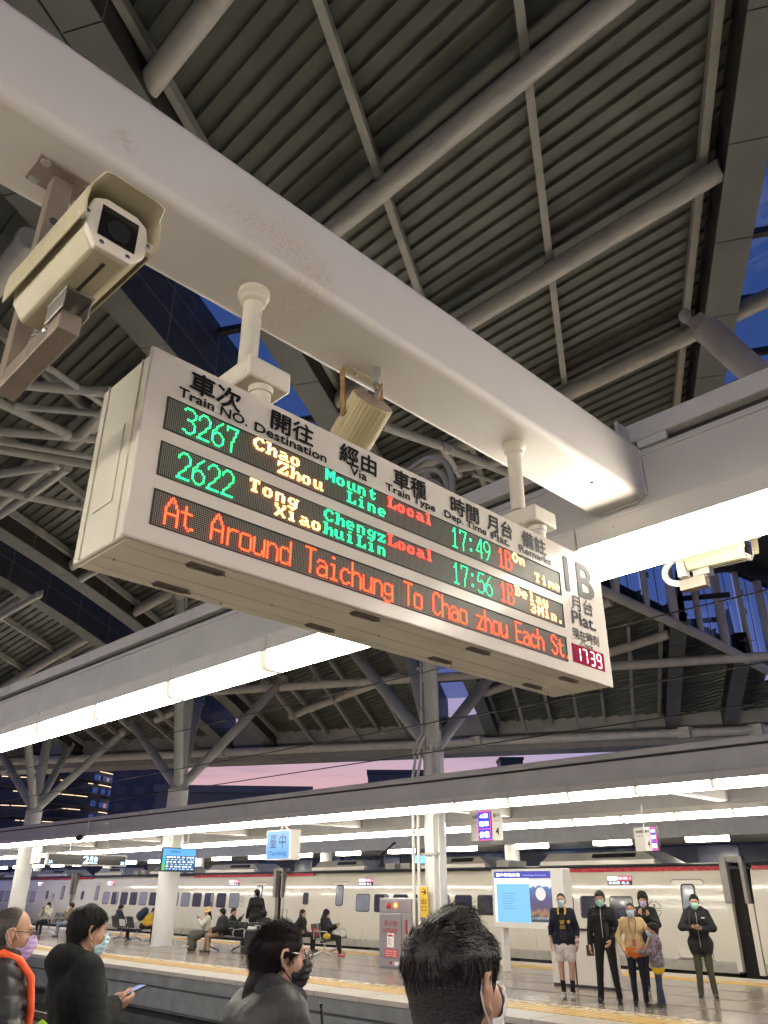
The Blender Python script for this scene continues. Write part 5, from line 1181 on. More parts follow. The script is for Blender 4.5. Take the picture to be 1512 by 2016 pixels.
for dx in (-.18, .18):
    m = MB(); m.tube([(dx - .02, 0, .035), (dx + .02, 0, .035)], .035, 12); m.build('wheel', M_BLACK, sc, smooth=40)
lg = empty('suitcase', (-21.3, 16.6, 0), 'suitcase with a raised pull handle behind the bench row', 'suitcase')
m = MB(); m.bb(-.22, .22, -.13, .13, .05, .62); m.build('shell', mat('luggage_grey', (.05, .05, .055), .5, var=.1), lg, smooth=40, bevel=.04)
m = MB(); m.tube([(-.12, .1, .62), (-.12, .1, 1.05), (.12, .1, 1.05), (.12, .1, .62)], .012, 8); m.build('handle', M_STEEL, lg, smooth=50)
# ------------------------------------------------------------------ people (one blended surface per body, meshed by surface nets)
def V3(*a): return np.array(a, float)
def rotx(d):
    c, s = math.cos(R(d)), math.sin(R(d)); return np.array([[1, 0, 0], [0, c, -s], [0, s, c]])
def rotz(d):
    c, s = math.cos(R(d)), math.sin(R(d)); return np.array([[c, -s, 0], [s, c, 0], [0, 0, 1]])
def cap(a, b, ra, rb=None, lab=0, k=.03, sc=None): return ('c', np.array(a, float), np.array(b, float), ra, ra if rb is None else rb, lab, k, sc)
def ell(c, r, lab=0, k=.03, M=None): return ('e', np.array(c, float), np.array(r, float), None if M is None else np.array(M, float), None, lab, k, None)
def pbox(p):
    if p[0] == 'c':
        r = max(p[3], p[4]) * 1.25; return np.minimum(p[1], p[2]) - r, np.maximum(p[1], p[2]) + r
    r = max(p[2]); return p[1] - r, p[1] + r
def pdist(p, X):
    if p[0] == 'c':
        a, b = p[1], p[2]; ab = b - a; L2 = ab @ ab + 1e-12
        if p[7] is not None:      # flattened capsule: depth scale along y
            s = np.array((1, p[7], 1)); X = (X - a) * s; ab = ab * s; L2 = ab @ ab + 1e-12
            t = np.clip(X @ ab / L2, 0, 1); return np.linalg.norm(X - t[..., None] * ab, axis=-1) - (p[3] + (p[4] - p[3]) * t)
        t = np.clip((X - a) @ ab / L2, 0, 1); return np.linalg.norm(X - a - t[..., None] * ab, axis=-1) - (p[3] + (p[4] - p[3]) * t)
    q = X - p[1]
    if p[3] is not None: q = q @ p[3]
    k0 = np.linalg.norm(q / p[2], axis=-1); k1 = np.linalg.norm(q / p[2] ** 2, axis=-1) + 1e-9
    return k0 * (k0 - 1) / k1
def sdf_grid(prims, h, pad=.03, lohi=None):
    if lohi is None:
        bs = [pbox(p) for p in prims]; lo = np.min([b[0] for b in bs], 0) - pad; hi = np.max([b[1] for b in bs], 0) + pad
    else: lo, hi = lohi
    n = np.ceil((hi - lo) / h).astype(int) + 1
    F = np.full(n, 1.0); D = np.full(n, 1.0); L = np.zeros(n, np.int16)
    ax = [lo[i] + h * np.arange(n[i]) for i in range(3)]
    for p in prims:
        a, b = pbox(p); mg = p[6] * 1.2 + 3 * h
        i0 = np.maximum(np.floor((a - mg - lo) / h).astype(int), 0); i1 = np.minimum(np.ceil((b + mg - lo) / h).astype(int) + 1, n)
        if np.any(i1 <= i0): continue
        sl = tuple(slice(i0[j], i1[j]) for j in range(3))
        X = np.stack(np.meshgrid(*[ax[j][sl[j]] for j in range(3)], indexing='ij'), -1)
        d = pdist(p, X); f = F[sl]; k = p[6]
        hh = np.maximum(k - np.abs(f - d), 0) / k; F[sl] = np.minimum(f, d) - hh * hh * k * .25
        m = d < D[sl]; D[sl] = np.where(m, d, D[sl]); L[sl] = np.where(m, p[5], L[sl])
    return F, L, lo, h
def coords(F, lo, h):
    n = F.shape; return np.stack(np.meshgrid(*[lo[i] + h * np.arange(n[i]) for i in range(3)], indexing='ij'), -1)
def snet(F, L, lo, h):
    n = np.array(F.shape); ins = F < 0
    def c(i, j, k, A): return A[i:n[0] - 1 + i, j:n[1] - 1 + j, k:n[2] - 1 + k]
    cnt = sum(c(i, j, k, ins).astype(int) for i in (0, 1) for j in (0, 1) for k in (0, 1))
    act = (cnt > 0) & (cnt < 8); idx = np.full(act.shape, -1, int); idx[act] = np.arange(act.sum())
    P = np.zeros((act.sum(), 3)); W_ = np.zeros(act.sum()); base = np.argwhere(act)
    cor = [(i, j, k) for i in (0, 1) for j in (0, 1) for k in (0, 1)]
    for a in cor:
        for ax in range(3):
            if a[ax]: continue
            b = list(a); b[ax] = 1
            fa = c(*a, F)[act]; fb = c(*b, F)[act]; m = (fa < 0) != (fb < 0)
            t = np.where(m, fa / np.where(fa == fb, 1, fa - fb), 0)
            q = np.array(a, float)[None].repeat(len(fa), 0); q[:, ax] += t
            P += q * m[:, None]; W_ += m
    P = (P / W_[:, None] + base) * h + lo
    lab = L[base[:, 0], base[:, 1], base[:, 2]]
    quads = []
    for ax in range(3):
        u, v = (ax + 1) % 3, (ax + 2) % 3
        s0 = [slice(None)] * 3; s1 = [slice(None)] * 3; s0[ax] = slice(0, -1); s1[ax] = slice(1, None)
        ch = ins[tuple(s0)] != ins[tuple(s1)]
        e = np.argwhere(ch); e = e[(e[:, u] > 0) & (e[:, v] > 0) & (e[:, u] < n[u] - 1) & (e[:, v] < n[v] - 1)]
        if not len(e): continue
        def cell(du, dv):
            q = e.copy(); q[:, u] -= du; q[:, v] -= dv; return idx[q[:, 0], q[:, 1], q[:, 2]]
        Q = np.stack([cell(1, 1), cell(0, 1), cell(0, 0), cell(1, 0)], 1)
        fl = ~ins[e[:, 0], e[:, 1], e[:, 2]]; Q[fl] = Q[fl][:, ::-1]; quads.append(Q)
    Q = np.concatenate(quads) if quads else np.zeros((0, 4), int)
    return P, Q, lab
def vnormals(P, Q):
    N = np.zeros_like(P); fn = np.cross(P[Q[:, 2]] - P[Q[:, 0]], P[Q[:, 3]] - P[Q[:, 1]])
    for i in range(4): np.add.at(N, Q[:, i], fn)
    return N / (np.linalg.norm(N, axis=1)[:, None] + 1e-12)
def relax(P, Q, it=2, f=.5):
    for _ in range(it):
        S = np.zeros_like(P); c_ = np.zeros(len(P))
        for i in range(4):
            for j in (1, 3): np.add.at(S, Q[:, i], P[Q[:, (i + j) % 4]]); np.add.at(c_, Q[:, i], 1)
        P = P * (1 - f) + f * S / np.maximum(c_, 1)[:, None]
    return P
def to_obj(name, parts, mats, parent):
    Ps = []; Qs = []; ls = []; b = 0
    for P, Q, l in parts: Ps.append(P); Qs.append(Q + b); ls.append(l[Q[:, 0]] if len(Q) else np.zeros(0, int)); b += len(P)
    P = np.concatenate(Ps); Q = np.concatenate(Qs); l = np.concatenate(ls)
    me = bpy.data.meshes.new(name); me.from_pydata(P.tolist(), [], Q.tolist())
    for m in mats: me.materials.append(m)
    me.polygons.foreach_set('material_index', l.astype(int).tolist()); me.polygons.foreach_set('use_smooth', [True] * len(Q)); me.update()
    o = bpy.data.objects.new(name, me); COL.objects.link(o); o.parent = parent; return o
def ik(S, W_, l1, l2, pole):
    d = W_ - S; L = np.linalg.norm(d); L2 = min(L, (l1 + l2) * .999); u = d / (L + 1e-9); W2 = S + u * L2
    a = (l1 * l1 - l2 * l2 + L2 * L2) / (2 * L2); hgt = math.sqrt(max(l1 * l1 - a * a, 0)); p = np.array(pole, float); p = p - u * (p @ u); p /= np.linalg.norm(p) + 1e-9
    return S + u * a + p * hgt, W2
def hand_prims(w, d, n, side, s, curl=.35, lab=0, splay=.10):
    """hand from the wrist w pointing along d, palm facing n; side +1 puts the thumb on d x n"""
    d = d / np.linalg.norm(d); n = n - d * (n @ d); n /= np.linalg.norm(n); x = np.cross(d, n) * side; P = []
    kn = [(-.030, .082), (-.010, .088), (.011, .086), (.030, .078)]; ln = [.064, .078, .084, .074] if True else None
    for (o, l), fl in zip(kn, (.060, .074, .082, .072)):
        a = w + x * o * .55 * s; k = w + x * o * s + d * l * s
        P.append(cap(a, k, .0155 * s, .0115 * s, lab, .016 * s))
        dd = d * math.cos(curl * .6) + n * math.sin(curl * .6) + x * o * splay * 10 * .3; dd /= np.linalg.norm(dd); p = k; ang = curl * .6
        for seg, r in ((.46, .0098), (.30, .0090), (.24, .0080)):
            q = p + dd * fl * seg * s; P.append(cap(p, q, r * s, r * .93 * s, lab, .004 * s)); p = q; ang += curl
            dd = d * math.cos(ang) + n * math.sin(ang) + x * o * splay * 3; dd /= np.linalg.norm(dd)
    t0 = w + x * .020 * s + d * .018 * s; t1 = t0 + (x * .030 + d * .030 + n * .014) * s; t2 = t1 + (x * .010 + d * .030 + n * .012) * s; t3 = t2 + (d * .026 + n * .008 - x * .002) * s
    P += [cap(t0, t1, .0155 * s, .0125 * s, lab, .012 * s), cap(t1, t2, .0115 * s, .0105 * s, lab, .006 * s), cap(t2, t3, .0105 * s, .0088 * s, lab, .004 * s)]
    return P
def cloth(name, col, rough=.75, bump=.25, bs=260, var=.10, vs=9, spec=.3): return mat(name, col, rough, var=var, vs=vs, bump=bump, bs=bs, spec=spec, rv=.05)
SKIN = mat('skin', (.46, .255, .165), .48, var=.07, vs=18, bump=.06, bs=220, spec=.4); SKIN_L = mat('skin_light', (.52, .31, .22), .48, var=.07, vs=18, bump=.06, bs=220, spec=.4)
for m_ in (SKIN, SKIN_L):
    b_ = m_.node_tree.nodes['Principled BSDF']; b_.inputs['Subsurface Weight'].default_value = .12; b_.inputs['Subsurface Radius'].default_value = (.012, .004, .002); b_.inputs['Subsurface Scale'].default_value = .6
HAIR = mat('hair_black', (.007, .0055, .005), .5, var=.3, vs=60, bump=.4, bs=300, spec=.22)
HAIRB = mat('hair_brown_black', (.011, .006, .0055), .5, var=.35, vs=60, spec=.14)
EYEW = mat('eye_white', (.6, .57, .53), .2, var=0); EYED = mat('eye_dark', (.010, .007, .006), .08, var=0)
C_BLACK = cloth('cloth_black', (.014, .014, .015)); C_CHAR = cloth('cloth_charcoal', (.040, .037, .036), .6); C_NAVY = cloth('cloth_navy', (.010, .013, .028)); C_CREAM = cloth('cloth_cream', (.56, .40, .20)); C_ORNG = cloth('cloth_orange', (.62, .16, .03))
C_OLIVE = cloth('cloth_olive', (.055, .055, .030)); C_WHITE = cloth('cloth_white', (.62, .60, .58)); C_BEIGE = cloth('cloth_beige', (.30, .22, .14)); C_JEAN = cloth('cloth_denim', (.035, .05, .085), var=.4, vs=14); C_JEANL = cloth('cloth_denim_pale', (.20, .25, .32), var=.2)
C_YEL = cloth('cloth_mustard', (.45, .29, .03)); C_YELB = cloth('cloth_yellow', (.65, .42, .02)); C_GREYG = cloth('cloth_skirt_grey', (.085, .082, .065), var=.25, vs=12); C_COAT = cloth('cloth_ivory', (.46, .44, .38)); C_DBLUE = cloth('cloth_dark_blue', (.012, .018, .045)); C_TAUPE = cloth('cloth_taupe', (.16, .13, .09))
C_CAMO = mat('cloth_camo', (.16, .13, .15), .75, var=.75, vs=26, bump=.2, bs=200); C_SHOE = mat('shoe_black', (.015, .014, .014), .5, var=.1); C_SHOEW = mat('shoe_white', (.50, .47, .42), .5, var=.3, vs=40); C_SHOEP = mat('shoe_pink', (.55, .14, .15), .6, var=.1); C_SHOEG = mat('shoe_grey_green', (.07, .075, .065), .6, var=.2, vs=40); C_HAT = cloth('hat_straw', (.48, .36, .18)); C_MAROON = cloth('collar_maroon', (.035, .014, .012)); C_STRAP = mat('strap_orange', (.85, .10, .02), .55, var=.05)
MSK = {'blue': mat('mask_blue', (.46, .62, .66), .7, var=.05, vs=30, bump=.1), 'green': mat('mask_green', (.34, .62, .46), .7, var=.05, bump=.1), 'lav': mat('mask_lavender', (.52, .36, .62), .7, var=.05, bump=.1), 'black': mat('mask_black', (.010, .010, .011), .65, var=.1, bump=.1), 'white': mat('mask_white', (.66, .64, .62), .7, var=.04), 'purple': mat('mask_purple', (.42, .34, .48), .7, var=.05)}
LOOPW = mat('mask_loop_white', (.70, .67, .62), .6, var=0)
def head_prims(s=1.0, jaw=1.0):
    P = [ell((0, -.015, .035), (.076, .095, .090), 0), ell((0, .032, -.035), (.058 * jaw, .060, .080), 0, .03), ell((0, .062, -.100), (.026 * jaw, .022, .020), 0, .03), cap((0, .088, .010), (0, .108, -.028), .009, .0135, 0, .012), ell((0, .103, -.034), (.018, .012, .010), 0, .010), cap((-.034, .078, .034), (.034, .078, .034), .014, .014, 0, .018),
         ell((.040, .058, -.022), (.024, .026, .026), 0, .022), ell((-.040, .058, -.022), (.024, .026, .026), 0, .022), cap((-.018, .090, -.062), (.018, .090, -.062), .0075, .0075, 0, .012), cap((-.014, .088, -.073), (.014, .088, -.073), .008, .008, 0, .010)]
    for sx in (-1, 1):
        ex = .078 * sx; o = [(ex, .008, .018), (ex + .008 * sx, -.006, .034), (ex + .015 * sx, -.024, .030), (ex + .017 * sx, -.030, .008), (ex + .010 * sx, -.020, -.020), (ex + .003 * sx, -.004, -.034)]
        for a, b in zip(o, o[1:]): P.append(cap(a, b, .0052, .0055, 0, .004))
        P.append(ell((ex + .006 * sx, -.013, .002), (.004, .019, .030), 0, .004)); P.append(ell((ex + .004 * sx, -.004, -.032), (.006, .008, .009), 0, .004)); P.append(ell((ex + .006 * sx, -.001, -.003), (.005, .006, .009), 0, .004))
    return P
def head_xf(P, M, c, s):
    out = []
    for p in P:
        if p[0] == 'c': out.append(('c', c + M @ (p[1] * s), c + M @ (p[2] * s), p[3] * s, p[4] * s, p[5], p[6] * s, None))
        else: out.append(('e', c + M @ (p[1] * s), p[2] * s, (M if p[3] is None else M @ p[3]), None, p[5], p[6] * s, None))
    return out
def shell_mesh(h, lo, hi, fn, M, c, s, it=1):
    """mesh of the implicit function fn(X) in head space"""
    lo = np.array(lo, float); hi = np.array(hi, float); n = np.ceil((hi - lo) / h).astype(int) + 1
    X = np.stack(np.meshgrid(*[lo[i] + h * np.arange(n[i]) for i in range(3)], indexing='ij'), -1)
    F = fn(X); P, Q, l = snet(F, np.zeros(F.shape, np.int16), lo, h)
    P = relax(P, Q, it) if it else P
    return P, Q, l
def nz3(X, f, seed=0):
    a = X * f + seed * 1.7
    return (np.sin(a[..., 0] * 1.3 + 1.7 * np.sin(a[..., 1])) + np.sin(a[..., 1] * 1.7 + 1.3 * np.sin(a[..., 2] * 1.1)) + np.sin(a[..., 2] * 1.5 + 1.9 * np.sin(a[..., 0] * .9))) / 3
def sk(X, g=0.0):
    a = pdist(ell((0, -.015, .035), (.076 + g, .095 + g, .090 + g)), X); b = pdist(cap((0, -.030, .0), (0, -.040, -.12), .070 + g, .056 + g), X)
    return np.minimum(a, b) - (np.maximum(.04 - np.abs(a - b), 0) / .04) ** 2 * .01
def hair_fn(kind, seed=0):
    def f(X):
        x, y, z = X[..., 0], X[..., 1], X[..., 2]; lum = nz3(X, 42, seed)
        if kind == 'short':
            d = sk(X, .010) - .009 * np.clip((z - .02) / .08, 0, 1) * (1 + .45 * lum); return np.maximum(np.maximum(d, -(-.66 * y + 0.75 * z - .006 + .006 * lum)), -.105 - z)
        if kind == 'crop': d = sk(X, .0035); return np.maximum(np.maximum(d - .002 * lum, -(-.76 * y + .64 * z - .005 + .003 * lum)), -.105 - z)
        if kind == 'bald': d = sk(X, .0022); return np.maximum(d, -(-.93 * y + .30 * z - .010 + .004 * lum))
        if kind == 'fade':
            top = np.clip((z - .02) / .06, 0, 1); d = sk(X, .004) - top * (.011 + .005 * nz3(X, 40, seed) + .002 * nz3(X, 110, seed + 3)) - .005 * np.exp(-((z - .06) / .05) ** 2)
            tuft = pdist(cap((-.035, .03, .122), (.035, -.01, .126), .026, .022), X) - .005 * nz3(X, 120, 2); d = np.minimum(d, tuft) - (np.maximum(.03 - np.abs(d - tuft), 0) / .03) ** 2 * .0075
            return np.maximum(np.maximum(d, -(-.66 * y + .72 * z + .030 + .002 * lum)), -.125 - z)
        if kind == 'mop':
            d = sk(X, .014) - .012 * np.clip((z + .02) / .10, 0, 1) * (1 + .9 * lum) - .004 * nz3(X, 110, seed); return np.maximum(np.maximum(d, -(-.60 * y + .80 * z + .002 + .009 * lum)), -.10 - z)
        if kind == 'sleek':
            d = sk(X, .008) - .001 * lum; d = np.maximum(d, -(-.62 * y + .70 * z + .012))
            for p in (cap((0, -.070, .02), (0, -.080, -.10), .052, .050), cap((0, -.080, -.10), (0, -.120, -.24), .050, .056)):
                q = pdist(p, X) - .001 * lum; hh = np.maximum(.03 - np.abs(d - q), 0) / .03; d = np.minimum(d, q) - hh * hh * .0075
            return d
        if kind == 'long':
            d = sk(X, .012) - .004 * lum; d = np.maximum(d, -(-.62 * y + .72 * z + .016))
            for p in (cap((0.03, -.05, .0), (.05, -.06, -.20), .045, .035), cap((-.03, -.05, .0), (-.05, -.06, -.20), .045, .035), cap((0, -.075, .0), (0, -.09, -.22), .055, .045)): d = np.minimum(d, pdist(p, X))
            return d
    return f
HB = {'sleek': ((-.11, -.21, -.32), (.11, .10, .15)), 'long': ((-.12, -.18, -.28), (.12, .10, .15))}
def strands(name, P, Q, flow, count, length, width, mat_, parent, xf, seed=1, lift=.0012, keepf=None, clump=.25):
    r = np.random.RandomState(seed); N = vnormals(P, Q); A = P[Q]; ar = np.linalg.norm(np.cross(A[:, 1] - A[:, 0], A[:, 3] - A[:, 0]), axis=1); pick = r.choice(len(Q), count, p=ar / ar.sum())
    w = r.rand(count, 4); w /= w.sum(1)[:, None]; p = (A[pick] * w[..., None]).sum(1); n = (N[Q[pick]] * w[..., None]).sum(1); n /= np.linalg.norm(n, axis=1)[:, None]
    if keepf is not None: m = keepf(p); p = p[m]; n = n[m]
    K = 5; L = length * (.5 + r.rand(len(p))); vs = []; pos = p - n * .001; lf = (lift * (.3 + 2.2 * r.rand(len(p)) ** 2))[:, None]
    jit = r.randn(len(p), 3) * .10
    for i in range(K):
        d = flow(pos); d = d / (np.linalg.norm(d, axis=1)[:, None] + 1e-9) + jit + clump * np.stack([nz3(pos, 70, seed), nz3(pos, 64, seed + 9), nz3(pos, 75, seed + 17)], 1); d = d - n * (d * n).sum(1)[:, None]; d /= np.linalg.norm(d, axis=1)[:, None] + 1e-9
        side = np.cross(d, n); ww = (width * (1 - (i / (K - 1)) ** 2 * .85))
        vs.append(np.stack([pos - side * ww, pos + n * ww * 1.2, pos + side * ww], 1)); pos = pos + d * (L / K)[:, None] + n * lf
    Vt = np.stack(vs, 1); m_ = len(p); Vt = Vt.reshape(-1, 3); fs = []
    b = (np.arange(m_) * K * 3)[:, None]
    for i in range(K - 1):
        for a, c in ((0, 1), (1, 2), (2, 0)): fs.append(np.concatenate([b + i * 3 + a, b + i * 3 + c, b + i * 3 + 3 + c, b + i * 3 + 3 + a], 1))
    Qs = np.concatenate(fs); Vt = xf(Vt)
    return to_obj(name, [(Vt, Qs, np.zeros(len(Vt), int))], [mat_], parent)

def person(label, pos, az, H=1.70, sit=None, lean=0, top=None, pants=None, shoe=None, skin=None, hair='short', hairm=None, mask='blue', yaw=0, pitch=0, rw=None, lw=None, rpole=(.5, -1, -.6), lpole=(-.5, -1, -.6), bulk=0.0, hem=.86, shorts=None, sock=None, sleeve=1.0, extra=(), h=.014, hh=.0075, knees=None, feet=None, curl=.4, palm=None, hdir=None, group=None, upper=False, headmesh=True, shirt=None, jaw=1.0, lab2=(), fold_amp=.0055, puff=0):
    """joints live in a body frame: x right, y ahead, z up, metres at 1.70 m"""
    u = H / 1.70; top = top or C_BLACK; pants = pants or C_BLACK; shoe = shoe or C_SHOE; skin = skin or SKIN; hairm = hairm or HAIR
    e = empty('person', pos, label, 'person', group, rz=R(az - 90))
    mats = [skin, top, pants, shoe, shorts or pants, sock or shoe, shirt or top] + list(lab2)
    SKN, TOP, PAN, SHO, SHT, SOC, SHI = range(7)
    pelz = .93 if not sit else .565
    pel = V3(0, 0 if not sit else 0, pelz); T = rotx(-lean)
    che = pel + T @ V3(0, .0, .34); nk = pel + T @ V3(0, -.012, .495); hd = nk + rotx(-lean * .4) @ V3(0, .03, .145)
    shR = pel + T @ V3(.160, -.012, .445); shL = pel + T @ V3(-.160, -.012, .445)
    hips = [V3(sx * .085, 0 if not sit else .03, .905 if not sit else .545) for sx in (1, -1)]
    if not sit:
        kn = knees or [V3(.095, .02, .50), V3(-.095, .02, .50)]; an = feet or [V3(.105, -.015, .085), V3(-.105, -.015, .085)]
    else:
        kn = knees or [V3(.10, .45, .52), V3(-.10, .45, .52)]; an = feet or [V3(.10, .44, .085), V3(-.10, .44, .085)]
    kn = [np.array(q, float) for q in kn]; an = [np.array(q, float) for q in an]
    B = bulk
    P = [cap(pel + V3(-.07, 0, 0), pel + V3(.07, 0, 0), .105 + B * .4, None, PAN if hem > pelz - .02 else TOP, .04), cap(pel + T @ V3(-.055, .005, .15), pel + T @ V3(.055, .005, .15), .102 + B, None, TOP, .05), cap(che + T @ V3(-.085, 0, 0), che + T @ V3(.085, 0, 0), .112 + B, None, TOP, .05),
         cap(shR * .9 + nk * .1, shL * .9 + nk * .1, .066 + B * .8, None, TOP, .05), cap(nk - T @ V3(0, 0, .06), nk + T @ V3(0, .002, .02), .066 + B * .5, .056, TOP, .03), cap(nk, hd + V3(0, -.02, -.03), .055, .052, SKN, .02)]
    if hem < pelz - .02 and not sit: P += [cap(V3(-.085, 0, hem + .08), V3(.085, 0, hem + .08), .118 + B, .118 + B, TOP, .03), cap(V3(-.08, 0, hem + .08), V3(-.08, 0, hem), .112 + B, .108 + B, TOP, .02), cap(V3(.08, 0, hem + .08), V3(.08, 0, hem), .112 + B, .108 + B, TOP, .02)]
    wr = np.array(rw, float) if rw is not None else V3(.235, .05, .875 if not sit else .66); wl = np.array(lw, float) if lw is not None else V3(-.235, .05, .875 if not sit else .66)
    hands = []
    for S, W_, pole, sd in ((shR, wr, rpole, 1), (shL, wl, lpole, -1)):
        E_, W2 = ik(S, W_, .285, .255, pole)
        P += [cap(S, E_, .056 + B * .8, .047 + B * .8, TOP, .03)]
        if sleeve >= 1: P += [cap(E_, W2, .046 + B * .8, .037 + B * .6, TOP, .012)]
        else:
            q = E_ + (W2 - E_) * sleeve; P += [cap(E_, q, .047 + B * .8, .044 + B * .7, TOP, .012), cap(q, W2, .038, .028, SKN, .008)]
        P += [cap(W2 + (E_ - W2) * .05, W2, .028, .027, SKN, .008)]
        dr = (W2 - E_) / np.linalg.norm(W2 - E_); hands.append((W2, dr, sd))
    for i, (hp, k_, a_) in enumerate(zip(hips, kn, an)):
        lp, cl = (PAN, PAN)
        if shorts: P += [cap(hp, hp + (k_ - hp) * .62, .092, .098, SHT, .03), cap(hp + (k_ - hp) * .5, k_, .062, .052, SKN, .01), cap(k_, k_ + (a_ - k_) * .5, .052, .048, SKN, .02), cap(k_ + (a_ - k_) * .52, a_, .047, .042, SOC, .012)]
        else: P += [cap(hp, k_, .090 + B * .2, .062 + B * .2, PAN, .04), cap(k_, a_, .060 + B * .2, .046 + B * .2, PAN, .02)]
        fd = V3(.12 * (1 if i == 0 else -1), 1, 0); fd /= np.linalg.norm(fd)
        P += [cap(a_ + V3(0, 0, -.045) - fd * .035, a_ + V3(0, 0, -.053) + fd * .145, .043, .036, SHO, .02), cap(a_, a_ + V3(0, 0, -.03), .044, .046, SHO, .02)]
    P += [q for q in extra]
    P = [(q[0], q[1] * u, q[2] * u if q[0] == 'c' else q[2] * u, q[3] * u if q[0] == 'c' else q[3], q[4] * u if q[0] == 'c' else None, q[5], q[6] * u, q[7]) for q in P]
    if upper: P = [q for q in P]
    F, L, lo, hh_ = sdf_grid(P, h); X2 = lo[2] + h * np.arange(F.shape[2]); F = np.maximum(F, -(X2[None, None, :] - .004))
    Pb, Qb, lb = snet(F, L, lo, h); Pb = relax(Pb, Qb, 1, .4)
    Nb = vnormals(Pb, Qb); sd_ = len(label); fold = nz3(Pb * V3(1, 1, .55), 30, sd_) * .6 + nz3(Pb * V3(.7, .7, 1.3), 55, sd_ + 5) * .4; fold = np.sign(fold) * np.abs(fold) ** .8
    amp = np.where((lb == 1) | (lb == 2) | (lb == 4), fold_amp, 0.0)
    if puff: ph = Pb[:, 2] / .062 + .25 * np.sin(Pb[:, 0] * 20) + .3 * np.sin(Pb[:, 1] * 17); Pb = Pb + Nb * (np.where(lb == 1, puff, 0) * (np.abs(np.sin(np.pi * ph)) ** .6 - .6))[:, None]
    Pb = Pb + Nb * (amp * fold)[:, None]
    parts = [(Pb, Qb, lb)]
    for (W2, dr, sd) in hands:
        n_ = np.array(palm[0 if sd > 0 else 1], float) if palm else V3(-sd * 1.0, .2, 0.0); dd = np.array(hdir[0 if sd > 0 else 1], float) if hdir else dr + V3(0, .15, -.1)
        side = 1 if sd > 0 else -1
        hp_ = hand_prims(W2 * u, dd, n_, side, u, curl, SKN); hp_.append(cap((W2 - dr * .03) * u, W2 * u, .026 * u, .024 * u, SKN, .01))
        f_, l_, o_, _ = sdf_grid(hp_, .0045 * u if h > .011 else .0034, .012); q_ = snet(f_, l_, o_, .0045 * u if h > .011 else .0034); parts.append((relax(q_[0], q_[1], 1, .3), q_[1], q_[2] * 0))
    HM = rotz(yaw) @ rotx(-pitch); hc = hd * u; hs = max(u, .5 * u + .45) if u < .97 else 1.0
    hp2 = head_xf(head_prims(jaw=jaw), HM, hc, hs); hp2.append(cap(hc + HM @ V3(0, -.02, -.04) * hs, nk * u, .052 * hs, .054 * hs, SKN, .02))
    f_, l_, o_, _ = sdf_grid(hp2, hh, .012); q_ = snet(f_, l_, o_, hh); parts.append((relax(q_[0], q_[1], 1, .35), q_[1], q_[2] * 0))
    body = to_obj('body', parts, mats, e)
    xf = lambda Q_: hc + (Q_ * hs) @ HM.T
    hair_raw = None
    if hair in ('short', 'crop', 'bald', 'fade', 'mop', 'sleek', 'long'):
        lo_, hi_ = HB.get(hair, ((-.12, -.16, -.10), (.12, .12, .17))); hP, hQ, hl = shell_mesh(hh * .8, lo_, hi_, hair_fn(hair, len(label)), HM, hc, hs); hair_raw = (hP, hQ); to_obj('hair', [(xf(hP), hQ, hl)], [hairm], e)
    # eyes
    m = MB()
    for sx in (-1, 1):
        m.ball(xf(V3(.031 * sx, .0835, .010)), (.0115 * hs, .0062 * hs, .0058 * hs), 10, 0, HM); m.ball(xf(V3(.031 * sx, .0885, .010)), (.0052 * hs, .003 * hs, .0052 * hs), 8, 1, HM)
        m.tube([xf(V3(.019 * sx, .0905, .014)), xf(V3(.031 * sx, .0925, .0178)), xf(V3(.043 * sx, .0855, .013))], .0016 * hs, 6, 1); m.tube([xf(V3(.016 * sx, .0955, .031)), xf(V3(.033 * sx, .0935, .037)), xf(V3(.050 * sx, .080, .031))], .0027 * hs, 6, 1)
    m.build('eyes', [EYEW, EYED], e, smooth=60)
    if mask:
        hpz = head_prims(jaw=jaw)[:10]
        def mf(X):
            d = None
            for p in hpz:
                q = pdist(p, X); d = q if d is None else np.minimum(d, q) - (np.maximum(.03 - np.abs(d - q), 0) / .03) ** 2 * .0075
            y, z = X[..., 1], X[..., 2]; pl = .0012 * np.sin((z + .05) * 260)
            reg = np.maximum(np.maximum(z + .004 - .35 * (y - .07), -.112 - z), np.maximum(.028 - y + .25 * np.abs(z + .055), np.abs(X[..., 0]) - .064))
            return np.maximum(np.abs(d - .0055 - pl) - .0036, reg)
        mP, mQ, ml = shell_mesh(max(hh * .55, .0024), (-.08, .0, -.135), (.08, .14, .03), mf, HM, hc, hs, 1)
        mo_ = to_obj('face_mask', [(xf(mP), mQ, ml)], [MSK[mask]], e)
        for sx in (-1, 1):
            m = MB()
            m.tube([xf(V3(*q)) for q in ((.058 * sx, .040, -.022), (.074 * sx, .016, .004), (.081 * sx, .002, .020), (.0865 * sx, -.012, .034), (.0885 * sx, -.032, .024), (.086 * sx, -.036, .002), (.083 * sx, -.024, -.024), (.076 * sx, .000, -.050), (.056 * sx, .040, -.082))], .0021 * hs, 6)
            m.build('mask_loop', LOOPW if mask != 'black' else MSK['black'], mo_, smooth=60)
    e['_u'] = u
    info = dict(root=e, u=u, xf=xf, HM=HM, hc=hc, hs=hs, hair=hair_raw, hands=hands, nk=nk * u, che=che * u)
    del e['_u']
    return info
def to_world(info, p):
    e = info['root']; a = e.rotation_euler[2]; c, s = math.cos(a), math.sin(a); p = np.array(p, float) * info['u']; return np.array(e.location) + V3(c * p[0] - s * p[1], s * p[0] + c * p[1], p[2])
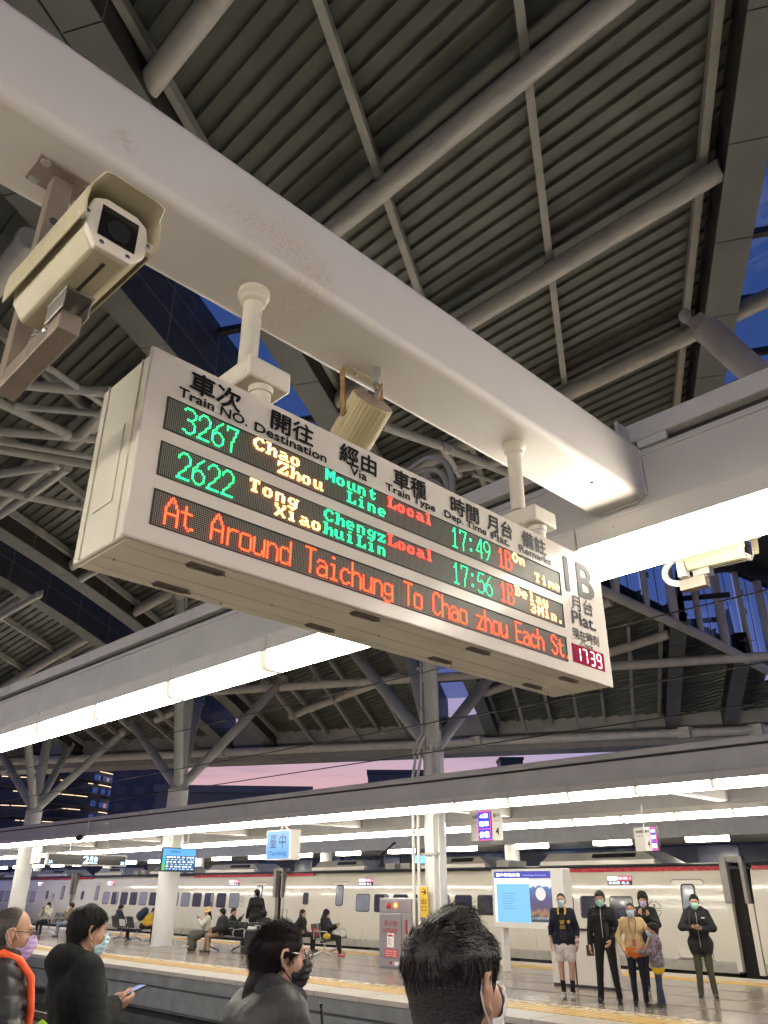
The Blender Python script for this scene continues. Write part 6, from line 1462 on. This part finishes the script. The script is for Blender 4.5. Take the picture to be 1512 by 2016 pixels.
def phone(info, p, d, up, label, glowc=(.35, .5, 1.0), es=.8):
    """a handset: d long axis, up screen normal, both in the body frame"""
    e = info['root']; a = e.rotation_euler[2]; Rz = rotz(math.degrees(a)); d = Rz @ np.array(d, float); d /= np.linalg.norm(d); up = Rz @ np.array(up, float); up -= d * (up @ d); up /= np.linalg.norm(up); x = np.cross(d, up); M_ = np.stack([x, d, up], 1)
    q = to_world(info, p); r = empty('phone', tuple(q), label, 'phone')
    m = MB(); m.box((0, 0, 0), (.072, .150, .009), M=M_); m.build('case', M_BLACK, r, smooth=0, bevel=.002); m = MB(); m.box(up * .0052, (.064, .138, .001), M=M_); m.build('screen', glow('phone_screen_%d' % int(es * 100 + glowc[0] * 10), glowc, es), r, smooth=0)
    return r

def fit(info):
    """details drawn in body units follow the body's size"""
    for ch in info['root'].children:
        if ch.name.split('.')[0] not in ('body', 'hair', 'eyes', 'face_mask', 'hair_strands', 'cap', 'bucket_hat'): ch.scale = (info['u'],) * 3
# ------------------------------------------------------------------ the people standing on the far platform
DOWN = ((0, -1, 0), (0, -1, 0))
pA = person('boy in white shorts and a black jacket with yellow collar, standing with arms down', (-8.52, 12.62, 0), -62, 1.55, top=C_NAVY, shirt=C_BLACK, shorts=C_WHITE, sock=C_BLACK, shoe=C_SHOEW, hair='crop', mask='blue', sleeve=.45, bulk=.012, hem=.88, skin=SKIN_L, feet=[V3(.085, -.01, .085), V3(-.075, .01, .085)], extra=[cap((-.09, 0, .80), (.09, 0, .80), .115, None, 4, .03)])
e = pA['root']; u = 1.0
YC = mat('cloth_gold', (.62, .38, .05), .7, var=.1); SH = mat('cloth_shirt_black', (.020, .020, .021), .8, var=.1)
m = MB(); m.add([(-.05 * u, .128, 1.36 * u), (.05 * u, .128, 1.36 * u), (.062 * u, .150, 1.2 * u), (.065 * u, .148, .93 * u), (-.065 * u, .148, .93 * u), (-.062 * u, .150, 1.2 * u), (-.05 * u, .10, 1.36 * u), (.05 * u, .10, 1.36 * u), (.065 * u, .10, .93 * u), (-.065 * u, .10, .93 * u)], [(0, 5, 4, 3, 2, 1), (0, 1, 7, 6), (3, 4, 9, 8)]); so = m.build('shirt_front', SH, e, smooth=0)
text('W', so, (0, .156, 1.215 * u), (-1, 0, 0), ZU, .085, .07, YC, bold=.05)
m = MB(); m.bb(-.05, .05, .151, .155, 1.145 * u, 1.158 * u); m.bb(-.05, .05, .151, .155, 1.115 * u, 1.128 * u); m.build('shirt_bars', YC, so, smooth=0)
for sx in (-1, 1):
    m = MB(); m.tube([(sx * .055, .055, 1.455 * u), (sx * .068, .095, 1.40 * u), (sx * .055, .125, 1.345 * u)], .017, 8); m.build('collar', YC, e, smooth=60)
m = MB(); m.lathe([(.030, 0), (.030, .006)], (-.115, .128, 1.225 * u), 16, M=[[1, 0, 0], [0, 0, 1], [0, 1, 0]]); m.build('badge', YC, e, smooth=0)
text('11', e, (.10, .118, .72 * u), (-1, 0, 0), ZU, .045, .05, REDI)
m = MB(); W2 = pA['hands'][1][0] * u; m.tube([W2 + V3(0, 0, .045), W2 + V3(.003, -.004, .072)], .036, 14); m.build('watch', M_WHITE, e, smooth=40)
pB = person('tall man in black track jacket with white shoulder lines, looking down', (-7.80, 12.68, 0), -64, 1.58, top=C_BLACK, pants=C_BLACK, hair='short', mask='green', pitch=8, bulk=.016, hem=.95, rw=(.24, .06, .86), lw=(-.13, .17, .93), lpole=(-1, -.4, -.3), feet=[V3(.15, -.01, .085), V3(-.16, .02, .085)], knees=[V3(.12, .02, .5), V3(-.12, .03, .5)], skin=SKIN_L)
e = pB['root']; u = 1.0
m = MB(); m.tube([(0, .12, 1.44 * u), (.004, .155, 1.30 * u), (0, .15, .97 * u)], .0045, 6); m.build('zip', M_STEEL, e, smooth=60)
m = MB(); m.tube([V3(.09 * math.cos(R(a)), .01 + .07 * math.sin(R(a)), 1.465 * u - .012 * math.sin(R(a))) for a in range(-60, 241, 20)], .020, 8); m.build('collar', C_BLACK, e, smooth=60)
for sx in (-1, 1):
    m = MB(); m.tube([(sx * .075, .02, 1.475 * u), (sx * .165, .0, 1.435 * u), (sx * .232, .0, 1.32 * u), (sx * .258, -.02, 1.16 * u)], .007, 6); m.build('shoulder_line', C_WHITE, e, smooth=60)
m = MB(); m.bar((-.04, .152, 1.30 * u), (-.06, .155, .98 * u), .012, .004, up=(0, 1, 0)); m.bb(-.105, -.055, .13, .150, 1.0 * u, 1.2 * u); m.build('jacket_panel', C_CHAR, e, smooth=0)
q = to_world(pB, (.25, .06, .77)); bg2 = empty('pouch', tuple(q), 'small black pouch hanging from the hand of the man in black', 'pouch'); m = MB(); m.box((0, 0, 0), (.11, .05, .15), M=rotz(20)); m.tube([(0, 0, .07), (0, 0, .13)], .006, 6); m.build('bag', C_CHAR, bg2, smooth=0, bevel=.01)
pC = person('child in a cream long sleeved top with a lanyard and orange hem', (-7.30, 12.74, 0), -60, 1.41, top=C_CREAM, pants=C_NAVY, hair='crop', mask='blue', yaw=-8, bulk=.010, hem=.87, rw=(.20, .08, .90), rpole=(1, -.5, .2), lw=(-.24, .16, .98), lpole=(-1, -.5, -.3), feet=[V3(.09, 0, .085), V3(-.10, .01, .085)], lab2=[C_ORNG], extra=[cap((-.08, .01, .885), (.08, .01, .885), .128, None, 7, .012)])
e = pC['root']; u = 1.0
m = MB(); m.tube([(-.05, .03, 1.46 * u), (-.065, .115, 1.40 * u), (-.05, .142, 1.25 * u), (0, .152, 1.10 * u), (.05, .142, 1.25 * u), (.065, .115, 1.40 * u), (.05, .03, 1.46 * u)], .006, 6); m.build('lanyard', C_CHAR, e, smooth=60)
m = MB(); m.bb(-.032, .032, .150, .158, .965 * u, 1.09 * u); m.build('name_card', mat('card_red', (.45, .10, .08), .4, var=.3, vs=30), e, smooth=0)
pD = person('small child in a patterned jacket and yellow shirt reaching towards the taller child', (-6.98, 12.80, 0), -150, 1.11, top=C_CAMO, pants=C_JEAN, shoe=C_SHOEG, hair='mop', mask='blue', yaw=10, bulk=.05, hem=.86, rw=(.16, .33, 1.16), lw=(-.13, .34, 1.12), rpole=(.6, -.3, -1), lpole=(-.6, -.3, -1), lab2=[C_YELB], extra=[cap((-.08, 0, .80), (.08, 0, .80), .15, None, 7, .015), cap((-.07, -.05, 1.44), (.07, -.05, 1.44), .06, None, 1, .03)], palm=((-1, 0, 0), (1, 0, 0)), hdir=((0, 1, .1), (0, 1, .1)), feet=[V3(.12, -.03, .085), V3(-.10, .06, .085)])
HOOD = [ell((0, -.012, 1.625), (.108, .118, .135), 1, .03), cap((0, -.05, 1.50), (0, -.03, 1.42), .095, .09, 1, .04)]
pE = person('person in a black hooded coat and lilac mask holding a phone behind the children', (-8.20, 14.80, 0), -62, 1.54, top=C_BLACK, pants=C_BLACK, hair='mop', mask='purple', pitch=8, bulk=.022, hem=.62, rw=(.09, .24, 1.30), lw=(-.07, .25, 1.28), rpole=(.8, -.2, -1), lpole=(-.8, -.2, -1), hdir=((-.3, .4, .8), (.3, .4, .8)), palm=((-.6, -.6, .4), (.6, -.6, .4)), extra=[ell((0, -.035, 1.625), (.112, .105, .135), 1, .03), cap((-.03, .02, 1.71), (.03, .02, 1.71), .04, None, 1, .05), cap((0, -.05, 1.52), (0, -.03, 1.42), .095, .09, 1, .04)])
phone(pE, (.0, .31, 1.37), (0, .25, .95), (0, -.95, .25), 'phone held up by the hooded person behind the children', es=.25)
pF = person('young man in black jacket and olive trousers tapping a phone, alone at the right', (-7.02, 14.42, 0), -66, 1.53, top=C_BLACK, pants=C_OLIVE, hair='short', mask='green', pitch=9, bulk=.028, hem=.80, rw=(.085, .25, 1.14), lw=(-.06, .25, 1.12), rpole=(1, -.2, -.6), lpole=(-1, -.2, -.6), hdir=((-.5, .6, .1), (.5, .6, .1)), palm=((-.3, .0, 1), (.3, .0, 1)), feet=[V3(.12, .01, .085), V3(-.13, .0, .085)], extra=[cap((-.09, -.08, 1.44), (.09, -.08, 1.44), .07, None, 1, .03)], skin=SKIN_L)
phone(pF, (.01, .32, 1.155), (0, 1, .15), (0, -.15, 1), 'phone tapped by the young man in olive trousers', es=.2)
e = pF['root']; m = MB(); m.tube([(.10, .12, 1.44), (.125, .165, 1.30), (.15, .13, 1.08)], .014, 8); m.build('bag_strap', C_CHAR, e, smooth=60)
m = MB(); m.tube([(0, .165, 1.40), (0, .178, 1.25), (0, .165, .82)], .005, 6); m.build('zip', M_STEEL, e, smooth=60)
m = MB(); m.bb(-.145, -.085, .150, .154, 1.30, 1.315); m.build('chest_logo', M_WHITE, e, smooth=0)
m = MB(); m.bar((-.235, .06, 1.155), (-.16, .19, 1.145), .004, .02); m.bar((.255, .05, 1.15), (.235, .09, 1.148), .004, .02); m.build('sleeve_print', M_WHITE, e, smooth=0)
pN = person('man in a black cap and jacket walking away between the benches', (-22.15, 16.25, 0), 150, 1.59, top=C_BLACK, pants=C_TAUPE, hair='crop', mask=None, yaw=35, bulk=.03, hem=.80, rw=(.28, -.05, .86), lw=(-.26, .14, .88), feet=[V3(.10, .15, .085), V3(-.10, -.12, .085)], knees=[V3(.095, .12, .5), V3(-.095, .0, .5)])
m = MB(); xf = pN['xf']; HMn = pN['HM']; m.ball(xf(V3(0, -.012, .075)), (.088, .105, .062), 16, 0, HMn); m.box(xf(V3(0, .105, .075)), (.12, .10, .012), 0, HMn); m.build('cap', C_BLACK, pN['root'], smooth=60)
for q_ in (pA, pB, pC, pF): fit(q_)
# seated people
def seated(*a, **k): return person(*a, sit=True, **k)
pG = seated('person in a white coat seated at the far left looking at a raised phone', (-33.60, 14.72, 0), -62, 1.42, top=C_COAT, pants=C_BLACK, hair='long', mask='white', bulk=.04, pitch=12, rw=(.06, .27, 1.0), lw=(-.08, .26, .98), rpole=(.8, 0, -1), lpole=(-.8, 0, -1), hem=.7)
phone(pG, (0, .33, 1.06), (0, .4, .9), (0, -.9, .4), 'phone of the person in the white coat', es=.2)
pH = seated('person in blue jeans and dark jacket seated beside the white coat', (-31.60, 14.72, 0), -120, 1.42, top=C_TAUPE, pants=C_JEANL, hair='mop', mask='white', bulk=.04, rw=(.08, .25, .95), lw=(-.09, .25, .93))
pI = seated('person in a dark blue hooded jacket seated with their back to the viewer', (-28.75, 15.20, 0), 75, 1.38, top=C_DBLUE, pants=C_BLACK, hair='mop', mask=None, bulk=.05, pitch=20, extra=[cap((-.08, -.09, 1.08), (.08, -.09, 1.08), .07, None, 1, .03)])
pJ = seated('person in a mustard jacket bent forward on the bench beside the column', (-27.00, 15.18, 0), 40, 1.44, lean=42, top=C_YEL, pants=C_BLACK, hair='short', mask=None, bulk=.05, pitch=25, rw=(.12, .46, .66), lw=(-.10, .48, .66))
q = to_world(pJ, (0, -.0, .92)); bk = empty('backpack', tuple(q), 'dark backpack worn by the person in the mustard jacket', 'backpack', rz=R(-50)); m = MB(); m.ball((0, -.05, .05), (.19, .15, .24), 16, 0, rotx(-35)); m.ball((0, -.17, .04), (.13, .08, .14), 12, 0, rotx(-35)); m.build('bag', C_DBLUE, bk, smooth=60)
pK = seated('woman in a straw bucket hat and long grey skirt seated with a phone', (-22.00, 14.42, 0), -122, 1.40, top=C_COAT, pants=C_GREYG, shoe=C_SHOEW, hair='long', hairm=HAIRB, mask=None, bulk=.03, pitch=10, rw=(.05, .28, .98), lw=(-.06, .28, .96), rpole=(.8, 0, -1), lpole=(-.8, 0, -1), knees=[V3(.02, .46, .56), V3(-.06, .47, .53)], feet=[V3(-.12, .58, .20), V3(-.03, .46, .085)], extra=[cap((-.06, .25, .48), (-.02, .46, .42), .14, .16, 2, .05), cap((-.02, .46, .42), (-.02, .44, .14), .15, .17, 2, .05)], skin=SKIN_L)
phone(pK, (0, .34, 1.03), (0, .4, .9), (0, -.9, .4), 'phone held by the woman in the bucket hat', es=.2)
m = MB(); xf = pK['xf']; MM = pK['HM']; m.lathe([(.135, .005), (.098, .055), (.092, .10), (.075, .135), (.02, .14)], xf(V3(0, -.01, .0)), 28, 0, MM); m.build('bucket_hat', C_HAT, pK['root'], smooth=60)
pL = seated('person in a black jacket and beige trousers seated beside the bucket hat woman', (-21.25, 14.42, 0), -112, 1.38, top=C_BLACK, pants=C_BEIGE, hair='mop', mask='blue', yaw=-20, bulk=.05, rw=(.16, .30, .66), lw=(-.16, .30, .66), feet=[V3(.14, .50, .085), V3(-.10, .42, .085)])
q = to_world(pL, (-.22, -.02, .82)); bk = empty('backpack', tuple(q), 'large black backpack leaning on the person in beige trousers', 'backpack'); m = MB(); m.ball((0, 0, 0), (.20, .16, .27), 16); m.ball((.1, -.1, -.06), (.12, .08, .14), 12); m.build('bag', C_BLACK, bk, smooth=60)
bench(-20.6, 15.05, R(0), 4, 'bench back to back with the bucket hat bench, seats turned to the train', ())
pM = seated('person with a lit phone seated facing the train behind the black backpack', (-21.95, 15.28, 0), 62, 1.38, top=C_BLACK, hair='short', mask=None, bulk=.04, pitch=12, rw=(.05, .28, 1.0), lw=(-.08, .28, .98), yaw=-40)
phone(pM, (.15, .34, 1.06), (.1, .3, .9), (-.6, -.9, .4), 'glowing phone of the person facing the train', (.2, .4, 1.0), 1.2)
pO = seated('person leaning in a seat below the man with the cap', (-20.40, 15.28, 0), 150, 1.34, top=C_BLACK, hair='mop', mask=None, bulk=.04, lean=14)
pP = seated('person with dark tied hair seated beyond the woman with the ponytail', (-20.00, 16.35, 0), 30, 1.36, top=C_BLACK, hair='long', mask=None, bulk=.04)
pQ = seated('person in a black hood and pink shoes seated in profile facing right', (-18.25, 15.75, 0), 28, 1.40, top=C_BLACK, pants=C_BLACK, shoe=C_SHOEP, hair='long', mask=None, pitch=22, bulk=.05, rw=(.10, .36, .86), lw=(-.06, .36, .86), extra=[ell((0, .0, 1.235), (.112, .115, .130), 1, .03), cap((0, -.05, 1.12), (0, -.03, 1.05), .09, .09, 1, .04)], knees=[V3(.10, .44, .52), V3(-.06, .45, .52)], feet=[V3(.10, .56, .085), V3(-.05, .50, .085)])
phone(pQ, (.03, .42, .90), (0, .8, .5), (0, -.5, .8), 'phone of the hooded person with pink shoes', (.6, .4, .8), .5)
q = to_world(pQ, (.17, .12, .56)); bg3 = empty('handbag', tuple(q), 'yellow bag on the lap of the hooded person', 'bag'); m = MB(); m.ball((0, 0, 0), (.10, .12, .08), 12); m.build('bag', C_YELB, bg3, smooth=60)

# ------------------------------------------------------------------ the four people close to the camera (near platform floor is a step lower)
NZ = -.17
def place(hx, hy, az, off): a = R(az - 90); c, s = math.cos(a), math.sin(a); return (hx - (c * off[0] - s * off[1]), hy - (s * off[0] + c * off[1]), NZ)
HDO = (0, .018)
# man with receding hair, glasses, lavender mask, quilted vest, orange strap
a1 = 74
p1 = person('balding man with glasses, lavender mask and orange strap, cut by the left edge', place(-4.560, 1.830, a1, HDO), a1, 1.665, top=mat('vest_quilted', (.022, .022, .024), .5, var=.3, vs=10, bump=.2, bs=120, spec=.3), hair='bald', hairm=mat('hair_thin_grey', (.05, .040, .034), .6, var=.4, vs=70), mask='lav', pitch=4, bulk=.035, h=.010, hh=.0042, hem=.84, jaw=1.04, rw=(.20, .25, 1.12), rpole=(1, -.3, -.8), puff=.016, fold_amp=.006)
e = p1['root']; xf = p1['xf']
def glasses(info, mt, r=.021, rim=.0016, square=True):
    m = MB(); xf = info['xf']
    for sx in (-1, 1):
        pts = []
        for k in range(20):
            a = 2 * math.pi * k / 20; cx = math.cos(a); cz = math.sin(a)
            if square: cx = math.copysign(abs(cx) ** .6, cx); cz = math.copysign(abs(cz) ** .6, cz) * .78
            pts.append(xf(V3(.033 * sx + r * cx, .110 - .16 * max(0, abs(.033 + r * cx * sx) - .03), .009 + r * cz)))
        m.tube(pts, rim, 6, closed=True)
        m.tube([xf(V3(.055 * sx, .106, .016)), xf(V3(.070 * sx, .09, .018)), xf(V3(.081 * sx, .02, .022)), xf(V3(.086 * sx, -.010, .022)), xf(V3(.086 * sx, -.034, .002))], rim * 1.15, 6)
    m.tube([xf(V3(-.012, .112, .012)), xf(V3(0, .115, .015)), xf(V3(.012, .112, .012))], rim, 6)
    g = m.build('glasses', mt, info['root'], smooth=60)
    m = MB()
    for sx in (-1, 1): m.lathe([(r * .9, 0), (r * .9, .001)], xf(V3(.033 * sx, .1095, .009)), 16, 0, info['HM'] @ np.array([[1, 0, 0], [0, 0, 1], [0, 1, 0]]))
    m.build('lens', glass('spectacle_lens', (.95, .96, .97)), g, smooth=0)
glasses(p1, mat('frame_black', (.012, .010, .010), .3, var=0))
hP, hQ = p1['hair']
strands('hair_strands', hP, hQ, lambda p: np.stack([p[:, 0] * .5, -np.ones(len(p)) * .6, -.6 - p[:, 2] * 2], 1), 2600, .012, .00045, mat('hair_stubble', (.022, .018, .016), .5, var=.2), e, xf, 3, .0006)
m = MB(); nk = p1['nk']
for k, (r, z) in enumerate(((.088, -.030), (.084, .005), (.080, .035))): pass
m.tube([V3(.105 * math.cos(R(a)), -.01 + .085 * math.sin(R(a)), 1.462 + .022 * math.sin(R(a)) * -1) for a in range(-235, 56, 14)], [.030] * 21, 10); m.build('collar', C_MAROON, e, smooth=60)
m = MB(); m.tube([V3(.115, -.085, 1.435), V3(.135, -.02, 1.465), V3(.150, .06, 1.435), V3(.150, .125, 1.36), V3(.140, .15, 1.22), V3(.13, .152, 1.05)], .019, 8); m.build('orange_strap', C_STRAP, e, smooth=60)
fq = to_world(p1, (.20, .30, 1.33)); fo_ = empty('folder', (-4.43, 1.98, .985), 'bright green folder corner held at the bottom left', 'folder'); m = MB(); m.box((0, 0, -.05), (.10, .012, .15), M=rotz(50) @ rotx(-50) @ np.array([[.8, 0, .6], [0, 1, 0], [-.6, 0, .8]])); m.build('cover', mat('folder_green', (.35, .62, .03), .45, var=.03), fo_, smooth=0)
# man in a black fleece with a phone
a2 = 84
p2 = person('man in a black hooded fleece and pale blue mask with a phone in hand', place(-4.807, 2.362, a2, HDO), a2, 1.655, top=cloth('fleece_black', (.012, .012, .012), .9, .5, 420, .3, 30), hair='short', mask='blue', pitch=6, bulk=.03, h=.010, hh=.0042, hem=.86, jaw=1.12, rw=(.10, .185, 1.20), lw=(-.06, .19, 1.185), rpole=(1, -.4, -1.0), lpole=(-1, -.2, -1), hdir=((-.25, 1, .12), (.35, 1, .0)), palm=((-.75, .1, .75), (.5, 0, .9)), curl=.42, extra=[cap((-.085, -.085, 1.455), (.085, -.085, 1.455), .060, None, 1, .03), cap((.10, -.04, 1.45), (.085, .06, 1.42), .035, .03, 1, .03), cap((-.10, -.04, 1.45), (-.085, .06, 1.42), .035, .03, 1, .03), cap((0, -.12, 1.42), (0, -.11, 1.34), .085, .06, 1, .05)])
e = p2['root']; hP, hQ = p2['hair']
FLOW = lambda p: np.stack([p[:, 0] * 9, (p[:, 1] + .05) * 7, (p[:, 2] - .13) * 7], 1) + np.array((0, .15, -.25))
strands('hair_strands', hP, hQ, FLOW, 4200, .034, .0006, HAIR, e, p2['xf'], 5, .0005)
phone(p2, (.04, .315, 1.26), (-.1, .9, .30), (0, -.3, .95), 'phone in the hand of the man in the black fleece', (.10, .18, .55), .9)
# woman with long hair
a3 = 70
p3 = person('woman with long dark hair, glasses and black mask in a charcoal jacket', place(-2.803, 2.196, a3, HDO), a3, 1.635, top=cloth('jacket_charcoal', (.036, .033, .032), .5, .3, 60, .15, 6), hair='sleek', hairm=HAIRB, mask='black', pitch=2, bulk=.035, h=.010, hh=.0042, hem=.80, jaw=.95, skin=SKIN_L, lab2=[C_BLACK], extra=[cap((-.09, -.045, 1.470), (.09, -.045, 1.470), .055, None, 7, .02), cap((.095, -.02, 1.465), (.065, .075, 1.435), .040, .036, 7, .02), cap((-.095, -.02, 1.465), (-.065, .075, 1.435), .040, .036, 7, .02), cap((-.14, -.02, 1.40), (.14, -.02, 1.40), .085, None, 1, .04), cap((-.12, -.10, 1.36), (.12, -.10, 1.36), .075, None, 1, .05)])
e = p3['root']; hP, hQ = p3['hair']
def FLOW3(p): return np.stack([-p[:, 0] * 6, np.where(p[:, 2] > .0, -1.2, -.25), np.where(p[:, 2] > .06, -.25, -1.3)], 1)
strands('hair_strands', hP, hQ, FLOW3, 5200, .075, .0007, HAIRB, e, p3['xf'], 8, .00012, clump=.15)
m = MB(); c0 = p3['hc']
tail = []; r_ = random.Random(5)
for k in range(220):
    a = r_.uniform(0, 6.28); q = r_.uniform(.2, 1) ** .5; dx, dy = .055 * q * math.cos(a), .030 * q * math.sin(a); x1 = r_.uniform(-.012, .012)
    pts = [c0 + V3(dx * .8, -.115 + dy, -.16), c0 + V3(dx, -.165 + dy, -.26), c0 + V3(dx * 1.15 + x1, -.195 + dy, -.40), c0 + V3(dx * 1.1 + x1 * 2, -.200 + dy, -.56 - r_.uniform(0, .1))]
    m.tube(pts, [.0055, .0065, .006, .0015], 5)
m.build('ponytail', HAIRB, e, smooth=60)
glasses(p3, mat('frame_silver', (.55, .52, .50), .25, metal=1, var=0), .023, .0012, False)
m = MB(); m.tube([V3(.09, .155, 1.36), V3(.10, .165, 1.25), V3(.10, .165, 1.0)], .006, 6); m.build('zip', M_BLACK, e, smooth=60)
# young man seen from behind
a4 = 130.9 - 37
p4 = person('young man seen from behind with short black hair and white mask loop', place(-1.223, 1.412, a4, HDO), a4, 1.70, top=C_BLACK, hair='fade', hairm=mat('hair_cap_dark', (.012, .008, .007), .5, var=.3, vs=80, bump=.5, bs=260), mask='white', pitch=0, h=.012, hh=.0034, bulk=.03)
e = p4['root']; hP, hQ = p4['hair']
FL4 = lambda p: np.where((p[:, 2] > .07)[:, None], np.stack([p[:, 0] * 6 + .3 * np.sin(p[:, 1] * 60), .6 + (p[:, 1] + .05) * 5, (p[:, 2] - .12) * 3 + .25 * np.sin(p[:, 0] * 90)], 1), np.stack([p[:, 0] * 2, p[:, 1] * 0 - .15, -1 + 0 * p[:, 2]], 1))
strands('hair_strands', hP, hQ, FL4, 7000, .034, .00055, mat('hair_strand_dark', (.008, .005, .0045), .5, var=.3, vs=40, spec=.14), e, p4['xf'], 9, .0004, keepf=lambda p: p[:, 2] > .02)
strands('stubble_strands', hP, hQ, FL4, 5000, .009, .0004, HAIR, e, p4['xf'], 11, .0004, keepf=lambda p: p[:, 2] <= .03)
